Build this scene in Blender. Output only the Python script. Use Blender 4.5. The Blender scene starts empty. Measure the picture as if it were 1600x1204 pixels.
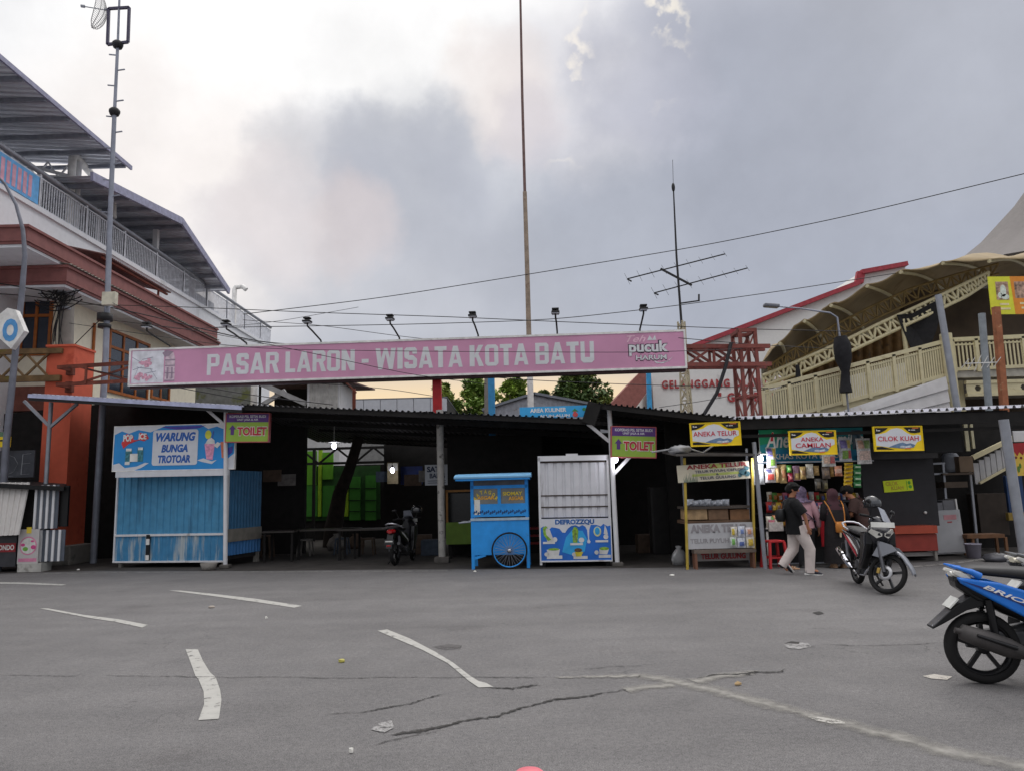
import bpy, bmesh, math, random
from mathutils import Vector, Matrix, Euler
random.seed(7)
SC = bpy.context.scene
COL = SC.collection
rad = math.radians

# ------------------------------------------------------------------ camera
F, PITCH, ROLL, EYE = 1160.0, rad(8.2), rad(-1.5), 1.55
CAMR = Matrix.Rotation(math.pi/2 + PITCH, 3, 'X') @ Matrix.Rotation(ROLL, 3, 'Z')
cam = bpy.data.cameras.new('camera'); camo = bpy.data.objects.new('camera', cam); COL.objects.link(camo)
cam.sensor_fit = 'HORIZONTAL'; cam.sensor_width = 36.0; cam.lens = 36.0*F/1600.0
cam.clip_start = 0.05; cam.clip_end = 2000
camo.matrix_world = Matrix.Translation((0, 0, EYE)) @ CAMR.to_4x4()
SC.camera = camo

# ------------------------------------------------------------------ sky, sun, exposure
SUN_EL, SUN_AZ = rad(48), rad(34)       # ahead of the camera, to its right, behind cloud
SC.view_settings.view_transform = 'Standard'; SC.view_settings.look = 'None'
SC.view_settings.gamma = 1.0; SC.view_settings.exposure = 0.0
SC.render.engine = 'CYCLES'
SC.cycles.use_denoising = True
SC.cycles.max_bounces = 6; SC.cycles.diffuse_bounces = 4; SC.cycles.transparent_max_bounces = 6

def lin(r, g, b):
    def f(c):
        c /= 255.0
        return c/12.92 if c <= 0.04045 else ((c+0.055)/1.055)**2.4
    return (f(r), f(g), f(b))

def ray(x, y):
    return CAMR @ Vector(((x-800)/F, -(y-602)/F, -1.0))
def G(x, y, z=0.0):
    d = ray(x, y); t = (z-EYE)/d.z; return d*t + Vector((0, 0, EYE))
def A(x, y, Y):
    d = ray(x, y); t = Y/d.y; return d*t + Vector((0, 0, EYE))
def AX(x, y, X):
    d = ray(x, y); t = X/d.x; return d*t + Vector((0, 0, EYE))
def Rc(x0, y0, x1, y1, Y):
    mx, my = (x0+x1)/2, (y0+y1)/2
    return A(x0, my, Y).x, A(x1, my, Y).x, A(mx, y1, Y).z, A(mx, y0, Y).z

world = bpy.data.worlds.new('World'); SC.world = world; world.use_nodes = True
wn, wl = world.node_tree.nodes, world.node_tree.links
wn.clear()
def N(nodes, t, **kw):
    n = nodes.new(t)
    for k, v in kw.items():
        if k.startswith('i_'):
            key = k[2:]; n.inputs[int(key) if key.isdigit() else key.replace('_', ' ')].default_value = v
        else: setattr(n, k, v)
    return n
def build_sky():
    out = N(wn, 'ShaderNodeOutputWorld'); bg = N(wn, 'ShaderNodeBackground'); bg.inputs['Strength'].default_value = 0.1
    wl.new(bg.outputs[0], out.inputs[0])
    sky = N(wn, 'ShaderNodeTexSky', sky_type='NISHITA', sun_disc=False, sun_elevation=SUN_EL, sun_rotation=SUN_AZ)
    tc = N(wn, 'ShaderNodeTexCoord')
    def noise(scale, detail, rough=0.55, vec=None):
        n = N(wn, 'ShaderNodeTexNoise'); n.inputs['Scale'].default_value = scale
        n.inputs['Detail'].default_value = detail; n.inputs['Roughness'].default_value = rough
        wl.new(vec or tc.outputs['Generated'], n.inputs['Vector']); return n
    n1 = noise(3.2, 7, 0.5)
    sub = N(wn, 'ShaderNodeVectorMath', operation='SUBTRACT'); wl.new(n1.outputs['Color'], sub.inputs[0]); sub.inputs[1].default_value = (.5, .5, .5)
    scl = N(wn, 'ShaderNodeVectorMath', operation='SCALE'); wl.new(sub.outputs[0], scl.inputs[0]); scl.inputs['Scale'].default_value = 0.20
    add = N(wn, 'ShaderNodeVectorMath', operation='ADD'); wl.new(tc.outputs['Generated'], add.inputs[0]); wl.new(scl.outputs[0], add.inputs[1])
    nh = noise(11, 5, 0.55)
    sub2 = N(wn, 'ShaderNodeVectorMath', operation='SUBTRACT'); wl.new(nh.outputs['Color'], sub2.inputs[0]); sub2.inputs[1].default_value = (.5, .5, .5)
    scl2 = N(wn, 'ShaderNodeVectorMath', operation='SCALE'); wl.new(sub2.outputs[0], scl2.inputs[0]); scl2.inputs['Scale'].default_value = 0.11
    add2 = N(wn, 'ShaderNodeVectorMath', operation='ADD'); wl.new(add.outputs[0], add2.inputs[0]); wl.new(scl2.outputs[0], add2.inputs[1])
    nor = N(wn, 'ShaderNodeVectorMath', operation='NORMALIZE'); wl.new(add2.outputs[0], nor.inputs[0])
    sep = N(wn, 'ShaderNodeSeparateXYZ'); wl.new(tc.outputs['Generated'], sep.inputs[0])
    def maprange(src, a, b, c=0.0, d=1.0, smooth=True):
        m = N(wn, 'ShaderNodeMapRange', interpolation_type='SMOOTHSTEP' if smooth else 'LINEAR')
        wl.new(src, m.inputs['Value'])
        for k, v in zip(('From Min', 'From Max', 'To Min', 'To Max'), (a, b, c, d)): m.inputs[k].default_value = v
        return m.outputs[0]
    def mix(a, colour, fac):
        m = N(wn, 'ShaderNodeMix', data_type='RGBA')
        wl.new(fac, m.inputs['Factor']) if not isinstance(fac, float) else setattr(m.inputs['Factor'], 'default_value', fac)
        if isinstance(a, tuple): m.inputs[6].default_value = (*a, 1)
        else: wl.new(a, m.inputs[6])
        if isinstance(colour, tuple): m.inputs[7].default_value = (*colour, 1)
        else: wl.new(colour, m.inputs[7])
        return m.outputs[2]
    col = lin(206, 207, 212)
    # lobes of cloud: direction (seen from the camera's spot), inner and outer radius in degrees, colour, weight
    lobes = [((1400, 260), 6, 32, lin(163, 168, 183), .95), ((1600, 600), 4, 22, lin(173, 178, 192), .7),
             ((1500, 40), 3, 16, lin(183, 186, 195), .7), ((1150, 330), 3, 16, lin(172, 176, 188), .8),
             ((60, 60), 3, 16, lin(232, 232, 236), .8), ((430, 90), 8, 23, (1.12, 1.11, 1.10), 1.0), ((720, 50), 4, 15, (1.0, .99, .98), .95),
             ((260, 340), 3, 15, lin(253, 246, 242), .9), ((900, 150), 2, 8, lin(226, 224, 230), .7),
             ((650, 310), 2, 8.5, lin(170, 174, 186), .55), ((735, 265), 1, 5, lin(168, 172, 185), .55), ((580, 250), 1, 5, lin(178, 181, 192), .5), ((480, 262), 1, 5.5, lin(186, 188, 197), .6), ((900, 400), 3, 11, lin(180, 184, 195), .7),
             ((620, 450), 3, 13, lin(183, 186, 197), .7), ((400, 350), 1, 5, lin(216, 214, 220), .6),
             ((545, 362), .2, 4.5, lin(228, 214, 212), .55), ((415, 335), .2, 5, lin(236, 226, 224), .55), ((800, 150), .2, 5, lin(240, 228, 222), .6),
             ((840, 200), .5, 4, lin(212, 206, 212), .6), ((1010, 110), .5, 6, lin(186, 188, 201), .75)]
    for (px, py), r0, r1, c, w in lobes:
        d = ray(px, py).normalized()
        dot = N(wn, 'ShaderNodeVectorMath', operation='DOT_PRODUCT'); wl.new(nor.outputs[0], dot.inputs[0]); dot.inputs[1].default_value = d
        col = mix(col, c, maprange(dot.outputs['Value'], math.cos(rad(r1)), math.cos(rad(r0)), 0.0, w))
    n2 = noise(7.0, 8, 0.6)
    var = maprange(n2.outputs['Fac'], .3, .7, .92, 1.07, False)
    vm = N(wn, 'ShaderNodeVectorMath', operation='SCALE'); wl.new(col, vm.inputs[0]); wl.new(var, vm.inputs['Scale']); col = vm.outputs[0]
    # sunlit rims along the broken cloud edges
    n3 = noise(6.5, 6, 0.5)
    for (px, py), r1, cc, w in (((890, 80), 9, lin(255, 247, 236), .75), ((1010, 40), 4, lin(255, 246, 228), .7), ((60, 120), 9, lin(255, 252, 250), .5)):
        d = ray(px, py).normalized()
        dot = N(wn, 'ShaderNodeVectorMath', operation='DOT_PRODUCT'); wl.new(tc.outputs['Generated'], dot.inputs[0]); dot.inputs[1].default_value = d
        near = maprange(dot.outputs['Value'], math.cos(rad(r1)), math.cos(rad(r1*.35)))
        sb = N(wn, 'ShaderNodeMath', operation='SUBTRACT'); wl.new(n3.outputs['Fac'], sb.inputs[0]); sb.inputs[1].default_value = .53
        ab = N(wn, 'ShaderNodeMath', operation='ABSOLUTE'); wl.new(sb.outputs[0], ab.inputs[0])
        bandm = maprange(ab.outputs[0], .024, .0, 0.0, w)
        brk = maprange(nh.outputs['Fac'], .44, .58)
        m0 = N(wn, 'ShaderNodeMath', operation='MULTIPLY'); wl.new(near, m0.inputs[0]); wl.new(brk, m0.inputs[1])
        mu = N(wn, 'ShaderNodeMath', operation='MULTIPLY'); wl.new(m0.outputs[0], mu.inputs[0]); wl.new(bandm, mu.inputs[1])
        col = mix(col, cc, mu.outputs[0])
    # warm clear strip low over the roofs ahead
    d = ray(720, 640).normalized()
    dot = N(wn, 'ShaderNodeVectorMath', operation='DOT_PRODUCT'); wl.new(tc.outputs['Generated'], dot.inputs[0]); dot.inputs[1].default_value = d
    az = maprange(dot.outputs['Value'], math.cos(rad(21)), math.cos(rad(9)))
    low = maprange(sep.outputs['Z'], .20, .12)
    mm = N(wn, 'ShaderNodeMath', operation='MULTIPLY'); wl.new(az, mm.inputs[0]); wl.new(low, mm.inputs[1])
    col = mix(col, lin(255, 226, 182), mm.outputs[0])
    # the unseen overcast: bright overhead, duller behind the camera
    back = maprange(sep.outputs['Y'], .15, -.35)
    col = mix(col, (.60, .61, .65), back)
    zen = maprange(sep.outputs['Z'], .52, .88)
    col = mix(col, (1.95, 1.93, 1.96), zen)
    ten = N(wn, 'ShaderNodeVectorMath', operation='SCALE'); wl.new(col, ten.inputs[0]); ten.inputs['Scale'].default_value = 10.0
    col = mix(sky.outputs[0], ten.outputs[0], 0.95)
    wl.new(col, bg.inputs[0])
build_sky()
sun = bpy.data.lights.new('sun', 'SUN'); sun.energy = 0.7; sun.angle = rad(22); sun.color = (1, .96, .9)
suno = bpy.data.objects.new('sun', sun); COL.objects.link(suno)
sd = Vector((math.sin(SUN_AZ)*math.cos(SUN_EL), math.cos(SUN_AZ)*math.cos(SUN_EL), math.sin(SUN_EL)))
suno.rotation_euler = sd.to_track_quat('Z', 'Y').to_euler(); suno.location = (0, 0, 40)

# ------------------------------------------------------------------ materials
MATS = {}
def mat(name, rgb, rough=.6, metal=0.0, var=.18, scale=5.0, dirt=None, dirt_amt=.5, dirt_scale=3.0, streak=False, bump=0.0, bscale=60, alpha=1.0, emit=0.0, spec=.4, trans=0.0, twoside=None):
    """rgb in sRGB 0-255 of the thing itself; var: mottling; dirt: colour of wear spots"""
    if name in MATS: return MATS[name]
    m = bpy.data.materials.new(name); m.use_nodes = True; MATS[name] = m
    nt = m.node_tree; nd, lk = nt.nodes, nt.links
    p = nd['Principled BSDF']; c = lin(*rgb)
    p.inputs['Roughness'].default_value = rough; p.inputs['Metallic'].default_value = metal
    p.inputs['Specular IOR Level'].default_value = spec
    if trans: p.inputs['Transmission Weight'].default_value = trans
    if alpha < 1: p.inputs['Alpha'].default_value = alpha
    tc = N(nd, 'ShaderNodeTexCoord')
    vec = tc.outputs['Object']
    if streak:
        mp = N(nd, 'ShaderNodeMapping'); mp.inputs['Scale'].default_value = (1, 1, .12); lk.new(vec, mp.inputs[0]); svec = mp.outputs[0]
    else: svec = vec
    n = N(nd, 'ShaderNodeTexNoise'); n.inputs['Scale'].default_value = scale; n.inputs['Detail'].default_value = 5; lk.new(vec, n.inputs['Vector'])
    r = N(nd, 'ShaderNodeValToRGB')
    r.color_ramp.elements[0].position = .32; r.color_ramp.elements[1].position = .68
    r.color_ramp.elements[0].color = (*[x*(1-var) for x in c], 1); r.color_ramp.elements[1].color = (*[min(1, x*(1+var)) for x in c], 1)
    lk.new(n.outputs['Fac'], r.inputs[0]); col = r.outputs[0]
    if dirt:
        n2 = N(nd, 'ShaderNodeTexNoise'); n2.inputs['Scale'].default_value = dirt_scale; n2.inputs['Detail'].default_value = 8; n2.inputs['Roughness'].default_value = .65
        lk.new(svec, n2.inputs['Vector'])
        mr = N(nd, 'ShaderNodeMapRange', interpolation_type='SMOOTHSTEP'); lk.new(n2.outputs['Fac'], mr.inputs[0])
        mr.inputs[1].default_value = .66-.22*dirt_amt; mr.inputs[2].default_value = .72-.12*dirt_amt; mr.inputs[4].default_value = min(1, .5+dirt_amt*.5)
        mx = N(nd, 'ShaderNodeMix', data_type='RGBA'); lk.new(mr.outputs[0], mx.inputs['Factor']); lk.new(col, mx.inputs[6]); mx.inputs[7].default_value = (*lin(*dirt), 1)
        col = mx.outputs[2]
    lk.new(col, p.inputs['Base Color'])
    if bump:
        n3 = N(nd, 'ShaderNodeTexNoise'); n3.inputs['Scale'].default_value = bscale; n3.inputs['Detail'].default_value = 4; lk.new(vec, n3.inputs['Vector'])
        b = N(nd, 'ShaderNodeBump'); b.inputs['Strength'].default_value = bump; b.inputs['Distance'].default_value = .02
        lk.new(n3.outputs['Fac'], b.inputs['Height']); lk.new(b.outputs[0], p.inputs['Normal'])
    if emit:
        p.inputs['Emission Color'].default_value = (*c, 1); p.inputs['Emission Strength'].default_value = emit
    return m

# ------------------------------------------------------------------ mesh helper
class B:
    def __init__(s): s.v = []; s.f = []; s.m = []; s.s = []
    def add(s, vs, fs, mi=0, smooth=False):
        o = len(s.v); s.v += [Vector(v) for v in vs]
        for f in fs: s.f.append([i+o for i in f]); s.m.append(mi); s.s.append(smooth)
        return s
    def box(s, lo, hi, mi=0):
        x0, y0, z0 = lo; x1, y1, z1 = hi
        return s.add([(x0,y0,z0),(x1,y0,z0),(x1,y1,z0),(x0,y1,z0),(x0,y0,z1),(x1,y0,z1),(x1,y1,z1),(x0,y1,z1)],
              [(0,3,2,1),(4,5,6,7),(0,1,5,4),(1,2,6,5),(2,3,7,6),(3,0,4,7)], mi)
    def bar(s, p, q, w, h=None, mi=0, up=(0,0,1)):
        p, q = Vector(p), Vector(q); h = h or w
        d = (q-p).normalized(); u = Vector(up)
        if abs(d.dot(u)) > .95: u = Vector((0, 1, 0))
        r = d.cross(u).normalized()*w/2; t = r.normalized().cross(d).normalized()*h/2
        vs = [p-r-t, p+r-t, p+r+t, p-r+t, q-r-t, q+r-t, q+r+t, q-r+t]
        return s.add(vs, [(0,1,2,3),(7,6,5,4),(1,0,4,5),(2,1,5,6),(3,2,6,7),(0,3,7,4)], mi)
    def tube(s, pts, r, n=8, mi=0, cap=True, sq=(1,1)):
        pts = [Vector(p) for p in pts]; k = len(pts); rs = r if isinstance(r, (list, tuple)) else [r]*k
        vs = []; ref = None
        for i, p in enumerate(pts):
            d = (pts[min(i+1,k-1)]-pts[max(i-1,0)]).normalized()
            if ref is None:
                ref = Vector((0,0,1)) if abs(d.z) < .9 else Vector((1,0,0))
            a = (ref - d*ref.dot(d)).normalized(); ref = a; b = d.cross(a)
            for j in range(n):
                t = 2*math.pi*j/n; vs.append(p + (a*math.cos(t)*sq[0] + b*math.sin(t)*sq[1])*rs[i])
        fs = [(i*n+j, i*n+(j+1)%n, (i+1)*n+(j+1)%n, (i+1)*n+j) for i in range(k-1) for j in range(n)]
        s.add(vs, fs, mi, True)
        if cap:
            s.add(vs[:n], [list(range(n))[::-1]], mi); s.add(vs[-n:], [list(range(n))], mi)
        return s
    def lathe(s, prof, c=(0,0,0), n=20, axis='z', mi=0, smooth=True, cap=True):
        c = Vector(c); vs = []
        for r, h in prof:
            for j in range(n):
                t = 2*math.pi*j/n; a, b = r*math.cos(t), r*math.sin(t)
                vs.append(c + (Vector((a,b,h)) if axis == 'z' else Vector((a,h,b)) if axis == 'y' else Vector((h,a,b))))
        k = len(prof)
        fs = [(i*n+j, i*n+(j+1)%n, (i+1)*n+(j+1)%n, (i+1)*n+j) for i in range(k-1) for j in range(n)]
        s.add(vs, fs, mi, smooth)
        if not cap or prof[0] == prof[-1]: return s
        if prof[0][0] > 1e-4: s.add(vs[:n], [list(range(n))[::-1]], mi)
        if prof[-1][0] > 1e-4: s.add(vs[-n:], [list(range(n))], mi)
        return s
    def prism(s, poly, y0, y1, mi=0, plane='xz'):
        def P(a, b, y): return (a, y, b) if plane == 'xz' else (y, a, b) if plane == 'yz' else (a, b, y)
        n = len(poly); vs = [P(a,b,y0) for a,b in poly]+[P(a,b,y1) for a,b in poly]
        fs = [list(range(n)), list(range(2*n-1, n-1, -1))]+[(i, i+n, (i+1)%n+n, (i+1)%n) for i in range(n)]
        return s.add(vs, fs, mi)
    def slab(s, a, b, c, d, t, mi=0):
        """quad a-b-c-d (ccw seen from outside) thickened by t against its normal"""
        a, b, c, d = map(Vector, (a,b,c,d)); n = (b-a).cross(d-a).normalized()*t
        return s.add([a,b,c,d,a-n,b-n,c-n,d-n], [(0,1,2,3),(7,6,5,4),(1,0,4,5),(2,1,5,6),(3,2,6,7),(0,3,7,4)], mi)
    def wavy(s, a, b, c, d, nw, amp, t=.004, mi=0, trap=True):
        """corrugated sheet: ribs run a->d (b->c); nw ribs across a->b"""
        a, b, c, d = map(Vector, (a,b,c,d)); n = (b-a).cross(d-a).normalized()
        pr = [(0,0),(.55,0),(.66,1),(.89,1)] if trap else [(0,0),(.12,.5),(.25,.85),(.4,1),(.5,.95),(.65,.7),(.8,.25),(.92,.04)]
        us = [((i+u)/nw, h) for i in range(nw) for u, h in pr]+[(1.0, 0)]
        vs = []
        for u, h in us: vs += [a.lerp(b,u)+n*amp*h, d.lerp(c,u)+n*amp*h]
        m = len(us)
        vs += [v-n*t for v in vs]
        fs = []
        for i in range(m-1):
            fs.append((2*i, 2*i+2, 2*i+3, 2*i+1)); o = 2*m
            fs.append((o+2*i, o+2*i+1, o+2*i+3, o+2*i+2)); fs.append((2*i, o+2*i, o+2*i+2, 2*i+2)); fs.append((2*i+1, 2*i+3, o+2*i+3, o+2*i+1))
        fs += [(0, 1, 2*m+1, 2*m), (2*m-2, 4*m-2, 4*m-1, 2*m-1)]
        return s.add(vs, fs, mi)
    def ell(s, c, r, rot=None, n=12, m=8, mi=0, noise=0.0):
        c = Vector(c); R = Euler(rot or (0,0,0)).to_matrix(); vs = []; rx, ry, rz = r
        for i in range(m+1):
            ph = math.pi*i/m
            for j in range(n):
                t = 2*math.pi*j/n; k = 1+random.uniform(-noise, noise)
                vs.append(c + R @ Vector((rx*math.sin(ph)*math.cos(t)*k, ry*math.sin(ph)*math.sin(t)*k, rz*math.cos(ph)*k)))
        fs = [(i*n+j, (i+1)*n+j, (i+1)*n+(j+1)%n, i*n+(j+1)%n) for i in range(m) for j in range(n)]
        return s.add(vs, fs, mi, True)
    def loft(s, secs, mi=0, closed=True):
        """secs: list of rings (same count) of points"""
        n = len(secs[0]); vs = [Vector(p) for r in secs for p in r]
        fs = [(i*n+j, i*n+(j+1)%n, (i+1)*n+(j+1)%n, (i+1)*n+j) for i in range(len(secs)-1) for j in range(n)]
        s.add(vs, fs, mi, True); s.add(secs[0], [list(range(n))[::-1]], mi); s.add(secs[-1], [list(range(n))], mi)
        return s
    def xf(s, M):
        s.v = [M @ v for v in s.v]; return s
    def islands(s):
        par = list(range(len(s.v)))
        def fd(i):
            while par[i] != i: par[i] = par[par[i]]; i = par[i]
            return i
        for f in s.f:
            a = fd(f[0])
            for i in f[1:]: par[fd(i)] = a
        # coincident vertices hold caps to their tubes
        seen = {}
        for i, v in enumerate(s.v):
            k = (round(v.x,4), round(v.y,4), round(v.z,4))
            if k in seen: par[fd(i)] = fd(seen[k])
            else: seen[k] = i
        gr = {}
        for f, m, sm in zip(s.f, s.m, s.s): gr.setdefault(fd(f[0]), []).append((f, m, sm))
        out = []
        for fs in gr.values():
            b = B(); mp = {}
            for f, m, sm in fs:
                for i in f:
                    if i not in mp: mp[i] = len(b.v); b.v.append(s.v[i])
                b.f.append([mp[i] for i in f]); b.m.append(m); b.s.append(sm)
            out.append(b)
        return out
    SPLIT = {'post','upright','leg','foot','column','collar','purlin','rafter','crossarm','strut','grip','mirror','chord','swirl','berry','dish','swoosh','emblem','rail','food','feed','tin','cup','badge','label_panel'}
    def build(s, name, mats, parent=None, world=False, bev=0, seg=2, fix=True, base=None, _one=False):
        if name in B.SPLIT and parent is not None and not _one:
            r = None
            for b in s.islands(): r = b.build(name, mats, parent, world, bev, seg, fix, base, True)
            return r
        if not isinstance(mats, (list, tuple)): mats = [mats]
        vs = s.v
        loc = None
        if parent is None:
            if base is None:
                xs = [v.x for v in vs]; ys = [v.y for v in vs]; zs = [v.z for v in vs]
                loc = Vector(((min(xs)+max(xs))/2, (min(ys)+max(ys))/2, min(zs)))
            else: loc = Vector(base)
            vs = [v-loc for v in vs]
        elif world:
            Mi = WM(parent).inverted(); vs = [Mi @ v for v in vs]
        me = bpy.data.meshes.new(name); me.from_pydata([tuple(v) for v in vs], [], s.f)
        for m in mats: me.materials.append(m)
        for p, mi, sm in zip(me.polygons, s.m, s.s): p.material_index = mi; p.use_smooth = sm
        if fix:
            bm = bmesh.new(); bm.from_mesh(me); bmesh.ops.recalc_face_normals(bm, faces=bm.faces); bm.to_mesh(me); bm.free()
        me.update()
        o = bpy.data.objects.new(name, me); COL.objects.link(o)
        if loc is not None: o.location = loc
        if parent is not None: o.parent = parent
        if bev:
            md = o.modifiers.new('bevel', 'BEVEL'); md.width = bev; md.segments = seg; md.limit_method = 'ANGLE'; md.angle_limit = rad(40)
        return o
def WM(o):
    M = Matrix.LocRotScale(o.location, o.rotation_euler, o.scale)
    return WM(o.parent) @ M if o.parent else M
def tag(o, label=None, cat=None, group=None, kind=None):
    if label: o['label'] = label
    if cat: o['category'] = cat
    if group: o['group'] = group
    if kind: o['kind'] = kind
    return o
def thing(name, label, cat, loc=(0,0,0), rz=0.0, group=None, tilt=0.0):
    o = bpy.data.objects.new(name, None); COL.objects.link(o); o.empty_display_size = .2
    o.location = loc; o.rotation_euler = (0, tilt, rz); return tag(o, label, cat, group)
def copy_tree(o, parent=None):
    c = o.copy(); COL.objects.link(c); c.parent = parent
    for ch in [x for x in COL.objects if x.parent == o]: copy_tree(ch, c)
    return c

# lettering: the built-in font, tessellated and fitted into a rectangle (local x, z), facing -y
def text_mesh(s, x0, x1, z0, z1, bold=.0, shear=0.0, depth=.003, spacing=1.0):
    cu = bpy.data.curves.new('t', 'FONT'); cu.body = s; cu.size = 1; cu.offset = bold; cu.shear = shear; cu.extrude = 0.02
    cu.resolution_u = 3; cu.space_character = spacing; cu.align_x = 'LEFT'
    ob = bpy.data.objects.new('t', cu); COL.objects.link(ob)
    me = bpy.data.meshes.new_from_object(ob)
    COL.objects.unlink(ob); bpy.data.objects.remove(ob)
    vs = [v.co.copy() for v in me.vertices]; fs = [list(p.vertices) for p in me.polygons]
    ax, bx = min(v.x for v in vs), max(v.x for v in vs); ay, by = min(v.y for v in vs), max(v.y for v in vs)
    out = [Vector((x0+(v.x-ax)/(bx-ax)*(x1-x0), -depth if v.z > 0 else 0.0, z0+(v.y-ay)/(by-ay)*(z1-z0))) for v in vs]
    bpy.data.meshes.remove(me)
    return out, fs
def lettering(parent, s, x0, x1, z0, z1, m, y=0.0, bold=.02, shear=0.0, depth=.004, name='lettering', M=None, spacing=1.0):
    vs, fs = text_mesh(s, x0, x1, z0, z1, bold, shear, depth, spacing)
    for v in vs: v.y += y
    b = B().add(vs, fs)
    if M is not None: b.xf(M)
    return b.build(name, m, parent, fix=False)

class Sign:
    """a flat board: root at its bottom centre, face at local y = 0 looking to -y"""
    def __init__(s, name, label, cat, px, Y, m, frame=None, fw=.03, rz=0.0, tilt=0.0, thick=.05, group=None, root=None, panel='panel'):
        x0, x1, z0, z1 = Rc(*px, Y); s.w, s.h = x1-x0, z1-z0; s.k = 0
        s.root = root or thing(name, label, cat, ((x0+x1)/2, Y, z0), rz, group, tilt)
        s.x0 = 0 if root is None else (x0+x1)/2
        w, h = s.w, s.h
        s.panel = B().box((-w/2, 0, 0), (w/2, thick, h)).build(panel, m, s.root)
        if frame:
            b = B(); t = .012
            b.box((-w/2-fw, -t, -fw), (w/2+fw, thick+.004, 0)); b.box((-w/2-fw, -t, h), (w/2+fw, thick+.004, h+fw))
            b.box((-w/2-fw, -t, 0), (-w/2, thick+.004, h)); b.box((w/2, -t, 0), (w/2+fw, thick+.004, h))
            b.build('frame', frame, s.root)
    def P(s, u, v): return (u-.5)*s.w, v*s.h
    def draw(s, name, m, polys, k=1):
        b = B()
        for p in polys:
            q = [s.P(u, v) for u, v in p]; b.prism(q, -.003*k, -.003*(k-1)-.0006)
        return b.build(name, m, s.root)
    def text(s, t, u0, u1, v0, v1, m, k=2, bold=.02, shear=0.0, name='lettering'):
        x0, z0 = s.P(u0, v0); x1, z1 = s.P(u1, v1)
        return lettering(s.root, t, x0, x1, z0, z1, m, -.003*(k-1)-.0006, bold, shear, .0026, name)
def circ(u, v, ru, rv, n=16): return [(u+ru*math.cos(2*math.pi*i/n), v+rv*math.sin(2*math.pi*i/n)) for i in range(n)]
def rect(u0, v0, u1, v1): return [(u0,v0),(u1,v0),(u1,v1),(u0,v1)]
def rrect(u0, v0, u1, v1, ru, rv, n=4):
    o = []
    for cx, cy, a in ((u1-ru,v1-rv,0),(u0+ru,v1-rv,90),(u0+ru,v0+rv,180),(u1-ru,v0+rv,270)):
        for i in range(n+1):
            t = rad(a+90*i/n); o.append((cx+ru*math.cos(t), cy+rv*math.sin(t)))
    return o

# skinned figures
def skin(name, nodes, edges, m, parent, subs=2, root=0):
    me = bpy.data.meshes.new(name); me.from_pydata([n[0] for n in nodes], edges, [])
    o = bpy.data.objects.new(name, me); COL.objects.link(o)
    md = o.modifiers.new('skin', 'SKIN'); md.use_smooth_shade = True
    for i, n in enumerate(nodes):
        r = n[1]; sv = me.skin_vertices[0].data[i]; sv.radius = r if isinstance(r, tuple) else (r, r); sv.use_root = (i == root)
    sb = o.modifiers.new('sub', 'SUBSURF'); sb.levels = subs; sb.render_levels = subs
    dg = bpy.context.evaluated_depsgraph_get(); dg.update()
    nm = bpy.data.meshes.new_from_object(o.evaluated_get(dg))
    o.modifiers.clear(); o.data = nm; nm.name = name
    for mm in (m if isinstance(m, (list, tuple)) else [m]): nm.materials.append(mm)
    for p in nm.polygons: p.use_smooth = True
    if parent: o.parent = parent
    return o
# ------------------------------------------------------------------ palette
M_white = mat('white_paint', (226,224,220), .55, dirt=(150,140,125), dirt_amt=.25)
M_whitemetal = mat('white_sheet', (214,214,216), .45, var=.06, dirt=(140,130,118), dirt_amt=.25, streak=True)
M_zinc = mat('zinc', (168,170,176), .4, .5, dirt=(120,105,90), dirt_amt=.25)
M_galv = mat('galvanised', (150,153,160), .45, .4, var=.12)
M_lamp_grey = mat('pole_grey', (142,146,158), .5, .2, var=.12)
M_dark = mat('dark_steel', (38,37,38), .6, var=.2)
M_black = mat('black', (16,16,17), .55, var=.2)
M_shade = mat('shade_black', (30,28,27), .9, var=.3)  # near-black colour standing in for deep shade under roofs and inside bays
M_rust = mat('rust_steel', (112,58,44), .8, var=.3, dirt=(70,45,38), dirt_amt=.4)
M_redsteel = mat('red_steel', (124,66,58), .75, var=.25, dirt=(96,72,66), dirt_amt=.6, dirt_scale=5)
M_red = mat('red_paint', (186,34,38), .5)
M_cream = mat('cream_plaster', (236,228,206), .85, var=.05, dirt=(206,192,158), dirt_amt=.3, dirt_scale=1.2, streak=True)
M_wht_plaster = mat('white_plaster', (226,228,232), .85, var=.04, dirt=(196,198,200), dirt_amt=.35, dirt_scale=.8, streak=True)
M_maroon = mat('maroon_fascia', (134,84,80), .6, var=.12, dirt=(108,70,68), dirt_amt=.3)
M_orange_wood = mat('orange_wood', (164,92,34), .5, var=.2)
M_glass = mat('window_glass', (46,54,66), .12, spec=.6, var=.1)
M_pillar = mat('orange_plaster', (206,96,70), .8, var=.06, dirt=(176,70,50), dirt_amt=.35, dirt_scale=1.6)
M_conc = mat('concrete', (134,130,124), .9, var=.12, dirt=(92,90,86), dirt_amt=.4, bump=.3)
M_roofgrey = mat('roof_grey', (120,124,132), .5, .2, var=.1)
M_cable = mat('cable', (28,27,30), .6)
M_pink = mat('pink_vinyl', (206,148,178), .5, var=.07, scale=1.3, bump=.25, bscale=2.2)
M_blueline = mat('sky_blue_paint', (66,160,214), .5)
M_yellow = mat('yellow', (238,204,40), .5, var=.06)
M_rubber = mat('tyre', (26,25,25), .85, var=.2)
M_lightmetal = mat('bright_metal', (190,192,196), .25, .9, var=.05)

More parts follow.
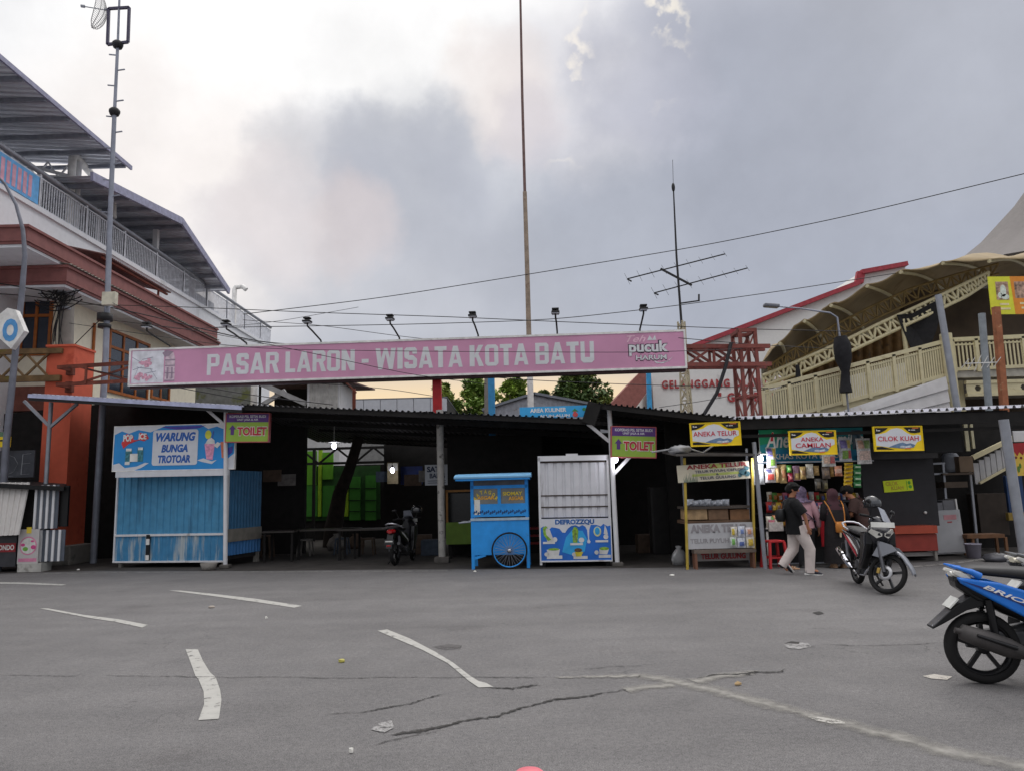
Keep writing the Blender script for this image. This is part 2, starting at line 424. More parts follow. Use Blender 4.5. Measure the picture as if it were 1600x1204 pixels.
# ------------------------------------------------------------------ road
def asphalt():
    m = bpy.data.materials.new('asphalt'); m.use_nodes = True; nd, lk = m.node_tree.nodes, m.node_tree.links
    p = nd['Principled BSDF']; p.inputs['Roughness'].default_value = .85; p.inputs['Specular IOR Level'].default_value = .3
    tc = N(nd, 'ShaderNodeTexCoord'); v = tc.outputs['Object']
    def noise(s, d, r=.55):
        n = N(nd, 'ShaderNodeTexNoise'); n.inputs['Scale'].default_value = s; n.inputs['Detail'].default_value = d; n.inputs['Roughness'].default_value = r
        lk.new(v, n.inputs['Vector']); return n.outputs['Fac']
    def ramp(f, a, ca, b, cb):
        r = N(nd, 'ShaderNodeValToRGB'); e = r.color_ramp.elements; e[0].position, e[1].position = a, b; e[0].color = (*ca,1); e[1].color = (*cb,1); lk.new(f, r.inputs[0]); return r.outputs[0]
    def mul(a, b, f=1.0):
        x = N(nd, 'ShaderNodeMix', data_type='RGBA', blend_type='MULTIPLY'); x.inputs['Factor'].default_value = f; lk.new(a, x.inputs[6]); lk.new(b, x.inputs[7]); return x.outputs[2]
    c = ramp(noise(.35, 6), .3, (.146,.140,.138), .7, (.188,.181,.178))
    c = mul(c, ramp(noise(2.3, 8, .7), .35, (.90,.90,.905), .65, (1.05,1.045,1.04)))
    c = mul(c, ramp(noise(120, 3, .8), .34, (.38,.38,.38), .66, (1.6,1.6,1.6)))
    c = mul(c, ramp(noise(26, 6, .75), .36, (.78,.78,.78), .62, (1.12,1.12,1.12)))
    c = mul(c, ramp(noise(44, 2, .5), .70, (1,1,1), .76, (.5,.5,.5)))
    # worn dark spots
    sp = ramp(noise(1.4, 10, .78), .635, (1,1,1), .70, (.55,.54,.53)); c = mul(c, sp)
    c = mul(c, ramp(noise(6.0, 6, .7), .66, (1,1,1), .74, (.7,.7,.7)))
    # hairline crazing in worn areas
    nz = N(nd, 'ShaderNodeTexNoise'); nz.inputs['Scale'].default_value = 2.5; nz.inputs['Detail'].default_value = 6; lk.new(v, nz.inputs['Vector'])
    sc_ = N(nd, 'ShaderNodeVectorMath', operation='SCALE'); lk.new(nz.outputs['Color'], sc_.inputs[0]); sc_.inputs['Scale'].default_value = .5
    av = N(nd, 'ShaderNodeVectorMath', operation='ADD'); lk.new(v, av.inputs[0]); lk.new(sc_.outputs[0], av.inputs[1])
    vo = N(nd, 'ShaderNodeTexVoronoi', feature='DISTANCE_TO_EDGE'); vo.inputs['Scale'].default_value = 1.9; lk.new(av.outputs[0], vo.inputs['Vector'])
    ln = N(nd, 'ShaderNodeMapRange'); lk.new(vo.outputs['Distance'], ln.inputs[0]); ln.inputs[1].default_value = .004; ln.inputs[2].default_value = .016; ln.inputs[3].default_value = 1; ln.inputs[4].default_value = 0
    mk_ = N(nd, 'ShaderNodeMapRange', interpolation_type='SMOOTHSTEP'); lk.new(noise(.42, 5, .65), mk_.inputs[0]); mk_.inputs[1].default_value = .53; mk_.inputs[2].default_value = .66; mk_.inputs[4].default_value = .55
    mm_ = N(nd, 'ShaderNodeMath', operation='MULTIPLY'); lk.new(ln.outputs[0], mm_.inputs[0]); lk.new(mk_.outputs[0], mm_.inputs[1])
    cx_ = N(nd, 'ShaderNodeMix', data_type='RGBA'); lk.new(mm_.outputs[0], cx_.inputs['Factor']); lk.new(c, cx_.inputs[6]); cx_.inputs[7].default_value = (.05,.048,.047,1); c = cx_.outputs[2]
    mp = N(nd, 'ShaderNodeMapping'); mp.inputs['Scale'].default_value = (.13, 1.6, 1); mp.inputs['Rotation'].default_value = (0, 0, .12); lk.new(v, mp.inputs[0])
    ns = N(nd, 'ShaderNodeTexNoise'); ns.inputs['Scale'].default_value = 1.0; ns.inputs['Detail'].default_value = 6; lk.new(mp.outputs[0], ns.inputs['Vector'])
    c = mul(c, ramp(ns.outputs['Fac'], .36, (.92,.92,.92), .62, (1.04,1.04,1.04)))
    c = mul(c, ramp(noise(.75, 5, .6), .60, (1,1,1), .70, (.86,.85,.85)))
    lk.new(c, p.inputs['Base Color'])
    b1 = N(nd, 'ShaderNodeBump'); b1.inputs['Strength'].default_value = .5; b1.inputs['Distance'].default_value = .006; lk.new(noise(110, 3, .7), b1.inputs['Height'])
    b2 = N(nd, 'ShaderNodeBump'); b2.inputs['Strength'].default_value = .5; b2.inputs['Distance'].default_value = .05; lk.new(noise(2.2, 8, .65), b2.inputs['Height']); lk.new(b1.outputs[0], b2.inputs['Normal'])
    lk.new(b2.outputs[0], p.inputs['Normal'])
    return m
M_asph = asphalt()
tag(B().add([(-400,-300,0),(400,-300,0),(400,500,0),(-400,500,0)], [(0,1,2,3)]).build('road', M_asph, base=(0,0,0)), kind='structure')
# market floor: dark worn dirt and concrete under the canopies
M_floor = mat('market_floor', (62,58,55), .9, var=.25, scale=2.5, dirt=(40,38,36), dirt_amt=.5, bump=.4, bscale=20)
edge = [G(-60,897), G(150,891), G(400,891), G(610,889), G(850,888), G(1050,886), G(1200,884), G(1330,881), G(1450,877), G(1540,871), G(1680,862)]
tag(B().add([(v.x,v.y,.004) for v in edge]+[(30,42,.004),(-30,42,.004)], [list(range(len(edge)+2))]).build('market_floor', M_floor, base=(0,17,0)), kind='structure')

M_mark = mat('road_white', (172,170,164), .75, var=.06, scale=12, dirt=(150,148,146), dirt_amt=.3, dirt_scale=9)
def worn(m, scale, lo, hi, uv=False, edge=.55):
    """worn-through paint, crumbled crack edges: real holes in the thin layer"""
    nt = m.node_tree; nd, lk = nt.nodes, nt.links; p = nd['Principled BSDF']; tc = N(nd, 'ShaderNodeTexCoord')
    n = N(nd, 'ShaderNodeTexNoise'); n.inputs['Scale'].default_value = scale; n.inputs['Detail'].default_value = 6; n.inputs['Roughness'].default_value = .7
    lk.new(tc.outputs['Object'], n.inputs['Vector']); src = n.outputs['Fac']
    if uv:
        sp = N(nd, 'ShaderNodeSeparateXYZ'); lk.new(tc.outputs['UV'], sp.inputs[0])
        ab = N(nd, 'ShaderNodeMath', operation='ABSOLUTE'); lk.new(sp.outputs['Y'], ab.inputs[0])
        ml = N(nd, 'ShaderNodeMath', operation='MULTIPLY'); lk.new(ab.outputs[0], ml.inputs[0]); ml.inputs[1].default_value = edge
        ad = N(nd, 'ShaderNodeMath', operation='ADD'); lk.new(src, ad.inputs[0]); lk.new(ml.outputs[0], ad.inputs[1]); src = ad.outputs[0]
    mr = N(nd, 'ShaderNodeMapRange'); lk.new(src, mr.inputs[0]); mr.inputs[1].default_value = lo; mr.inputs[2].default_value = hi; mr.inputs[3].default_value = 1; mr.inputs[4].default_value = 0
    lk.new(mr.outputs[0], p.inputs['Alpha']); return m
worn(M_mark, 9, .56, .70)
def strip(pts_px, name, m, z=.005):
    """closed outline in the picture, lying on the ground"""
    vs = [G(x,y) for x,y in pts_px]
    return tag(B().add([(v.x,v.y,z) for v in vs], [list(range(len(vs)))]).build(name, m), kind='structure')
def band(cl, w, name, m, z=.005, jit=0.0, step=.05):
    """centre line through picture points, width(s) in metres on the ground"""
    P = [G(x,y) for x,y in cl]; ws = w if isinstance(w, list) else [w]*len(P)
    Q = []
    for i in range(len(P)-1):
        L = (P[i+1]-P[i]).length; n = max(1, int(L/step))
        for k in range(n): t = k/n; Q.append((P[i].lerp(P[i+1],t), ws[i]*(1-t)+ws[i+1]*t))
    Q.append((P[-1], ws[-1])); vs = []; s_ = 0.0; ph = [random.uniform(0,6.28) for _ in range(8)]; nq = len(Q)
    for i, (p, wd) in enumerate(Q):
        d = (Q[min(i+1,nq-1)][0]-Q[max(i-1,0)][0]).normalized(); n = Vector((-d.y, d.x, 0)); s_ += step
        k = (.35 if wd > .11 else 1) if jit else 0; tp = min(1, i/3, (nq-1-i)/3) if jit and wd < .1 else 1
        o = jit*(.9*math.sin(s_*2.3+ph[0])+.6*math.sin(s_*7.1+ph[1])+.5*math.sin(s_*17+ph[2])+random.uniform(-.6,.6))
        a = tp*wd*(.5 if not k else .8)*(1+k*(.25*math.sin(s_*4.1+ph[3])+.25*math.sin(s_*13+ph[4])+random.uniform(-.35,.35))); b = tp*wd*(.5 if not k else .8)*(1+k*(.25*math.sin(s_*5.3+ph[5])+.25*math.sin(s_*11+ph[6])+random.uniform(-.35,.35)))
        vs += [(p.x+n.x*(a+o), p.y+n.y*(a+o), z), (p.x+n.x*(o-b), p.y+n.y*(o-b), z)]
    fs = [(2*i, 2*i+1, 2*i+3, 2*i+2) for i in range(len(Q)-1)]
    o = B().add(vs, fs).build(name, m, fix=False); me = o.data; ul = me.uv_layers.new(name='UVMap')
    for lp in me.loops: ul.data[lp.index].uv = (lp.vertex_index//2*step, 1.0 if lp.vertex_index % 2 else -1.0)
    return tag(o, kind='structure')
for o in ([(290,1014),(309,1014),(317,1032),(328,1050),(337,1058),(344,1078),(346,1094),(342,1123),(310,1125),(319,1100),(318,1080),(310,1061),(305,1055),(299,1038)],
          [(590,985),(605,983),(640,997),(680,1018),(708,1035),(735,1056),(748,1064),(760,1067),(771,1073),(748,1074),(733,1064),(700,1036),(660,1015)],
          [(62,950),(75,950),(130,960),(185,967),(232,976),(222,980),(180,971),(140,965)],
          [(264,922),(282,922),(340,928),(400,935),(472,946),(460,949),(400,940),(335,931)],
          [(-40,908.5),(40,909.5),(104,912.5),(96,914),(30,911.6),(-40,911)]):
    strip(o, 'road_marking', M_mark)
# lines
band([(60,896),(200,893.5),(400,892.8),(520,892.5)], .07, 'road_marking', mat('faded_line', (150,147,143), .8, var=.15))
band([(545,892),(600,892),(700,891)], .07, 'road_marking', MATS['faded_line'])
band([(1405,886),(1450,883),(1500,878),(1545,872)], .12, 'road_marking', MATS['faded_line'])
M_crack = mat('crack', (56,54,52), .95, var=.3)
M_patch = mat('patch', (140,137,131), .9, var=.14, scale=14, dirt=(128,125,121), dirt_amt=.6, dirt_scale=6)
worn(M_crack, 22, .54, .74, True, .36); worn(M_patch, 5, .46, 1.0, True, .45); MATS['faded_line'] and worn(MATS['faded_line'], 8, .5, .62)
band([(0,1054),(120,1056),(133,1051)], .018, 'road_crack', M_crack, .006, .012)
band([(160,1055),(205,1056),(300,1057),(420,1057),(540,1060),(640,1058),(760,1058),(860,1057)], .015, 'road_crack', M_crack, .006, .012)
band([(510,1116),(560,1112),(640,1099),(700,1084)], [.04,.02,.025,.012], 'road_crack', M_crack, .006, .015, .03)
band([(760,1076),(800,1075),(850,1071)], [.02,.07,.02], 'road_crack', M_crack, .006, .02, .03)
band([(606,1146),(650,1142),(720,1128),(790,1113),(830,1103),(870,1094),(920,1088),(985,1076)], [.03,.06,.05,.05,.02,.05,.03,.015], 'road_crack', M_crack, .006, .018, .03)
band([(565,1167),(640,1150),(700,1140)], .012, 'road_crack', M_crack, .006, .012)
band([(1280,1005),(1340,1009),(1400,1008),(1470,1004)], .014, 'road_crack', M_crack, .006, .012)
band([(1085,1060),(1110,1056),(1180,1049),(1230,1044)], [.03,.04,.06,.03], 'road_crack', M_crack, .007, .04, .05)
band([(900,1044),(960,1042),(1030,1040)], .012, 'road_crack', M_crack, .006, .03)
band([(865,1058),(950,1056),(1000,1054),(1060,1066),(1120,1079),(1200,1100),(1300,1126),(1400,1152),(1500,1178),(1620,1202)], [.05,.08,.12,.16,.17,.14,.15,.15,.16,.16], 'road_patch', M_patch, .005, .006, .03)
band([(975,1077),(1020,1072),(1050,1069)], .14, 'road_patch', M_patch, .0055, .01, .06)
band([(1080,1063),(1140,1054),(1190,1048)], [.14,.14,.08], 'road_patch', M_patch, .006, .01, .06)
strip([(1442,1056),(1460,1053),(1488,1057),(1480,1062),(1455,1060)], 'road_patch', worn(mat('pale_chip',(190,184,174),.8,var=.2,scale=15), 12, .56, .64))
strip([(1262,1120),(1285,1121),(1318,1127),(1325,1131),(1300,1131),(1275,1126)], 'road_patch', worn(mat('chipped_white',(176,173,166),.8,var=.2,scale=15), 14, .50, .60), .0068)
strip([(580,1140),(592,1130),(612,1126),(616,1137),(600,1145)], 'road_patch', worn(mat('gravel_patch', (150,148,146), .95, var=.4, scale=70), 16, .50, .60), .0062)
M_stain = worn(mat('oil_stain', (92,89,88), .8, var=.2), 5, .45, .7)
strip([(676,1010),(700,1006),(722,1008),(720,1013),(695,1015)], 'road_stain', M_stain)
strip([(1225,1007),(1240,1003),(1262,1004),(1268,1010),(1248,1014),(1230,1012)], 'road_patch', MATS['gravel_patch'], .0055)
strip([(1226,1005),(1236,1002),(1250,1003),(1248,1006)], 'road_crack', M_crack, .007)
strip([(1269,957),(1280,955),(1288,958),(1278,960)], 'road_crack', M_crack, .007)
# litter
def litter(x, y, m, label, sz=.05):
    p = G(x, y); b = B(); n = 7
    top = [(p.x+sz*math.cos(i*.9)*random.uniform(.6,1.2), p.y+sz*.7*math.sin(i*.9)*random.uniform(.6,1.2), .012+random.uniform(0,.02)) for i in range(n)]
    b.add(top+[(p.x, p.y, .035)]+[(v[0],v[1],.006) for v in top], [(i,(i+1)%n,n) for i in range(n)]+[(i,(i+1)%n,n+1+(i+1)%n,n+1+i) for i in range(n)]+[[n+1+i for i in range(n)]])
    tag(b.build('paper_scrap', m), label, 'litter')
M_paper = mat('paper', (224,222,214), .8)
litter(1050,899, M_paper, 'white crumpled scrap lying on the road near the egg stall', .05)
litter(534,1034, mat('wrapper', (176,168,84), .5, var=.4), 'yellow snack wrapper lying on the open asphalt', .035)
litter(330,949, mat('dull_scrap', (160,150,140), .8), 'pale brown scrap between two white road dashes', .05)
litter(416,966, M_paper, 'tiny white scrap on asphalt below the long dash', .02)
litter(1153,1070, mat('leaf_scrap', (176,150,110), .8), 'tan dry leaf lying on the broken asphalt junction', .025)
litter(742,893, M_paper, 'small white scrap on the kerb edge by the blue cart', .03)
litter(122,890, M_paper, 'white scrap on the ground beside the orange pillar', .04)
litter(549,1204-28, M_paper, 'tiny pale scrap on cracked asphalt near the picture bottom', .015)
# rounded pink top at the very bottom of the picture
p = G(827, 1201, .56)
tag(B().lathe([(.0,.56),(.045,.555),(.075,.53),(.085,.49),(.085,.02),(.12,.015),(.12,0)], (p.x, p.y, 0), 18).build('bollard', mat('pink_plastic', (228,120,130), .4)), 'rounded pink plastic bollard top peeping over the bottom edge', 'bollard')

# ------------------------------------------------------------------ left corner building: cream walls, maroon fascias
def px_poly(b, pts, mi=0): b.add(pts, [list(range(len(pts)))], mi)
XW = -13.4; YF = 22.0; YB = AX(334,522,-12.7).y
lb = thing('corner_building', 'cream corner building with maroon eaves and orange framed windows', 'building', (XW-4, YF, 0))
zU = AX(49,352,-12.6).z                     # top of the upper eave
yU = AX(49,352,-12.6).y
B().box((XW-10, YF, 0), (XW, YB, zU-.55)).build('wall', M_cream, lb, True)
def eave(name, Xo, Y0, zt, zb, back, m, soffit=True):
    b = B(); prof = [(0,zb),(0,zt),(-.12,zt),(-.12,zb+.05)]
    h = zt-zb
    for k, (dz0, dz1, out) in enumerate(((0,.14,.0),(.14,.86,.035),(.86,1,.09))):      # stepped moulding
        b.box((XW-10, Y0-out, zb+h*dz0), (Xo+out, YB+.3, zb+h*dz1))
    return b.build(name, m, lb, True)
zl_t = AX(110,415,-12.5).z; zl_b = AX(116,447,-12.5).z; yl = AX(110,415,-12.5).y
eave('upper_eave', -12.7, yU, zU, zU-.5, 1, M_maroon)
B().box((XW-10, yU+.05, zU-.58), (-12.75, YB+.2, zU-.502)).build('soffit', M_wht_plaster, lb, True)
eave('lower_eave', -12.6, yl, zl_t, zl_b, 1, M_maroon)
B().box((XW-10, yl+.05, zl_b-.07), (-12.65, YB+.2, zl_b-.002)).build('soffit', M_wht_plaster, lb, True)
B().wavy((-12.46,yl-.1,zl_t+.02),(-12.46,YB,zl_t+.02),(-13.3,YB,zl_t+.16),(-13.3,yl-.1,zl_t+.16), 60, .03).build('gutter_sheet', mat('pale_sheet',(176,170,160),.6), lb, True)
# tiled roof top seen above the front eave
B().slab((-30,yU,zU+.02),(-12.9,yU,zU+.02),(-15.5,yU+4,zU+1.3),(-30,yU+4,zU+1.3),.1).build('roof', mat('roof_tile',(132,62,52),.7,var=.25,scale=14), lb, True)
def window_side(px0, px1, zt_px, zb_px, cols, vsplit):
    y0 = AX(px0, 560, XW).y; y1 = AX(px1, 560, XW).y
    zt = AX(px0, zt_px, XW).z; zb = AX(px0, zb_px, XW).z
    b = B(); t = .09
    b.box((XW, y0, zb), (XW+.06, y0+t, zt)).box((XW, y1-t, zb), (XW+.06, y1, zt)).box((XW, y0+t, zb), (XW+.06, y1-t, zb+t)).box((XW, y0+t, zt-t), (XW+.06, y1-t, zt))
    for c in range(1, cols):
        yy = y0+(y1-y0)*c/cols; b.box((XW, yy-t/2, zb+t), (XW+.055, yy+t/2, zt-t))
    if vsplit:
        zz = zb+(zt-zb)*vsplit
        b.box((XW, y0+t, zz-t/2), (XW+.052, y1-t, zz+t/2))
    w = b.build('window', M_orange_wood, lb, True)
    B().box((XW, y0+t, zb+t), (XW+.02, y1-t, zt-t)).build('pane', M_glass, w, True)
window_side(168, 232, 512, 612, 3, .72)
window_side(237, 266, 560, 622, 2, .7)
def window_front(px0, px1, pyt, pyb, cols, vsplit):
    x0, x1, zb, zt = Rc(px0, pyt, px1, pyb, YF)
    b = B(); t = .09; y0 = YF-.06
    b.box((x0,y0,zb),(x0+t,YF,zt)).box((x1-t,y0,zb),(x1,YF,zt)).box((x0+t,y0,zb),(x1-t,YF,zb+t)).box((x0+t,y0,zt-t),(x1-t,YF,zt))
    for c in range(1, cols):
        xx = x0+(x1-x0)*c/cols; b.box((xx-t/2,y0+.005,zb+t),(xx+t/2,YF,zt-t))
    if vsplit:
        zz = zb+(zt-zb)*vsplit; b.box((x0+t,y0+.008,zz-t/2),(x1-t,YF,zz+t/2))
    w = b.build('window', M_orange_wood, lb, True)
    B().box((x0+t,YF-.02,zb+t),(x1-t,YF,zt-t)).build('pane', M_glass, w, True)
window_front(33, 82, 462, 556, 2, .66)
window_front(-30, 6, 455, 550, 2, .66)
# lower brown band and dark ground floor behind the kiosks
x0,x1,z0,z1 = Rc(-60,604,95,642,YF-.3)
B().box((x0,YF-.3,z0),(XW-.2,YF-.002,z1)).build('sill_band', mat('brown_band',(120,72,60),.7,var=.2), lb, True)
# pipe and little fittings
B().tube([(XW+.05, AX(145,520,XW).y, AX(145,505,XW).z),(XW+.05, AX(145,520,XW).y, 2.5)], .045).build('drainpipe', M_orange_wood, lb, True)

# small rusty awnings between the building and the white block
aw = thing('sheet_awning', 'rusty maroon corrugated awning over the cream building roof', 'awning', (-13.3, 25, 8))
a0, a1 = AX(128,396,-13.9), AX(215,440,-13.9); c0, c1 = AX(150,394,-15), AX(240,438,-13.0)
B().wavy((-13.2,a0.y,a0.z-.05),(-13.2,a1.y+1.2,a0.z-.05),(-14.8,a1.y+1.2,a0.z+.35),(-14.8,a0.y,a0.z+.35), 40, .05).build('sheet', mat('rusty_sheet',(116,84,80),.7,var=.25), aw, True)
B().bar((-13.3,a0.y+.1,a0.z-.12),(-13.3,a1.y+1.1,a0.z-.12),.07).bar((-13.35,a0.y+.5,a0.z-.12),(-13.35,a0.y+.5,zU),.06).bar((-13.35,a1.y+.5,a0.z-.12),(-13.35,a1.y+.5,zU),.06).build('frame', M_rust, aw, True)

# ------------------------------------------------------------------ white terrace block behind, with railing and sheet roofs
XT = -14.9
tb = thing('terrace_building', 'long white building with roof terrace railing under grey sheet roofs', 'building', (XT-4, 30, 0))
pA, pB = AX(0,261,XT), AX(405,547,XT)      # top of the wall
yA, yB = pA.y-6, pB.y+2
zW = (pA.z+pB.z)/2
B().box((XT-9, yA, 0), (XT, yB, zW)).box((XT, yA, zW-.1), (XT+.08, yB, zW+.05)).build('wall', M_wht_plaster, tb, True)
rh = 1.15
b = B()
y = yA
while y < yB:
    b.box((XT-.02, y, zW+.06), (XT+.01, y+.03, zW+rh-.1)); y += .13
b.box((XT-.03, yA, zW+.08), (XT+.02, yB, zW+.12)).box((XT-.03, yA, zW+rh-.12), (XT+.02, yB, zW+rh-.08))
y = yA
while y < yB:
    b.box((XT-.05, y, zW+.05), (XT+.03, y+.07, zW+rh)); y += 2.6
rl = b.build('railing', mat('railing_white',(206,208,214),.5), tb, True)
B().tube([(XT-.01, yA, zW+rh+.08), (XT-.01, yB, zW+rh+.08)], .085, 10).build('handrail', M_galv, rl, True)
# banner on the railing
yb0, yb1 = AX(-10,255,XT+.06).y, AX(62,285,XT+.06).y
bn = B().box((XT+.035, yb0-4, zW+.1), (XT+.05, yb1, zW+rh-.14)).build('banner', mat('banner_blue',(104,172,226),.6), tb, True)
b = B()
yy = yb1-.35; hh = zW+.2
for i in range(15):
    h1 = zW+rh-.26
    b.box((XT+.05, yy-.16, hh), (XT+.056, yy, h1)); yy -= .25
b.build('lettering', mat('banner_pink',(214,160,178),.6), bn, True)
# rear volume of the terrace (dark inside)
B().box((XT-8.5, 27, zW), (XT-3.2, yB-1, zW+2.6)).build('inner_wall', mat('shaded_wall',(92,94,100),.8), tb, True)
# big near sheet roof
Xe = XT+1.1
f = AX(203,268,Xe); n0 = AX(-30,52,Xe)
yf, yn, ze = f.y, n0.y-5, (f.z+AX(0,80,Xe).z)/2
zi = ze+.25
rs = mat('roof_sheet_under',(222,224,230),.35,.5,var=.05)
r1 = B().wavy((Xe,yf,ze),(Xe,yn,ze),(Xe-13,yn,ze+1.0),(Xe-13,yf,ze+1.0), 46, .06).build('roof', rs, tb, True)
b = B()
yy = yf-.25
while yy > yn: b.box((Xe-12.5, yy-.1, ze-.16), (Xe-.02, yy, ze-.03)); yy -= 1.15
b.build('rafter', mat('rafter',(140,144,154),.6), r1, True)
B().box((Xe-.01, yn, ze-.1), (Xe+.06, yf+.05, ze+.05)).build('edge_trim', mat('trim_lilac',(152,152,176),.5), r1, True)
b = B()
for yy in (yf-.8, yf-6.5):
    b.tube([(XT-.3,yy,zW+.02),(XT-.3,yy,ze-.15)], .1, 10)
    b.bar((XT-.3,yy,ze-.75),(XT-.3-2.2,yy,ze-.12),.1)
yy = yf-.8
for i in range(7):
    b.bar((XT-.6-i*.8,yy,ze-.15+.05*i),(XT-1.0-i*.8,yy,ze-.7+.05*i),.05).bar((XT-1.0-i*.8,yy,ze-.7+.05*i),(XT-1.4-i*.8,yy,ze-.12+.05*i),.05)
b.bar((XT-.3,yy,ze-.72),(XT-6.2,yy,ze-.3),.07)
b.build('post', M_whitemetal, tb, True)
# white drain pipe with elbow
b = B(); q0, q1 = AX(110,305,XT-.35), AX(113,245,XT-.35)
b.tube([(XT-.35,q0.y,zW),(XT-.35,q0.y,q1.z),(XT-.35,q0.y+.12,q1.z+.1),(XT-.35,q0.y+.3,q1.z+.08),(XT-.35,q0.y+2.7,q1.z-.45),(XT-.35,q0.y+2.75,q1.z-1.2)], .13, 10)
b.build('drainpipe', M_white, tb, True)
# gabled roof further back: ridge runs away from the terrace edge
Xg = XT+.9
g0, g1, g2 = AX(120,262,Xg), AX(283,345,Xg), AX(357,455,Xg)
ridge_y, ridge_z = g1.y, g1.z; near_y, near_z = AX(180,288,Xg).y-1.5, AX(180,288,Xg).z-.35; far_y, far_z = g2.y, g2.z
r2 = B().wavy((Xg,near_y,near_z),(Xg,ridge_y,ridge_z),(Xg-11,ridge_y,ridge_z),(Xg-11,near_y,near_z), 20, .05).build('roof', rs, tb, True)
r3 = B().wavy((Xg,ridge_y,ridge_z),(Xg,far_y,far_z),(Xg-11,far_y,far_z),(Xg-11,ridge_y,ridge_z), 24, .05).build('roof', rs, tb, True)
b = B()
for i in range(6):
    t = (i+.3)/6; yy = ridge_y+(far_y-ridge_y)*t; zz = ridge_z+(far_z-ridge_z)*t-.12
    b.bar((Xg-10.8,yy,zz),(Xg-.05,yy,zz),.12,.14)
b.build('rafter', MATS['rafter'], r3, True)
b = B()
for i in range(4):
    t = (i+.5)/4; yy = near_y+(ridge_y-near_y)*t; zz = near_z+(ridge_z-near_z)*t-.12
    b.bar((Xg-10.8,yy,zz),(Xg-.05,yy,zz),.12,.14)
b.build('rafter', MATS['rafter'], r2, True)
B().bar((Xg+.03,near_y,near_z-.02),(Xg+.03,ridge_y,ridge_z-.02),.1,.3).bar((Xg+.03,ridge_y,ridge_z-.02),(Xg+.03,far_y,far_z-.02),.1,.3).build('edge_trim', MATS['trim_lilac'], r2, True)
b = B()
for px, yt in ((245,345),(303,390),(340,440)):
    q = AX(px, yt, XT-.3); zt = min(q.z+.3, ridge_z-.3)
    tz = ridge_z+(far_z-ridge_z)*(q.y-ridge_y)/(far_y-ridge_y) if q.y > ridge_y else near_z+(ridge_z-near_z)*(q.y-near_y)/(ridge_y-near_y)
    b.box((XT-.4,q.y-.1,zW),(XT-.2,q.y+.1,tz-.15))
q = AX(153,360,XT-.3); b.tube([(XT-.3,q.y,zW),(XT-.3,q.y,near_z-.1)], .08)
b.build('post', M_whitemetal, tb, True)
# vent pipe at the far end
q = AX(364,540,XT-.1)
B().tube([(XT-.1,q.y,zW),(XT-.1,q.y,zW+rh+.9),(XT-.1,q.y+.1,zW+rh+1.05),(XT+.3,q.y+.1,zW+rh+1.08),(XT+.5,q.y+.1,zW+rh+.9)], .13, 10).build('vent_pipe', M_white, tb, True)
# water tank
q = A(72,358,24.0); tk = thing('water_tank', 'pale cylindrical water tank behind the maroon eave', 'tank', (q.x, q.y, zU+.3))
B().lathe([(.0,0),(.52,0),(.52,.62),(.44,.72),(.2,.75),(0,.75)], n=24).build('body', M_wht_plaster, tk)
B().lathe([(.0,.75),(.32,.752),(.33,.82),(0,.84)], n=24).build('lid', M_dark, tk)
# ------------------------------------------------------------------ orange pillar and gantry at the left
YP = 19.6
x0 = A(64,700,YP).x; x1 = A(107,700,YP).x; zt = A(90,542,YP).z
pl_ = thing('gate_pillar', 'tall square orange plastered pillar with a dark red base half', 'pillar', ((x0+x1)/2, YP, 0))
B().box((x0, YP, .5), (x1, YP+.95, zt)).build('shaft', M_pillar, pl_, True)
B().box((x0-.03, YP-.03, zt), (x1+.03, YP+.98, zt+.06)).build('cap', M_pillar, pl_, True)
B().box((x0-.08, YP-.08, 0), (x1+.25, YP+1.05, .5)).build('plinth', M_conc, pl_, True, bev=.03)
PX0, PX1, PZT = x0, x1, zt
M_mossy = mat('mossy_steel', (112,88,58), .85, var=.3, dirt=(120,112,40), dirt_amt=.35)
lt = thing('steel_truss', 'rusty mossy lattice truss running left from the orange pillar', 'truss', (x0-2, YP-.05, zt-1))
b = B(); yT = YP-.12
zu0, zu1 = A(0,538,yT).z, A(95,546,yT).z; zl0, zl1 = A(0,572,yT).z, A(95,588,yT).z
xa = A(-60,560,yT).x
zu, zl = zt-.05, zt-.78
b.box((xa,yT,zu-.14),(x0+.45,yT+.1,zu)).box((xa,yT-.004,zl-.16),(x0+.45,yT+.104,zl))
b.build('chord', M_mossy, lt, True)
b = B(); xx = x0+.1; i = 0
while xx > xa:
    b.bar((xx,yT+.05,zl-.02),(xx-.62,yT+.05,zu-.12),.05).bar((xx,yT+.06,zu-.12),(xx-.62,yT+.06,zl-.02),.05); xx -= .62
b.build('lattice', M_mossy, lt, True)

# street lamp pole with curved arm
Yl = 18.3
sl = thing('street_lamp', 'grey street lamp pole with an arm curving out of the picture at left', 'street lamp', A(6,760,Yl).xy.to_3d())
pts = [A(3,800,Yl), A(10,690,Yl), A(22,570,Yl), A(34,460,Yl), A(39,400,Yl), A(36,360,Yl), A(25,320,Yl), A(8,288,Yl), A(-14,265,Yl), A(-60,240,Yl)]
pts[0].z = 0
B().tube(pts, [.085,.08,.076,.07,.058,.048,.04,.036,.034,.032], 12).build('pole', mat('lamp_pole_grey',(112,114,124),.5,.2,var=.15), sl, True)
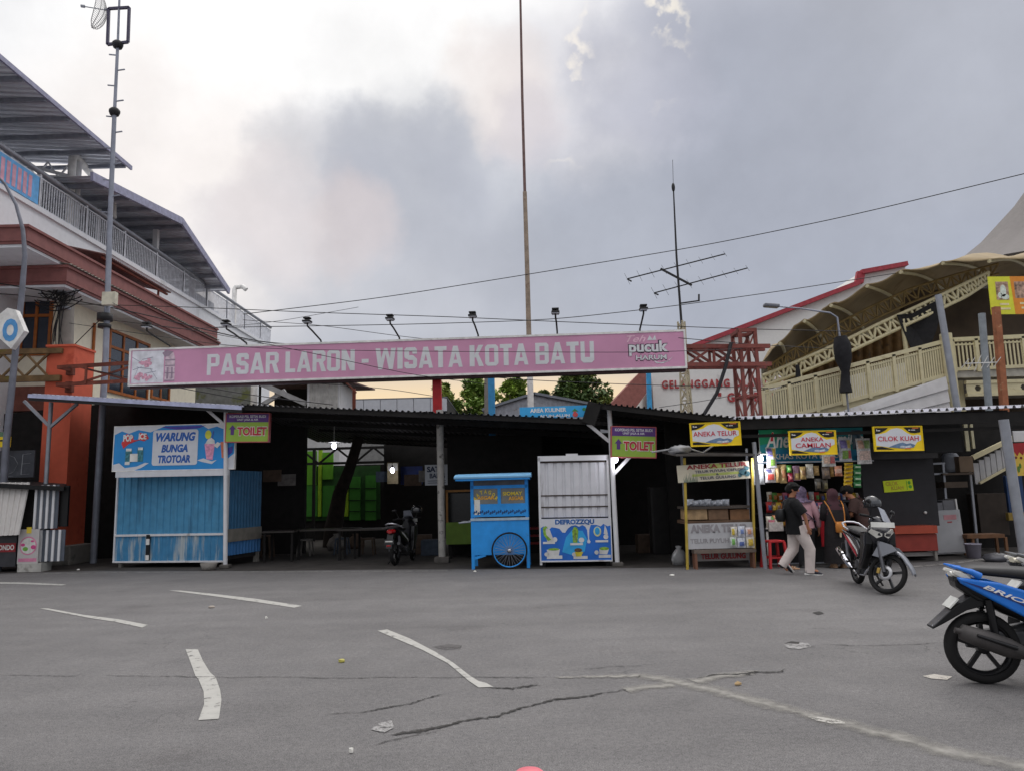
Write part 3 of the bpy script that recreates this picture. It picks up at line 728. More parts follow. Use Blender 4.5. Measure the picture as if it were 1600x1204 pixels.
# diamond hanging sign with a round letter
sd_ = thing('hanging_sign', 'white diamond shaped sign with a blue letter on the lamp pole', 'sign', A(18,560,Yl-.25))
def face(px): return [A(x,y,Yl-.25) for x,y in px]
out = face([(-12,500),(12,481),(24,484),(38,517),(17,545),(-10,520)])
b = B(); b.add(out+[v+Vector((0,.18,0)) for v in out], [list(range(6)), list(range(11,5,-1))]+[(i,i+6,(i+1)%6+6,(i+1)%6) for i in range(6)])
b.build('panel', M_white, sd_, True)
x0_,x1_,z0_,z1_ = Rc(4,498,28,534,Yl-.25)
lettering(sd_, 'O', x0_-sd_.location.x, x1_-sd_.location.x, z0_-sd_.location.z, z1_-sd_.location.z, mat('letter_blue',(84,150,206),.5), y=-.002, bold=.06)
# concrete utility pole with a bundle of cables
Yc = 21.2
cp = thing('utility_pole', 'weathered round concrete utility pole behind the orange pillar', 'pole', A(104,700,Yc).xy.to_3d())
q = A(104,432,Yc); q0 = cp.location
B().tube([(q0.x,q0.y,0),(q.x+.03,q.y,q.z)], [.24,.19], 16).build('shaft', M_conc, cp, True)
b = B()
for z in (q.z-.1, q.z-.55, q.z-1.0): b.lathe([(.2,-.05),(.235,-.05),(.235,.05),(.2,.05)], (q.x+.02,q.y,z), 16)
b.bar((q.x-.5,q.y-.22,q.z-.5),(q.x+.5,q.y-.22,q.z-.5),.06)
b.build('bracket', M_galv, cp, True)
tc_ = B()
for k in range(20):
    a = A(random.uniform(52,96), random.uniform(448,478), Yc-.35+random.uniform(-.2,.2)); c = A(random.uniform(84,132), random.uniform(440,480), Yc-.3+random.uniform(-.2,.2)); mdp = a.lerp(c,.5); mdp.z -= random.uniform(.1,.6)
    pts = [a*(1-t)**2+mdp*2*t*(1-t)+c*t*t for t in [i/8 for i in range(9)]]; tc_.tube(pts, random.uniform(.012,.022), 5)
for k in range(7):
    a = A(100+random.uniform(-6,8), 460, Yc-.3); c = A(random.uniform(78,100), random.uniform(530,560), Yc-.3); m_ = a.lerp(c,.6)+Vector((random.uniform(-.4,.1),0,.1))
    tc_.tube([a*(1-t)**2+m_*2*t*(1-t)+c*t*t for t in [i/8 for i in range(9)]], .012, 5)
tag(tc_.build('cable_tangle', M_cable), 'black tangle of cables hanging around the concrete utility pole', 'cable', kind='stuff')

# tall tubular mast with grid dish
Ym = 20.0
mq = [A(160,640,Ym), A(165,560,Ym), A(172,340,Ym), A(179,175,Ym), A(184,70,Ym), A(188,-40,Ym)]
ms = thing('antenna_mast', 'tall grey stepped mast carrying a grid dish and square frame', 'mast', (mq[0].x, Ym, 0))
b = B().tube([(mq[0].x-.03,Ym,0)]+mq[:4], [.085,.085,.08,.068,.058], 14); b.tube([mq[3], mq[4]], [.046,.042], 12); b.tube([mq[4], mq[5]], [.034,.03], 10)
b.build('shaft', M_lamp_grey, ms, True)
b = B()
for q in (mq[3], mq[4]): b.lathe([(.06,-.12),(.12,-.1),(.15,-.02),(.15,.04),(.1,.1),(.06,.12)], q, 14)
b.build('collar', M_dark, ms, True)
b = B()
for i in range(11):
    q = mq[2].lerp(mq[4], (i+.3)/11.); s_ = 1 if i % 2 else -1
    b.bar(q, q+Vector((.24*s_,0,.03)), .03)
b.build('step', M_lamp_grey, ms, True)
b = B(); fr = [A(170,14,Ym), A(202,12,Ym), A(200,66,Ym), A(168,70,Ym)]
for i in range(4): b.bar(fr[i], fr[(i+1)%4], .07)
b.build('frame', mat('mast_frame',(70,66,88),.5), ms, True)
dc = A(157,16,Ym)
dish = B()
R_ = .62; nR, nC = 7, 26
def dp(r, t): return Vector((r*r*-.42/R_+.02, r*math.cos(t), r*math.sin(t)))
Md = Matrix.Translation(dc+Vector((.12,0,0))) @ Matrix.Rotation(rad(7),4,'Z') @ Matrix.Rotation(rad(6),4,'Y')
for i in range(nC):
    zz = -R_+2*R_*(i+.5)/nC; ww = math.sqrt(max(0,R_*R_-zz*zz))*.62
    ps = []
    for k in range(7):
        yy = -ww+2*ww*k/6; r2_ = yy*yy+zz*zz; ps.append(Md @ Vector((-.42*r2_/R_, yy, zz)))
    dish.tube(ps, .009, 4)
for k in range(5):
    ps = []
    for j in range(13):
        zz = -R_+2*R_*j/12; yy = (k-2)/2*.6*math.sqrt(max(0,R_*R_-zz*zz)); ps.append(Md @ Vector((-.42*(yy*yy+zz*zz)/R_, yy, zz)))
    dish.tube(ps, .012, 4)
dsh = dish.build('grid_dish', mat('dish_white',(206,206,204),.5), ms, True)
B().tube([Md@Vector((0,0,0)), Md@Vector((-.62,0,.02))], .018, 6).tube([Md@Vector((-.56,0,.02)),Md@Vector((-.66,0,.02))], .045, 8).tube([Md@Vector((0,0,0)), fr[0]], .035, 6).build('feed_arm', M_galv, dsh, True)
x0,x1,z0,z1 = Rc(163,458,184,478,Ym-.12)
B().box((x0,Ym-.26,z0),(x1,Ym-.1,z1)).build('meter_box', mat('box_cream',(206,200,180),.6), ms, True, bev=.01)
q = A(164,496,Ym); b = B().lathe([(.13,-.1),(.2,-.1),(.2,.1),(.13,.1)], q, 14).lathe([(.13,-.3),(.17,-.3),(.17,-.2),(.13,-.2)], q, 14); b.build('clamp', M_dark, ms, True)

# ------------------------------------------------------------------ long pink billboard
cA, cB = A(204,574,18.9), A(1069,545,18.1)
ang = math.atan2(cB.y-cA.y, cB.x-cA.x); W_ = (cB-cA).length
hB = A(640,533,18.5).z - A(640,586,18.5).z
bb = thing('billboard', 'long pink billboard with white capital lettering spanning the market entrance', 'billboard', ((cA.x+cB.x)/2,(cA.y+cB.y)/2,(cA.z+cB.z)/2-hB/2), ang, tilt=-math.asin((cB.z-cA.z)/W_))
w2 = W_/2
B().box((-w2,0,0),(w2,.3,hB)).build('panel', M_pink, bb)
b = B(); b.box((-w2-.05,-.015,hB),(w2+.05,.32,hB+.05)).box((-w2-.05,-.015,-.05),(w2+.05,.32,0)).box((-w2-.05,-.015,0),(-w2,.32,hB)).box((w2,-.015,0),(w2+.05,.32,hB))
b.build('frame', M_white, bb)
b = B(); b.box((-w2-.02,.04,-.11),(w2+.02,.24,-.052)); b.build('rail', mat('dark_maroon',(64,40,42),.7), bb)
def u(px): return -w2+(px-204)/(1069-204)*W_
M_letter = mat('letter_white', (216,217,219), .5, var=.05)
# heavy condensed capitals built stroke by stroke
def ch(x0,y0,x1,y1,c=.09,k='abcd'):
    p = []
    for q,(x,y,dx,dy) in zip('abcd',((x0,y0,1,1),(x1,y0,-1,1),(x1,y1,-1,-1),(x0,y1,1,-1))):
        if q in k:
            e = [(x+dx*c*1.6,y),(x,y+dy*c)]
            p += e[::-1] if q in 'ac' else e
        else: p.append((x,y))
    return p
R4 = lambda a,b_,c,d: [(a,b_),(c,b_),(c,d),(a,d)]
GL = {'P':(1,[R4(0,0,.31,1), ch(.2,.40,1,1,.1,'bc')],[R4(.31,.56,.69,.84)]),
 'A':(1.12,[[(0,0),(.27,0),(.62,1),(.34,1)],[(1,0),(.73,0),(.38,1),(.66,1)],R4(.22,.17,.78,.34)],[]),
 'S':(1,[ch(0,.80,1,1,.1,'cd'),ch(0,.46,.38,.9,.08,'a'),[(0,.62),(.3,.40),(1,.38),(1,.44),(.7,.62)],ch(.69,.1,1,.52,.08,'c'),ch(0,0,1,.20,.1,'ab'),R4(0,.1,.36,.31),R4(.64,.69,1,.9)],[]),
 'R':(1.03,[R4(0,0,.31,1), ch(.2,.44,1,1,.1,'bc'), [(.46,.5),(.80,.47),(1.06,0),(.70,0)]],[R4(.31,.60,.69,.84)]),
 'L':(.8,[R4(0,0,.45,1),R4(.4,0,1,.18)],[]), 'O':(1.03,[ch(0,0,1,1,.11)],[ch(.31,.17,.69,.83,.04)]), 'N':(1.05,[R4(0,0,.33,1),R4(.67,0,1,1),[(.0,1),(.34,1),(1,0),(.66,0)]],[]),
 '-':(.55,[R4(0,.34,1,.52)],[]), 'W':(1.6,[[(0,1),(.23,1),(.34,0),(.14,0)],[(.14,0),(.34,0),(.56,1),(.42,1)],[(.66,0),(.86,0),(.58,1),(.44,1)],[(1,1),(.77,1),(.66,0),(.86,0)]],[]),
 'I':(.42,[R4(0,0,1,1)],[]), 'T':(.95,[R4(0,.81,1,1),R4(.3,0,.7,.9)],[]), 'K':(1.08,[R4(0,0,.36,1),[(.3,.42),(.5,.40),(1,1),(.64,1)],[(.38,.6),(.58,.68),(1.02,0),(.66,0)]],[]),
 'B':(1.03,[R4(0,0,.31,1),ch(.2,0,1,1,.1,'bc')],[R4(.31,.17,.69,.42),R4(.31,.6,.69,.84)]), 'U':(1.03,[R4(0,.2,.31,1),R4(.69,.2,1,1),ch(0,0,1,.26,.12,'ab')],[])}
def block_words(txt, x0, x1, z0, z1):
    tot = sum((GL[c][0]+.13) if c != ' ' else .42 for c in txt)-.13; sc = (x1-x0)/tot; x = x0; b = B(); hh = z1-z0
    for c in txt:
        if c == ' ': x += .42*sc; continue
        wd, solid, holes = GL[c]; wl_ = wd*sc; P = lambda q: (x+q[0]*wl_, z0+q[1]*hh)
        for i, poly in enumerate(solid):
            if holes and i == len(solid)-1 and c in 'PBO' or (c == 'R' and i == 1):
                # bowl with its counter: split into columns round the hole
                xs = sorted({p[0] for p in poly}); xa, xb = holes[0][0][0] if c != 'O' else .31, holes[0][1][0] if c != 'O' else .69
                bot = min(p[1] for p in poly); segs = []
                hs = [(min(p[1] for p in h), max(p[1] for p in h)) for h in holes]; zz = bot
                for lo_, hi_ in hs: segs.append((zz, lo_)); zz = hi_
                segs.append((zz, 1))
                for lo_, hi_ in segs: b.prism([P(q) for q in R4(xa, lo_, xb, hi_)], -.004, 0)
                cut = [q for q in poly if q[0] >= xb]
                b.prism([P(q) for q in [(xb,bot)]+cut+[(xb,1)]], -.0045, 0)
                if c == 'O': b.prism([P(q) for q in [(xa,1),(.176,1),(0,.89),(0,.11),(.176,0),(xa,0)]], -.0045, 0)
            else: b.prism([P(q) for q in poly], -.004-.0004*i, 0)
        x += (wd+.13)*sc
    return b
block_words('PASAR LARON - WISATA KOTA BATU', u(328), u(933), .19*hB, .81*hB).build('lettering', M_letter, bb)
M_ink = mat('dark_ink', (60,40,60), .6)
lettering(bb, 'Teh', u(983), u(1012), .74*hB, .93*hB, mat('pale_pink',(232,190,206),.5), bold=.01, shear=.4)
lettering(bb, 'pucuk', u(986)-.02, u(1045)+.02, .34*hB-.02, .76*hB+.02, M_ink, bold=.075)
lettering(bb, 'pucuk', u(986), u(1045), .34*hB, .76*hB, M_letter, y=-.004, bold=.035)
lettering(bb, 'HARUM', u(996)-.01, u(1042)+.01, .20*hB-.01, .36*hB, M_ink, y=-.004, bold=.05)
lettering(bb, 'HARUM', u(996), u(1042), .21*hB, .35*hB, M_letter, y=-.008, bold=.02)
b = B(); b.prism([(u(1014),.78*hB),(u(1018),.92*hB),(u(1022),.80*hB),(u(1026),.93*hB),(u(1028),.78*hB)], -.006, 0)
b.prism([(u(1022),.2*hB),(u(1030),.13*hB),(u(1042),.14*hB),(u(1052),.3*hB),(u(1046),.18*hB),(u(1036),.10*hB),(u(1026),.11*hB)], -.006, 0)
b.build('emblem', M_letter, bb)
# picture field at the left end
b = B(); b.box((u(206),-.004,.02),(u(258),0,hB-.02)); pf = b.build('picture', mat('picture_white',(222,222,228),.5), bb)
b = B()
rs_ = random.Random(3)
def blot(b, cx, cz, r, n, y):
    pts = [(cx+r*rs_.uniform(.5,1.1)*math.cos(2*math.pi*i/n), cz+r*rs_.uniform(.4,1.0)*math.sin(2*math.pi*i/n)) for i in range(n)]
    b.prism(pts, y-.003, y)
for i in range(10): blot(b, u(rs_.uniform(216,236)), hB*rs_.uniform(.52,.72), .065, 9, -.004-.0004*i)
for i in range(10): blot(b, u(rs_.uniform(212,244)), hB*rs_.uniform(.08,.3), .075, 9, -.004-.0004*i)
b.build('blossom', mat('blossom_pink',(214,160,178),.5,var=.25,scale=20), pf)
b = B()
for c0,c1 in (((208,.42),(222,.5)),((214,.5),(240,.42)),((210,.15),(216,.45)),((228,.3),(246,.36)),((236,.45),(248,.12)),((222,.72),(240,.78)),((206,.8),(222,.62))):
    x,y_ = u(c0[0]), c0[1]*hB; x2,y2 = u(c1[0]), c1[1]*hB; d = .006
    b.prism([(x,y_-d),(x2,y2-d),(x2,y2+d),(x,y_+d)], -.0075, -.004)
b.build('branch', mat('twig_grey',(120,122,140),.6), pf)
b = B(); b.prism([(u(260),.06*hB),(u(276),.06*hB),(u(276),.72*hB),(u(273),.9*hB),(u(266),.93*hB),(u(260),.74*hB)], -.006, 0)
bt = b.build('bottle_picture', mat('bottle_pale',(208,186,196),.5,var=.25,scale=12), bb)
b = B()
for z0,z1 in ((.06,.09),(.5,.53),(.66,.7),(.28,.31)): b.prism(rect(u(260),z0*hB,u(276),z1*hB), -.009, -.006)
b.prism([(u(255),.9*hB),(u(262),.98*hB),(u(273),.93*hB),(u(266),.8*hB),(u(259),.78*hB)], -.0095, -.006)
b.prism(rect(u(263),.12*hB,u(266),.46*hB), -.009, -.006).prism(rect(u(270),.12*hB,u(273),.46*hB), -.009, -.006)
b.build('band', mat('bottle_grey',(160,140,156),.6), bt)
# seven flood lamps on gooseneck arms
for i, (pxb, pxt, pyt) in enumerate(((266,249,517),(390,374,514),(509,500,510),(633,627,506),(756,752,502),(878,876,497),(1004,1006,492))):
    xb, xt = u(pxb), u(pxt); tz = (598-pyt-(1-(pxt-204)/865.)*0-((pxt-204)/865.)*28)/53.*hB
    tz = hB + (547-(pxt-204)/863.*30-pyt)/53.*hB
    b = B().tube([(xb,.05,hB+.04),(xb,-.0,hB+.1),(xb*.5+xt*.5,-.45,hB+.25),(xt,-.6,tz-.1),(xt,-.62,tz-.02)], .022, 8)
    am = b.build('lamp_arm', M_dark, bb)
    b = B(); b.box((xt-.1,-.74,tz-.01),(xt+.1,-.52,tz+.035)).box((xt-.085,-.71,tz+.075),(xt+.085,-.55,tz+.115)).box((xt-.02,-.65,tz+.035),(xt+.02,-.61,tz+.075))
    b.build('flood_lamp', M_dark, am, bev=.01)
    B().box((xt-.085,-.73,tz-.03),(xt+.085,-.53,tz-.011)).build('lens', mat('lamp_lens',(170,172,180),.2), am)
# struts to the pillar on the left
b = B(); yb = cA.y+.1
z1, z0 = A(160,571,yb).z, A(160,598,yb).z
xl = PX1-.05; xr = cA.x+.2
b.bar((xl-.05,yb+.1,z1),(xr,yb,z1+.06),.09).bar((xl-.05,yb+.1,z0),(xr,yb,z0+.04),.09)
b.bar((xl+.5,yb+.05,z0),(xr-.1,yb+.02,z1),.05).bar((xl+.5,yb+.04,z1),(xr-.1,yb+.03,z0),.05).bar((xl+.75,yb,z0),(xl+.75,yb,z1),.05)
b.box((PX1-.12,YP-.12,z1-.14),(PX1+.06,YP,z1+.14)).box((PX1-.12,YP-.12,z0-.14),(PX1+.06,YP,z0+.14))
b.bar((xl-.02,yb+.1,z1),(PX1-.02,YP-.05,z1),.08).bar((xl-.02,yb+.1,z0),(PX1-.02,YP-.05,z0),.08)
b.build('strut', M_rust, bb, True)
# red lattice tower at the right
yt = 18.4
tw = thing('lattice_tower', 'red rusty lattice tower holding the right end of the billboard', 'tower', A(1176,690,yt).xy.to_3d())
xL, xR = A(1160,580,yt).x, A(1184,580,yt).x; zT = A(1170,516,yt).z; dpt = .62
b = B()
for x_, y_ in ((xL,yt),(xR,yt),(xL,yt+dpt),(xR,yt+dpt)): b.bar((x_,y_,0),(x_,y_,zT),.08)
b.build('upright', M_redsteel, tw, True)
b = B(); z = .6
while z < zT-.1:
    for (a_, c_) in (((xL,yt),(xR,yt)),((xR,yt),(xR,yt+dpt)),((xL,yt+dpt),(xR,yt+dpt)),((xL,yt),(xL,yt+dpt))):
        b.bar((a_[0],a_[1],z),(c_[0],c_[1],z),.05); b.bar((a_[0],a_[1],z),(c_[0],c_[1],min(z+.8,zT)),.035)
    z += .8
for (a_, c_) in (((xL-.04,yt),(xR+.04,yt)),((xR,yt),(xR,yt+dpt)),((xL-.04,yt+dpt),(xR+.04,yt+dpt)),((xL,yt),(xL,yt+dpt))): b.bar((a_[0],a_[1],zT),(c_[0],c_[1],zT),.09)
b.build('bracing', M_redsteel, tw, True)
b = B(); za, zb_ = A(1110,543,yt).z, A(1110,571,yt).z; xl = cB.x+.03
for y_ in (yt+.02, yt+.42):
    b.bar((xl,y_-.25,za),(xR+.35,y_,za),.1).bar((xl,y_-.25,zb_),(xR+.35,y_,zb_),.1)
    b.bar((xl+.05,y_-.22,zb_),(xl+.75,y_-.1,za),.055).bar((xl+.05,y_-.21,za),(xl+.75,y_-.1,zb_),.055).bar((xl+.75,y_-.1,za),(xL-.02,y_,zb_),.055).bar((xl+.75,y_-.1,zb_),(xL-.02,y_,za),.055)
    b.bar((xl+.75,y_-.12,zb_),(xl+.75,y_-.12,za),.06)
b.build('boom', M_redsteel, tw, True)
# thick black cable hanging from the tower
c0, c1 = A(1134,572,yt-.3), A(1098,650,yt-.3)
tag(B().tube([c0+Vector((.2,.1,.6)), c0, c0.lerp(c1,.5)+Vector((.06,0,-.05)), c1, c1+Vector((-.15,0,-.25))], .045, 8).build('hanging_cable', M_cable), 'thick black cable drooping from the red tower boom', 'cable')

# posts behind and under the billboard
def post(name, label, pxb, pxt, pyt, Y, r, m, taper=1.0, square=False, cat='post', pyb=640, stub=None):
    a = A(pxb, pyb, Y); t = A(pxt, pyt, Y); d = (t-a); k = a.z/d.z; base = a-d*k if stub is None else A(pxb, stub, Y)
    b = B()
    if square: b.bar(base, t, r*2)
    else: b.tube([base, t], [r, r*taper], 12)
    return tag(b.build(name, m, base=base), label, cat)
post('steel_post', 'bright red square post under the middle of the billboard', 684, 682, 560, 18.9, .11, M_red, square=True, stub=652)
post('concrete_post', 'thin grey concrete post beside the light blue post', 762, 762, 560, 24, .11, M_conc)
post('blue_post', 'light blue square post under the billboard, right of grey post', 768.5, 767, 560, 20, .09, M_blueline, square=True)
fp = thing('flag_pole', 'very tall tapering pole, rusty above and white at its foot', 'pole', A(829,690,26).xy.to_3d())
a = A(829.5,640,26); t = A(820,300,26); t2 = A(812,-60,26); fp.location = (a.x+.02, 26, 0)
B().tube([(a.x+.03,26,0), a, A(828,585,26)], [.115,.11,.105], 12).build('foot', M_white, fp, True)
B().tube([A(828,585,26), A(824,430,26), t], [.095,.085,.075], 12).build('lower_shaft', mat('rusty_pole',(150,134,118),.7,var=.2,dirt=(120,92,74),dirt_amt=.3), fp, True)
B().tube([t, A(816,150,26), t2], [.055,.05,.04], 10).build('upper_shaft', mat('dark_pole',(112,88,84),.7,var=.2), fp, True)
post('blue_post', 'light blue slim post in front of the white hall corner', 1015, 1013, 575, 30, .09, M_blueline, square=True)
# guyed lattice antenna tower
Ya = 24.0
at_ = thing('antenna_tower', 'slim cream lattice mast topped by crossed antennas', 'mast', A(1075,700,Ya).xy.to_3d())
a, t = A(1074,645,Ya), A(1065,502,Ya); d = (t-a)/(t.z-a.z); base = a-d*a.z
def tri(p, r): return [p+Vector((r*math.cos(k*2.094+.5), r*math.sin(k*2.094+.5), 0)) for k in range(3)]
b = B(); lv = []; z = 0; r0, r1 = .36, .13
n = 16
for i in range(n+1):
    z = t.z*i/n; lv.append(tri(base+d*z, r0+(r1-r0)*min(1,i/n*1.15)))
for i in range(n):
    for k in range(3):
        b.bar(lv[i][k], lv[i+1][k], .05); b.bar(lv[i][k], lv[i+1][(k+1)%3], .028); b.bar(lv[i][k], lv[i][(k+1)%3], .028); b.bar(lv[i][(k+1)%3], lv[i+1][k], .028)
b.build('lattice', mat('cream_steel',(186,176,150),.6,dirt=(130,100,80),dirt_amt=.4), at_, True)
B().tube([t-d*.8, A(1057,400,Ya), A(1052,290,Ya)], [.045,.035,.022], 8).tube([A(1052,290,Ya), A(1051,250,Ya)], .008, 5).build('pole', M_dark, at_, True)
def yagi(p0, p1, n, Lmax, label=None):
    b = B(); p0, p1 = A(*p0,Ya), A(*p1,Ya); b.bar(p0, p1, .035)
    for i in range(n):
        q = p0.lerp(p1, i/(n-1.)); L = Lmax*(1-.5*i/(n-1.)); b.tube([q+Vector((.1*L,-L*.4,-L*.5)), q+Vector((-.1*L,L*.4,L*.5))], .007, 4)
    return b.build('yagi', M_dark, at_, True)
yagi((980,436),(1133,397),9,.5); yagi((1022,458),(1168,419),9,.5)
B().bar(A(1032,420,Ya), A(1081,446,Ya), .06).bar(A(1064,474,Ya), A(1092,470,Ya), .04).bar(A(1092,471,Ya), A(1092,460,Ya), .05).bar(A(980,436,Ya), A(987,440,Ya),.04).bar(A(1022,458,Ya), A(1029,461,Ya),.04).build('crossarm', M_dark, at_, True)
B().ell(A(1052,293,Ya),(.06,.06,.16)).build('coil', M_dark, at_, True)

# ------------------------------------------------------------------ overhead cables
def cable(label, pts, r=.012):
    P = [A(x,y,Y) for x,y,Y in pts]; Q = []
    for i in range(len(P)-1):
        for k in range(8): Q.append(P[i].lerp(P[i+1], k/8))
    Q.append(P[-1])
    # smooth
    for _ in range(6): Q = [Q[0]]+[(Q[i-1]+Q[i]*2+Q[i+1])/4 for i in range(1,len(Q)-1)]+[Q[-1]]
    return tag(B().tube(Q, r*.8, 6).build('overhead_cable', M_cable), label, 'cable', 'cables strung across the sky')
cable('highest cable, climbing to the right across the open sky', [(380,491,20),(600,465,21),(830,428,21),(1100,384,20),(1330,337,18),(1640,262,16)], .014)
cable('long cable rising from the billboard top to the red hall roof', [(330,512,20),(640,507,20),(860,500,20),(1040,480,20),(1220,455,20),(1400,427,20)], .013)
cable('cable sagging flat over the billboard lamps toward the tower', [(108,475,20.9),(300,480,20),(480,488,19.6),(700,495,19.5),(900,504,19.5),(1160,514,19.5),(1330,518,20)], .013)
cable('lower black cable crossing the cream wall behind the billboard', [(108,468,20.9),(220,490,20.2),(340,520,19.8),(420,537,19.5),(620,545,19.4)], .018)
cable('cable crossing the front of the billboard lettering', [(108,505,20.9),(380,545,18),(640,549,17.6),(1000,551,17.4),(1160,545,18)], .009)
cable('cable from utility pole slanting down across the billboard letters', [(170,500,19.8),(300,515,18),(470,548,17.9),(640,585,17.8),(760,600,18)], .009)
cable('thin cable beneath the billboard running to the trees', [(260,555,19.9),(480,570,19.5),(700,584,19.5),(830,594,19.5),(1000,601,20),(1200,606,20)], .012)
cable('thin cable just below the billboard over the peach sky', [(400,592,20),(600,606,20),(700,622,20)], .01)
cable('cable over the cream side wall near the shed roof', [(170,560,19.8),(290,600,20),(400,618,20),(520,632,20)], .013)
cable('cable close above the left canopy by the cream wall', [(130,575,19),(260,602,19),(370,622,18),(420,632,18)], .012)
cable('cable from concrete pole to the mast clamp', [(110,545,20.8),(140,515,20.4),(165,492,19.9)], .016)
cable('cable entering from the left edge to the utility pole', [(-20,440,19.5),(30,448,20),(70,455,20.5),(104,462,20.9)], .022)
cable('second cable from the left edge below the first', [(-20,458,19.5),(40,462,20),(100,470,20.9)], .018)
cable('cable running along the tower boom into the hall wall', [(1060,528,18),(1170,538,18.2),(1300,545,22)], .012)
cable('cable crossing the hall wall below the red letters', [(1030,636,20),(1100,626,20),(1210,605,20)], .01)
cable('cable behind the billboard lamps on the left', [(170,470,19.8),(260,518,19),(420,505,20),(560,480,21)], .008)
cable('faint cable high above the left billboard lamps', [(380,500,21),(500,508,21),(620,525,21),(760,540,21)], .01)

# ------------------------------------------------------------------ things far behind the roof
shed = thing('rooftop_shed', 'grey corrugated shed with a dark open bay', 'shed', A(470,640,30).xy.to_3d())
x0,x1,z0,z1 = Rc(404,594,536,650,30)
xd = A(480,620,30).x
B().box((xd,30,0),(x1-.15,32.5,z1-.1)).build('wall', M_whitemetal, shed, True)
xs = A(488,620,30).x; xe = A(520,620,30).x
B().wavy((xd+.1,29.97,z0),(x1-.2,29.97,z0),(x1-.2,29.97,z1-.15),(xd+.1,29.97,z1-.15),9,.03).build('cladding', mat('old_sheet',(186,184,180),.5,dirt=(112,108,100),dirt_amt=.45,dirt_scale=2,streak=True), shed, True)
B().box((x0,32,0),(xd,32.4,z1)).box((x0,30,0),(x0+.08,30.08,z1)).build('rear_wall', M_shade, shed, True)
zr = z1
B().slab((x0-.2,29.6,zr),(x1+.05,29.6,zr),(x1+.75,33,zr-1.2+1.2),(x0-.2,33,zr+.0),.06).build('roof', mat('rust_roof',(108,84,82),.7,var=.3), shed, True)
B().bar((x1+.05,29.62,zr-.03),(x1+.62,29.62,zr-.62),.1,.06).bar((x1+.45,30,0),(x1+.45,30,zr-.4),.12).build('edge_board', M_rust, shed, True)
mb = thing('mossy_wall', 'short grey brick wall with moss beside the cream building', 'wall', A(372,640,33).xy.to_3d())
x0,x1,z0,z1 = Rc(352,592,392,640,33)
B().box((x0-2,33,0),(x1,33.4,z1)).build('wall', mat('moss_brick',(128,130,128),.9,var=.2,dirt=(104,110,52),dirt_amt=.7,dirt_scale=1.4), mb, True)
x0,x1,z0,z1 = Rc(392,596,402,640,32)
B().tube([((x0+x1)/2,32,0),((x0+x1)/2,32,z1)], .15, 10).build('white_pipe', M_white, mb, True)
tag(B().bar(A(398,595,29), A(478,630,29), .2,.2).bar(A(446,610,29.05), A(410,632,29.05), .16,.16).build('roof_brace', mat('pale_grey_steel',(160,160,160),.6)), 'pale grey sloping roof brace in front of the shed', 'brace')
lr = thing('low_roof_building', 'long low dark building with a pale segmented fascia', 'building', A(620,650,42).xy.to_3d())
x0,x1,z0,z1 = Rc(520,625,700,650,42)
b = B(); n = 7
for i in range(n):
    xa_, xb_ = x0+(x1-x0)*i/n, x0+(x1-x0)*(i+1)/n; b.box((xa_+.015,41.4,z1-.75),(xb_-.015,41.5,z1-.02))
b.build('fascia', mat('fascia_pale',(190,192,198),.5,var=.05), lr, True)
B().box((x0,41.6,0),(x1,52,z1-1.1)).build('wall', mat('dim_wall_grey',(130,130,128),.8), lr, True)
B().box((x0,41.52,z1-1.1),(x1,52,z1-.06)).build('eave', M_shade, lr, True)
B().box((x0,41.42,z1),(x1,53,z1+.05)).build('roof', M_roofgrey, lr, True)
gh = thing('gabled_hall', 'low hall with a wide grey corrugated gable', 'building', A(850,650,38).xy.to_3d())
gl, gp, gr = A(768,638,38), A(835,617,38), A(990,646,38)
B().add([(gl.x,38,0),(gr.x,38,0),(gr.x,38,gr.z),(gp.x,38,gp.z),(gl.x,38,gl.z),(gl.x,50,0),(gr.x,50,0),(gr.x,50,gr.z),(gp.x,50,gp.z),(gl.x,50,gl.z)],[(0,1,2,3,4),(9,8,7,6,5),(0,5,6,1),(1,6,7,2),(4,9,5,0)]).build('wall', M_zinc, gh, True)
b = B(); n = 34
for i in range(n):
    x_ = gl.x+(gr.x-gl.x)*(i+.5)/n
    zt_ = gl.z+(gp.z-gl.z)*(x_-gl.x)/(gp.x-gl.x) if x_ < gp.x else gp.z+(gr.z-gp.z)*(x_-gp.x)/(gr.x-gp.x)
    b.box((x_-.05,37.95,0),(x_+.05,37.999,zt_-.05))
b.build('cladding', M_zinc, gh, True)
b = B()
b.slab((gl.x-.5,37.6,gl.z-.02),(gp.x,37.6,gp.z+.12),(gp.x,50.5,gp.z+.12),(gl.x-.5,50.5,gl.z-.02),.12).slab((gp.x,37.6,gp.z+.12),(gr.x+.5,37.6,gr.z+.02),(gr.x+.5,50.5,gr.z+.02),(gp.x,50.5,gp.z+.12),.12)
b.build('roof', M_roofgrey, gh, True)

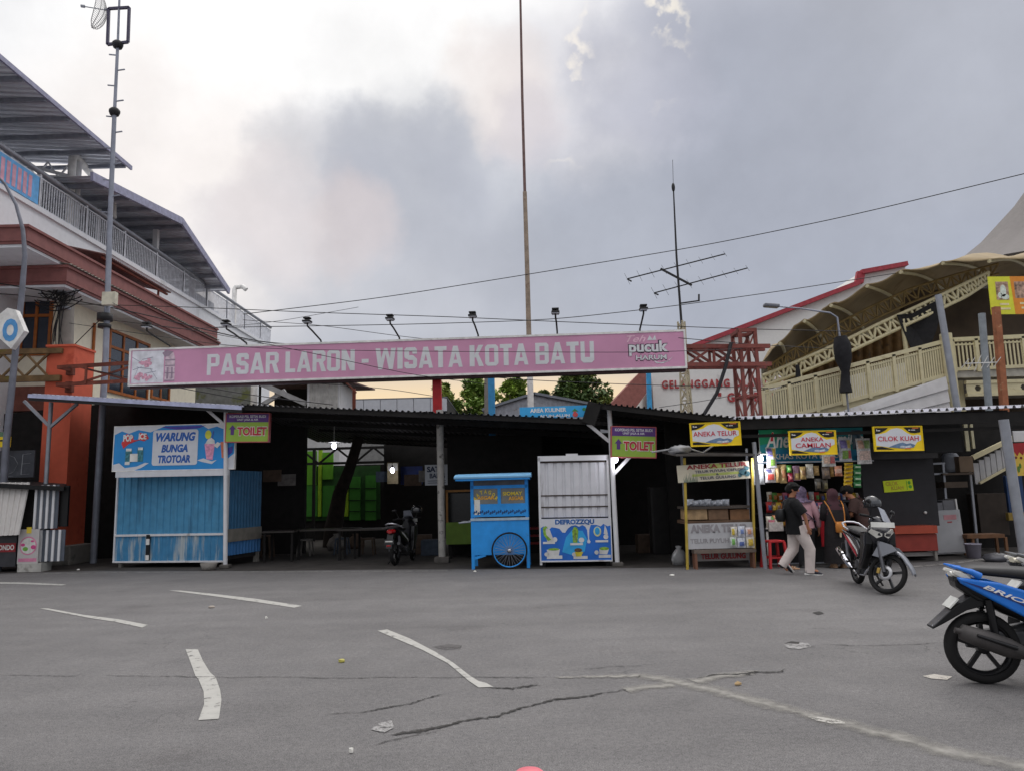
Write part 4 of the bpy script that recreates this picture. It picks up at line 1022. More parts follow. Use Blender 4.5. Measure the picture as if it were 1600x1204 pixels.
# sports hall with red verge and lettering
YH = 46.0
hl = thing('sports_hall', 'big white sports hall with red roof edge and red lettering', 'building', A(1200,660,YH).xy.to_3d())
def hp(x,y): q = A(x,y,YH); return (q.x, q.z)
prof = [hp(1018,575),hp(1073,545),hp(1340,443),hp(1343,427),hp(1414,414)]
xl, xr = prof[0][0], prof[-1][0]
B().prism([(xl,0)]+[(xr,0)]+[(a,b-.0) for a,b in prof[::-1]], YH, YH+26).build('wall', mat('hall_white',(234,232,228),.8,var=.03,dirt=(198,196,192),dirt_amt=.3,dirt_scale=.5), hl, True)
b = B()
for (a_,b_),(c_,d_) in zip(prof[1:-1],prof[2:]):
    b.bar((a_,YH-.15,b_),(c_,YH-.15,d_),.5,.27)
b.build('verge', mat('verge_red',(166,62,72),.6), hl, True)
def hl_text(s, x0p, x1p, y0p, y1p, xslope):
    X0,X1 = A(x0p,y1p,YH).x, A(x1p,y1p,YH).x; Z0 = A((x0p+x1p)/2,y1p,YH).z; Z1 = A((x0p+x1p)/2,y0p,YH).z
    o = hl.location
    lettering(hl, s, X0-o.x, X1-o.x, Z0, Z1, MATS['letter_red'], y=YH-.06-o.y, bold=.03, depth=.05, spacing=1.25)
mat('letter_red',(172,62,64),.6)
hl_text('GELANGGANG OLAHRAGA', 1034, 1232, 592, 605, 0)
hl_text('" GANESHA "', 1122, 1236, 612, 627, 0)
w0 = A(957,628,44); w1 = A(1003,580,44)
wd = thing('stair_roof', 'reddish brown sloping concrete roof left of the white hall', 'roof', A(985,650,44).xy.to_3d())
mr_ = mat('brown_roof',(150,96,88),.85,var=.15,dirt=(112,78,72),dirt_amt=.5,dirt_scale=.8)
b = B(); a0,a1,a2,a3 = A(955,630,44),A(1004,577,44),A(1010,577,44),A(1008,612,44)
b.prism([(a0.x-1.5,a0.z-1.5),(a1.x,a1.z),(a1.x+.4,a1.z),(a1.x+.4,a1.z-1.1),(a0.x+.6,a0.z-1.4)], 44, 50)
b.build('slab', mr_, wd, True)
B().box((a0.x+.9,44.2,0),(a1.x+.38,50,a3.z-1.0)).build('wall', M_shade, wd, True)

# ------------------------------------------------------------------ trees
def tree(label, pxc, pyt, pyb, Y, wpx, seed, tint, holes=.35):
    rd = random.Random(seed); c = A(pxc, pyb, Y); top = A(pxc, pyt, Y).z; w = wpx/1160.*Y/2
    root = thing('broadleaf_tree', label, 'tree', (c.x, Y, 0), group='trees behind the market roof')
    h = top; cz = c.z-1.0
    b = B().tube([(0,0,0),(.05,0,cz*.5),(.0,0,cz)], [.28,.22,.17], 10)
    tips = []
    for i in range(13):
        a = rd.uniform(0,6.28); r = rd.uniform(.3,.85)*w; zz = rd.uniform(cz, h-.6)
        e = Vector((r*math.cos(a), r*math.sin(a)*.8, zz)); b.tube([(0,0,cz*.8+rd.uniform(-.5,.5)), e*.5+Vector((0,0,cz*.45)), e], [.1,.06,.025], 6); tips.append(e)
    b.build('trunk', mat('bark',(84,70,58),.9,var=.3), root)
    b = B()
    cl = []
    for i in range(95):
        a = rd.uniform(0,6.28); t = rd.random(); zz = cz-1.6+(h-cz+1.4)*t
        pr = math.sin(math.pi*min(1,(t*.62+.36)))**.6
        r = w*pr*rd.uniform(.2,1.0); cl.append((Vector((r*math.cos(a), r*math.sin(a)*.8, min(zz,h-.25))), rd.uniform(.35,.75)*w*.34))
    for cc, cr in cl:
        m_i = rd.randint(0,2)
        for k in range(120):
            d = Vector((rd.gauss(0,1),rd.gauss(0,1),rd.gauss(0,.8))).normalized()*cr*rd.random()**.45
            p = cc+d; s_ = rd.uniform(.11,.24); R = Euler((rd.uniform(-.9,.9),rd.uniform(-.9,.9),rd.uniform(0,6.28))).to_matrix()
            b.add([p+R@Vector(v)*s_ for v in ((-1,0,0),(0,-.5,0),(1.1,0,.1),(0,.5,0))], [(0,1,2,3)], m_i)
    b.build('crown', tint, root, fix=False)
def leaf(n, c):
    m = mat(n, c, .6, var=.35, scale=1.2); p = m.node_tree.nodes['Principled BSDF']; p.inputs['Subsurface Weight'].default_value = 0; return m
Lg = [leaf('leaf_a',(128,150,62)), leaf('leaf_b',(104,130,54)), leaf('leaf_c',(146,160,76))]
Ld = [leaf('leaf_d',(92,114,58)), leaf('leaf_e',(70,92,48)), leaf('leaf_f',(112,128,68))]
tree('sparse yellow green tree crown behind the red post', 690, 596, 640, 48, 70, 1, Lg)
tree('bright green rounded tree crown left of the tall pole', 748, 590, 640, 50, 110, 2, Lg)
tree('bright green tree crown between the tall pole and blue post', 803, 590, 640, 52, 76, 3, Lg)
tree('large dark green tree right of the tall pole', 905, 573, 640, 50, 118, 4, Ld)
tree('small dull green tree tip low beside the big dark tree', 848, 608, 640, 54, 56, 5, Ld)

# ------------------------------------------------------------------ right: ramp building with membrane roof
M_creamst = mat('cream_steelwork', (208,198,162), .6, var=.08, dirt=(166,150,112), dirt_amt=.3)
M_membrane = mat('membrane', (150,132,100), .8, var=.1, scale=1.2, dirt=(118,96,64), dirt_amt=.4, dirt_scale=1.0)
M_memtop = mat('membrane_grey', (122,117,114), .8, var=.05)
YR = 22.0
rp = thing('ramp_building', 'cream steel ramp and gallery with slatted railings above the right stalls', 'building', A(1400,690,YR).xy.to_3d())
def rr(x,y,Y=YR): return A(x,y,Y)
# ramp railing
def railing(p0, p1, h, n, parent, npost):
    b = B()
    for i in range(n):
        q = p0.lerp(p1, (i+.5)/n); b.box((q.x-.024,q.y-.01,q.z+.02),(q.x+.024,q.y+.01,q.z+h-.1))
    b.bar(p0+Vector((0,0,.0)), p1, .05,.1); b.bar(p0+Vector((0,0,h-.16)), p1+Vector((0,0,h-.16)), .04,.05)
    r_ = b.build('railing', M_creamst, parent, True)
    b = B()
    for i in range(npost+1):
        q = p0.lerp(p1, i/npost); b.box((q.x-.05,q.y-.05,q.z-.1),(q.x+.05,q.y+.05,q.z+h))
    b.bar(p0+Vector((0,0,h)), p1+Vector((0,0,h)), .1,.12)
    b.build('handrail', M_creamst, r_, True)
b0, b1 = rr(1195,660), rr(1482,585); h_ = rr(1482,533).z-b1.z
railing(b0, b1, h_, 78, rp, 7)
g0_, g1_ = rr(1492,577), rr(1640,570); h2 = rr(1492,531).z-g0_.z
railing(g0_, g1_, h2, 24, rp, 4)
q = rr(1486,590); B().tube([(q.x,YR-.05,0),(q.x-.05,YR-.05,rr(1486,522).z)], .17, 14).build('newel', M_creamst, rp, True)
# slabs, castellated beam, columns
B().slab(b0+Vector((0,.05,-.02)), b1+Vector((0,.05,-.02)), b1+Vector((0,2.4,-.02)), b0+Vector((0,2.4,-.02)), .22).build('ramp_slab', M_creamst, rp, True)
zb_ = g0_.z
B().box((g0_.x,YR+.04,zb_-.25),(g1_.x+4,YR+9,zb_-.02)).build('deck', mat('deck_grey',(176,172,162),.7), rp, True)
x0,x1,z0,z1 = Rc(1510,598,1640,612,YR)
b = B(); n = 8; step = (x1+3-x0)/n
for i in range(n):
    xa_ = x0+i*step; cx_ = xa_+step/2; r_ = (z1-z0)*.36; zc = (z0+z1)/2
    hexp = [(cx_+r_*math.cos(rad(60*k)), zc+r_*math.sin(rad(60*k))) for k in range(6)]
    outer = [(xa_+step,zc),(xa_+step*.75,z1),(xa_+step*.25,z1),(xa_,zc),(xa_+step*.25,z0),(xa_+step*.75,z0)]
    vs = [(a_,YR,c_) for a_,c_ in hexp]+[(a_,YR,c_) for a_,c_ in outer]
    b.add(vs+[(v[0],YR+.06,v[2]) for v in vs], [(k,(k+1)%6,6+(k+1)%6,6+k) for k in range(6)]+[(12+k,18+k,18+(k+1)%6,12+(k+1)%6) for k in range(6)])
    for (u0,u1,zz) in ((0,.25,z1),(.75,1,z1),(0,.25,z0),(.75,1,z0)):
        b.add([(xa_+u0*step,YR,zz),(xa_+u1*step,YR,zz),(xa_+(0 if u0 == 0 else 1)*step,YR,zc)],[(0,1,2)])
b.box((x0,YR-.03,z1),(x1+3,YR+.1,z1+.1)).box((x0,YR-.03,z0-.1),(x1+3,YR+.1,z0))
b.build('castellated_beam', M_creamst, rp, True)
B().box((x0-.3,YR+.3,0),(x0+.1,YR+.7,zb_-.3)).box((x1+1,YR+.3,0),(x1+1.4,YR+.7,zb_-.3)).build('column', M_creamst, rp, True)
B().box((A(1425,600,YR+6).x,YR+6,0),(x1+5,YR+6.3,A(1500,452,YR+6).z)).build('rear_wall', mat('gallery_back',(82,70,58),.9,var=.35,scale=.8), rp, True)
# corrugated white wall under the ramp
q0,q1,q2,q3 = rr(1320,655,YR-.3), rr(1488,655,YR-.3), rr(1478,588,YR-.3), rr(1320,640,YR-.3)
b = B(); n = 7; zlo = 2.0
for i in range(n):
    t0, t1 = i/n, (i+1)/n
    L0 = Vector((q0.x, q0.y, zlo)).lerp(q3, t0); L1 = Vector((q0.x, q0.y, zlo)).lerp(q3, t1)
    R0 = Vector((q1.x, q1.y, zlo)).lerp(q2, t0); R1 = Vector((q1.x, q1.y, zlo)).lerp(q2, t1)
    b.slab(L0+Vector((0,-.05,0)), R0+Vector((0,-.05,0)), R1, L1, .05)
b.build('cladding', mat('ramp_sheet',(206,204,204),.5,.1,var=.06,dirt=(150,120,96),dirt_amt=.25,dirt_scale=.9), rp, True)

# membrane roof: scalloped bays on arched trusses, rising to the right
mr = thing('membrane_canopy', 'tan scalloped membrane roof on cream lattice arches', 'canopy', A(1400,640,26).xy.to_3d())
front = [(1192,565),(1206,540),(1222,531),(1240,504),(1262,498),(1285,478),(1310,470),(1338,452),(1370,438),(1398,424),(1432,417),(1466,412),(1490,402),(1545,405),(1610,398),(1680,395)]
low = [(1192,596),(1215,586),(1250,574),(1290,560),(1330,543),(1370,525),(1410,505),(1450,488),(1490,468),(1530,450),(1570,436),(1610,430),(1650,425),(1680,420)]
YF0, YF1 = 24.0, 27.5
def samp(L, t):
    f = t*(len(L)-1); i = min(int(f), len(L)-2); u_ = f-i
    return (L[i][0]*(1-u_)+L[i+1][0]*u_, L[i][1]*(1-u_)+L[i+1][1]*u_)
NS = 60
# the sheet is seen from below: edge on the sky at the back, sagging towards the camera
b = B(); vs = []; 
back = [A(*samp(front,i/NS),22.6) for i in range(NS+1)]
frontp = [A(*samp(low,i/NS),31.0) for i in range(NS+1)]
K = 8
for i in range(NS+1):
    for k in range(K+1):
        v_ = k/K; p = back[i].lerp(frontp[i], v_); p.z -= .13*(1-v_)*math.sin(math.pi*((i/NS*8)%1.0)); p.z += (.25+.35*abs(math.sin(math.pi*i/NS*8)))*math.sin(math.pi*v_); vs.append(p)
fs = [(i*(K+1)+k, i*(K+1)+k+1, (i+1)*(K+1)+k+1, (i+1)*(K+1)+k) for i in range(NS) for k in range(K)]
b.add(vs, fs, 0, True); nv = len(vs)
b.add([v+Vector((0,0,.03)) for v in vs], [f[::-1] for f in fs], 0, True)
for i in range(NS):
    for k0 in (0, K):
        a_, c_ = i*(K+1)+k0, (i+1)*(K+1)+k0; b.f.append([a_, c_, nv+c_, nv+a_]); b.m.append(0); b.s.append(False)
b.build('membrane', M_membrane, mr, True, fix=False)
# cross ribs that pull the sheet into scallops
b = B()
for i in range(9):
    t = min(1, i/8.); k_ = int(t*NS); P = [vs[k_*(K+1)+k]+Vector((0,0,-.04)) for k in range(K+1)]; b.tube(P, .06, 6)
b.build('rib', M_creamst, mr, True)
def lattice(pU, pL, n, Y, w=.12):
    b = B(); U = [A(*samp(pU,i/n),Y) for i in range(n+1)]; L = [A(*samp(pL,i/n),Y) for i in range(n+1)]
    for i in range(n):
        b.tube([U[i],U[i+1]], w*.5, 6); b.tube([L[i],L[i+1]], w*.5, 6); b.bar(U[i],L[i],w*.55)
        b.bar(L[i] if i%2 else U[i], U[i+1] if i%2 else L[i+1], w*.55)
    return b
up1 = [(1192,587),(1250,563),(1312,536),(1380,503),(1440,476),(1500,447),(1545,425)]
lo1 = [(1194,602),(1255,580),(1320,553),(1390,520),(1450,492),(1510,463),(1548,438)]
lattice(up1, lo1, 34, 23.4).build('front_truss', M_creamst, mr, True)
up2 = [(1200,572),(1240,545),(1300,510),(1360,480),(1420,452),(1490,430),(1560,412)]
lo2 = [(1202,588),(1245,562),(1310,528),(1370,497),(1430,470),(1495,446),(1560,428)]
lattice(up2, lo2, 34, 24.6, .08).build('rear_truss', mat('tan_steel',(150,128,84),.7), mr, True)
# posts carrying the front truss
b = B()
for px, pt in ((1198,600),(1249,578),(1315,550),(1411,505)):
    a = A(px,pt,23.4); b.tube([(a.x+.05,23.4,0),(a.x,23.4,a.z)], .075, 8)
b.build('post', M_creamst, mr, True)
# underside tarps in shade
B().wavy(A(1226,612,27),A(1440,560,27),A(1440,492,27),A(1226,578,27),14,.12,.01,trap=False).build('inner_sheet', mat('brown_tarp',(122,94,60),.8,var=.25,dirt=(78,66,52),dirt_amt=.5), mr, True)
# grey membrane cone behind
cn = thing('membrane_cone', 'grey brown peaked membrane roof rising out of the right edge', 'canopy', A(1640,500,34).xy.to_3d())
apex = A(1690,170,36); b = B(); n = 40
ring = [Vector((apex.x+8.2*math.cos(2*math.pi*i/n), 36+8.2*math.sin(2*math.pi*i/n), A(1520,398,34).z-.6)) for i in range(n)]
secs = []
for t in (0,.15,.35,.6,.85,1):
    secs.append([r_.lerp(apex,t)+Vector((0,0,-1.1*math.sin(math.pi*t)))+Vector(((r_.x-apex.x),(r_.y-apex.y),0))*(.035*(1-t)*(1 if i%2 else -1)) for i, r_ in enumerate(ring)])
secs[-1] = [apex+(r_-apex)*.03 for r_ in ring]
b.loft(secs); b.build('membrane', M_memtop, cn, True)
B().tube([(apex.x,36,0),(apex.x,36,apex.z+.3)], .2, 12).build('mast', M_creamst, cn, True)
# black shade cloths tied to the railing and truss
def cloth(label, pts, Y, Y2=None):
    P = [A(x,y,Y) for x,y in pts]; n = len(P); c = sum(P, Vector())/n
    b = B(); vs_ = P+[c+Vector((0,.25,0))]+[p+Vector((0,.04,0)) for p in P]+[c+Vector((0,.29,0))]
    fs_ = [(i,(i+1)%n,n) for i in range(n)]+[(n+1+(i+1)%n,n+1+i,2*n+1) for i in range(n)]+[(i,n+1+i,n+1+(i+1)%n,(i+1)%n) for i in range(n)]
    b.add(vs_, fs_); return tag(b.build('shade_cloth', mat('black_net',(34,33,36),.9,var=.3,scale=8)), label, 'cloth')
cloth('black shade cloth stretched under the membrane, left of pale post', [(1402,492),(1425,490),(1463,470),(1468,500),(1462,520),(1450,548),(1430,548),(1424,545),(1410,512)], 23.3)
ck = thing('shade_cloth', 'rolled black shade cloth hanging narrow from a railing post', 'cloth', A(1318,640,21.4))
P = [A(1313,526,21.4),A(1316,540,21.4),A(1318,560,21.4),A(1321,580,21.4),A(1321,598,21.4),A(1322,613,21.4)]
B().tube(P, [.17,.25,.24,.12,.14,.18], 9).build('cloth', MATS['black_net'], ck, True)
ck2 = thing('shade_cloth', 'thin black cloth wrapped round the lower ramp post', 'cloth', A(1250,645,22.6))
B().tube([A(1246,570,22.6),A(1248,600,22.6),A(1250,655,22.6)], [.06,.1,.12], 8).build('cloth', MATS['black_net'], ck2, True)
tg = thing('dark_tarp', 'dark grey tarp mound behind the lower ramp railing', 'tarp', A(1250,630,25))
b = B(); P = [A(1200,640,25),A(1212,612,25),A(1228,597,25),A(1262,595,25),A(1310,592,25),A(1322,620,25),A(1300,640,25)]
b.add(P+[p+Vector((0,1.5,-.3)) for p in P], [list(range(7)), list(range(13,6,-1))]+[(i,i+7,(i+1)%7+7,(i+1)%7) for i in range(7)]); b.build('sheet', mat('tarp_grey',(70,70,72),.8,var=.2), tg, True)
# loose poles on the right
post('steel_post', 'leaning pale galvanised post in front of the cream gallery', 1496, 1466, 461, 19.5, .085, M_galv, pyb=640)
post('pipe_post', 'grey capped pipe standing before the gallery railing', 1545, 1534, 490, 19.8, .09, mat('pipe_grey',(136,142,146),.5), pyb=635)
post('rusty_post', 'rust orange square post under the yellow food banner', 1569, 1556, 480, 20, .08, mat('orange_rust',(158,100,70),.8,var=.25,dirt=(200,180,140),dirt_amt=.35), square=True, pyb=635)
# street light on a long arm
sl2 = thing('street_lamp', 'grey street light head on a long horizontal arm by the membrane', 'street lamp', A(1322,640,21.5).xy.to_3d())
q = [A(1215,479,21.5),A(1250,482,21.5),A(1297,489,21.5),A(1308,496,21.5),A(1314,540,21.5)]
B().tube(q+[A(1322,605,21.5), Vector((A(1322,605,21.5).x+.05,21.5,0))], [.02,.024,.028,.03,.03,.03,.03], 8).build('pole', M_lamp_grey, sl2, True)
B().box((-.45,-.12,-.05),(0,.12,.06)).xf(Matrix.Translation(A(1217,479,21.5))@Matrix.Rotation(rad(6),4,'Y')).build('lamp_head', mat('lamp_head_grey',(108,110,118),.4), sl2, True, bev=.04)
# small yagi on the gallery
yg = thing('small_antenna', 'small pale yagi aerial fixed to the gallery railing', 'antenna', A(1525,570,19.6))
b = B(); p0, p1 = A(1508,568,19.6), A(1558,566,19.6); b.bar(p0,p1,.025)
for i,L in enumerate((.1,.14,.2,.16,.12,.12)): q = p0.lerp(p1, i/5.); b.bar(q+Vector((-.05,.1,-L)), q+Vector((.05,-.1,L)), .015)
b.build('boom', M_white, yg, True)
# yellow food banner
fb = Sign('food_banner', 'yellow and orange food banner with square snack photos at right edge', 'banner', (1546,432,1625,491), 20.2, mat('lime_yellow',(222,222,60),.5,var=.08), thick=.03, tilt=rad(1))
ob = fb.draw('orange_field', mat('banner_orange',(226,142,48),.5,var=.1), [[(.47,0),(1,0),(1,1),(.43,1)]])
fb.draw('photo', mat('food_photo',(170,140,120),.5,var=.7,scale=9), [rect(.13,.38,.38,.86), rect(.5,.42,.8,.86)], 2)
fb.draw('dish', mat('dish_photo',(214,224,210),.5,var=.2,scale=12), [circ(.27,.62,.06,.16), circ(.3,.46,.08,.07), circ(.2,.5,.04,.08)], 3)
fb.draw('lettering', mat('pale_letter',(236,220,170),.5), [rect(.18,.24,.36,.29), rect(.14,.12,.38,.17), rect(.58,.26,.75,.31), rect(.6,.14,.8,.19)], 2)
# ------------------------------------------------------------------ market roof and its posts
M_roofdark = mat('roof_dark', (58,56,57), .7, .1, var=.25, scale=2, dirt=(84,74,68), dirt_amt=.3, dirt_scale=1.5)
M_under = mat('roof_sheet_pale', (176,178,190), .5, .1, var=.1, dirt=(110,100,96), dirt_amt=.3)
mk = thing('market_canopy', 'wide low market roof of dark corrugated sheets with a pale left wing', 'canopy', (-3, 17, 0))
# pale left wing
a, c = A(45,618,17.9), A(378,637,17.0)
tl, tr = Vector((a.x,a.y,a.z)), Vector((c.x,c.y,c.z))
bk = Vector((.9, 5.2, .45))
B().wavy(tl+Vector((0,0,.03)), tr+Vector((0,0,.03)), tr+bk, tl+bk, 44, .035).build('roof_sheet', M_under, mk, True)
b = B().bar(tl+Vector((0,.03,-.05)), tr+Vector((0,.03,-.05)), .05, .12)
for t in (.3,.6,.95): b.bar(tl+bk*t+Vector((0,0,-.09)), tr+bk*t+Vector((0,0,-.09)), .05, .1)
b.build('purlin', M_dark, mk, True)
B().bar(tl+Vector((0,-.02,.0)), tr+Vector((0,-.02,.0)), .03,.09).build('edge_trim', mat('trim_pale',(176,180,206),.4,.2), mk, True)
wl, wr_ = -16.0, -6.05
zz0, zz1 = (tl+bk).z, (tr+bk).z
B().prism([(wl,0),(wr_,0),(wr_,zz1-.05),(tl.x+1,zz0-.1),(wl,zz0-.5)], 21.6, 21.8).build('rear_wall', M_shade, mk, True)  # darkness under the wing is coloured into this wall
# dark middle wing
a, c = A(372,632,17.1), A(937,655,15.5)
ml, mr2 = a, c
bk2 = Vector((1.2, 10.0, 0)); bk2.z = A(540,698,26.6).z-ml.lerp(mr2,.35).z
B().wavy(ml, mr2, mr2+bk2, ml+bk2+Vector((-2,0,0)), 60, .035).build('roof_sheet', M_roofdark, mk, True)
b = B().bar(ml+Vector((0,.05,-.06)), mr2+Vector((0,.05,-.06)), .05,.1)
for t in (.12,.3,.5,.75,.97): b.bar(ml+bk2*t+Vector((0,0,-.08)), mr2+bk2*t+Vector((0,0,-.08)), .06,.12)
b.build('purlin', M_shade, mk, True)
# upper right wing
a, c = A(930,629,15.4), A(1168,655,14.4)
ul, ur = a, c
bk3 = Vector((1.0, 9.0, .25))
B().wavy(ul, ur, ur+bk3, ul+bk3, 26, .035).build('roof_sheet', M_roofdark, mk, True)
b = B().bar(ul+Vector((0,.05,-.06)), ur+Vector((0,.05,-.06)), .05,.1)
for t in (.1,.4,.8): b.bar(ul+bk3*t+Vector((0,0,-.08)), ur+bk3*t+Vector((0,0,-.08)), .06,.12)
b.bar(ul+Vector((0,.02,.0)), ul+Vector((-.15,.1,-.42)), .05,.3)
b.build('purlin', M_shade, mk, True)
# right wing: pale corrugated sheet
a, c = A(1142,655,14.3), A(1640,634,14.3)
rl, rr2 = a, c
bk4 = Vector((.3, 4.6, .42))
B().wavy(rl, rr2, rr2+bk4, rl+bk4, 38, .05).build('roof_sheet', mat('roof_bright',(206,206,214),.4,.2,var=.08,dirt=(150,140,130),dirt_amt=.2), mk, True)
b = B()
b.box((rl.x-.02,14.36,(rl.z+rr2.z)/2-.24),(rr2.x,14.4,(rl.z+rr2.z)/2-.03))
b.bar(rl+Vector((0,.16,-.32)), rr2+Vector((0,.16,-.38)), .05,.06)
for t in (.3,.6,.95): b.bar(rl+bk4*t+Vector((0,0,-.1)), rr2+bk4*t+Vector((0,0,-.1)), .05,.1)
b.build('purlin', M_shade, mk, True)
B().box((A(1040,700,17.6).x,17.6,0),(A(1720,700,17.6).x,17.7,(rl+bk4*.7).z)).build('rear_wall', M_shade, mk, True)
# posts with their braces (each stands on the ground by itself)
def canopy_post(label, pxt, pyt, pxb, pyb, r, m, braces=(), foot=None, zcap=None):
    base = G(pxb,pyb); Y = base.y; t = A(pxt,pyt,Y)
    o = thing('canopy_post', label, 'post', (base.x,base.y,0), group='posts along the market front')
    b = B().tube([base, t], r, 10)
    for (x1_,y1_,x2_,y2_) in braces: b.bar(A(x1_,y1_,Y), A(x2_,y2_,Y-.0), r*1.3)
    b.build('shaft', m, o, True)
    if foot: B().box((base.x-foot,base.y-foot,0),(base.x+foot,base.y+foot,foot*.8)).build('footing', mat('footing_dark',(88,84,80),.9,var=.25), o, True, bev=.02)
    return o
canopy_post('pale Y shaped post holding the left wing beside the orange pillar', 80,628, 63,889, .05, M_galv, ((76,664,38,626),(77,668,121,630)), None)
canopy_post('rust flecked white post in front of the blue stall corner', 353,640, 352,887, .05, M_whitemetal, ((352,664,322,638),), .11)
canopy_post('thick peeling white post near the middle with dark foot', 687,640, 691,878, .085, mat('peeling_white',(176,172,166),.8,dirt=(60,56,54),dirt_amt=.6,dirt_scale=5), (), .17)
canopy_post('slim white post at the right edge of the white stall', 952,640, 965,884, .05, M_whitemetal, ((953,690,914,658),(957,742,985,712)), .11)
canopy_post('grey post left of the snack stall', 1178,690, 1196,888, .042, M_galv, ())
canopy_post('leaning grey post at the far right under the bright roof', 1568,655, 1606,902, .075, M_galv, ())
# ------------------------------------------------------------------ inside the market: dark partitions, green shop front
M_green = mat('green_paint', (100,166,40), .6, var=.1, dirt=(70,130,36), dirt_amt=.3)
M_greend = mat('green_dark', (62,132,44), .6, var=.12)
YG = 28.0
gs = thing('green_shop', 'bright green shop front at the back of the dark market', 'shop', A(530,840,YG).xy.to_3d())
x0,x1,z0,z1 = Rc(440,640,640,846,YG)
B().box((x0,YG+.1,0),(x1,YG+.3,A(540,726,YG).z)).box((x0,YG+.1,0),(A(474,700,YG).x,YG+.3,z1)).build('wall', M_shade, gs, True)
def gpanel(px, m, nm, d=0):
    x0,x1,z0,z1 = Rc(*px, YG-d); return B().box((x0,YG-d,max(z0,.05)),(x1,YG+.1,z1)).build(nm, m, gs, True)
gpanel((465,690,474,806), mat('green_teal',(70,170,110),.6), 'panel', .02)
gpanel((462,728,594,812), mat('green_dim',(40,80,34),.7,var=.25), 'panel', -.05); gpanel((476,704,494,757), M_green, 'panel', .03); gpanel((478,758,496,806), M_greend, 'panel', .02)
gpanel((497,700,502,806), mat('green_yellow',(150,190,40),.6), 'trim', .06)
gpanel((504,706,520,748), M_green, 'panel', .02); gpanel((504,758,522,806), M_greend, 'panel', .02)
gpanel((535,759,544,806), MATS['green_yellow'], 'trim', .05)
dr_ = gpanel((546,744,563,812), M_greend, 'door', .03); gpanel((571,742,587,812), M_greend, 'door', .03)
b = B()
for px in (546,571):
    for yy in (762,781,798):
        x0,x1,z0,z1 = Rc(px,yy-.6,px+17,yy+.6,YG-.04); b.box((x0,YG-.05,z0),(x1,YG-.031,z1))
b.build('rail', M_black, gs, True)
# bright gap at the back with a roof truss
x0,x1,z0,z1 = Rc(430,700,616,722,YG+1)
b = B(); zt_, zb2 = A(560,699,YG-.6).z, A(560,722,YG-.6).z
xa_, xb_ = A(470,700,YG-.6).x, A(605,700,YG-.6).x
b.bar((xa_,YG-.6,zt_),(xb_+1.5,YG-.6,zt_),.09).bar((xa_,YG-.6,zb2),(xb_+1.5,YG-.6,zb2),.09)
n = 7
for i in range(n):
    s_ = xa_+(xb_+1.5-xa_)*i/n; e_ = xa_+(xb_+1.5-xa_)*(i+1)/n; b.bar((s_,YG-.6,zb2 if i%2 else zt_),(e_,YG-.6,zt_ if i%2 else zb2),.07)
b.bar((xa_+.5,YG-.6,0),(xa_+.5,YG-.6,zt_),.1)
tag(b.build('roof_truss', M_shade), 'dark lattice truss across the gap above the green shop', 'truss')
# partitions closing the market sides, interior shade put into their near-black colour
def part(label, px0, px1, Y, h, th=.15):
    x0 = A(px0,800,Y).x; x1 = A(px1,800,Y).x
    return tag(B().box((x0,Y,0),(x1,Y+th,h)).build('partition_wall', M_shade), label, 'wall')
part('partition coloured shade black behind the blue stall', 395, 466, 22.5, 2.75)
part('partition coloured shade black right of the green shop', 600, 700, 27.0, 3.4)
part('wall coloured shade black behind the blue cart', 700, 850, 19.5, 3.05)
part('wall coloured shade black behind the white stall and passage', 835, 1075, 21.5, 3.2)
# old tree trunk growing inside the market
t0, t1, t2 = A(521,826,24), A(531,770,24), A(556,700,24)
q = thing('tree_trunk', 'dark old tree trunk growing through the market floor', 'tree', (t0.x,24,0))
B().tube([(t0.x,24,0),t0,t1,A(545,735,24),t2,A(566,660,24)], [.34,.3,.22,.18,.17,.16], 12).build('trunk', mat('dark_bark',(40,34,30),.95,var=.4,bump=.6,bscale=14), q, True)
# market signs deep inside
s1 = Sign('shop_sign', 'dim white sign with blue strip hanging at the left of the green shop', 'sign', (424,706,470,737), 22.3, mat('dim_sign',(178,180,176),.6,var=.1), rz=rad(-18))
s1.draw('lettering', mat('sign_grey',(96,100,104),.6), [rect(.05,.55,.6,.72), rect(.08,.25,.62,.42)])
s1.draw('picture', mat('sign_teal',(50,96,104),.6,var=.4,scale=9), [rect(.74,.1,.97,.95)])
s2 = Sign('shop_sign', 'white shop sign reading SATE behind the peeling post', 'sign', (664,725,716,757), 20.5, mat('pale_sign',(196,200,206),.6,var=.06))
MK = mat('navy_ink',(44,56,84),.6)
s2.text('SATE', .06,.55,.64,.92,MK,bold=.04); s2.text('BANG', .14,.6,.34,.58,MK,bold=.03)
s2.draw('line', MK, [rect(.08,.2,.62,.23), rect(.08,.1,.62,.13)])
s3 = Sign('menu_board', 'dim brown and white menu board under a lit bulb', 'board', (605,722,622,755), 22.6, mat('menu_brown',(130,118,90),.7,var=.3,scale=6))
s3.draw('heading', mat('menu_pale',(176,174,166),.6), [rect(.05,.62,.95,.97)])
s4 = Sign('banner', 'dark blue banner deep in the market right of the menu board', 'banner', (626,728,660,756), 23.5, mat('deep_blue',(34,54,120),.6,var=.3,scale=3), thick=.03)
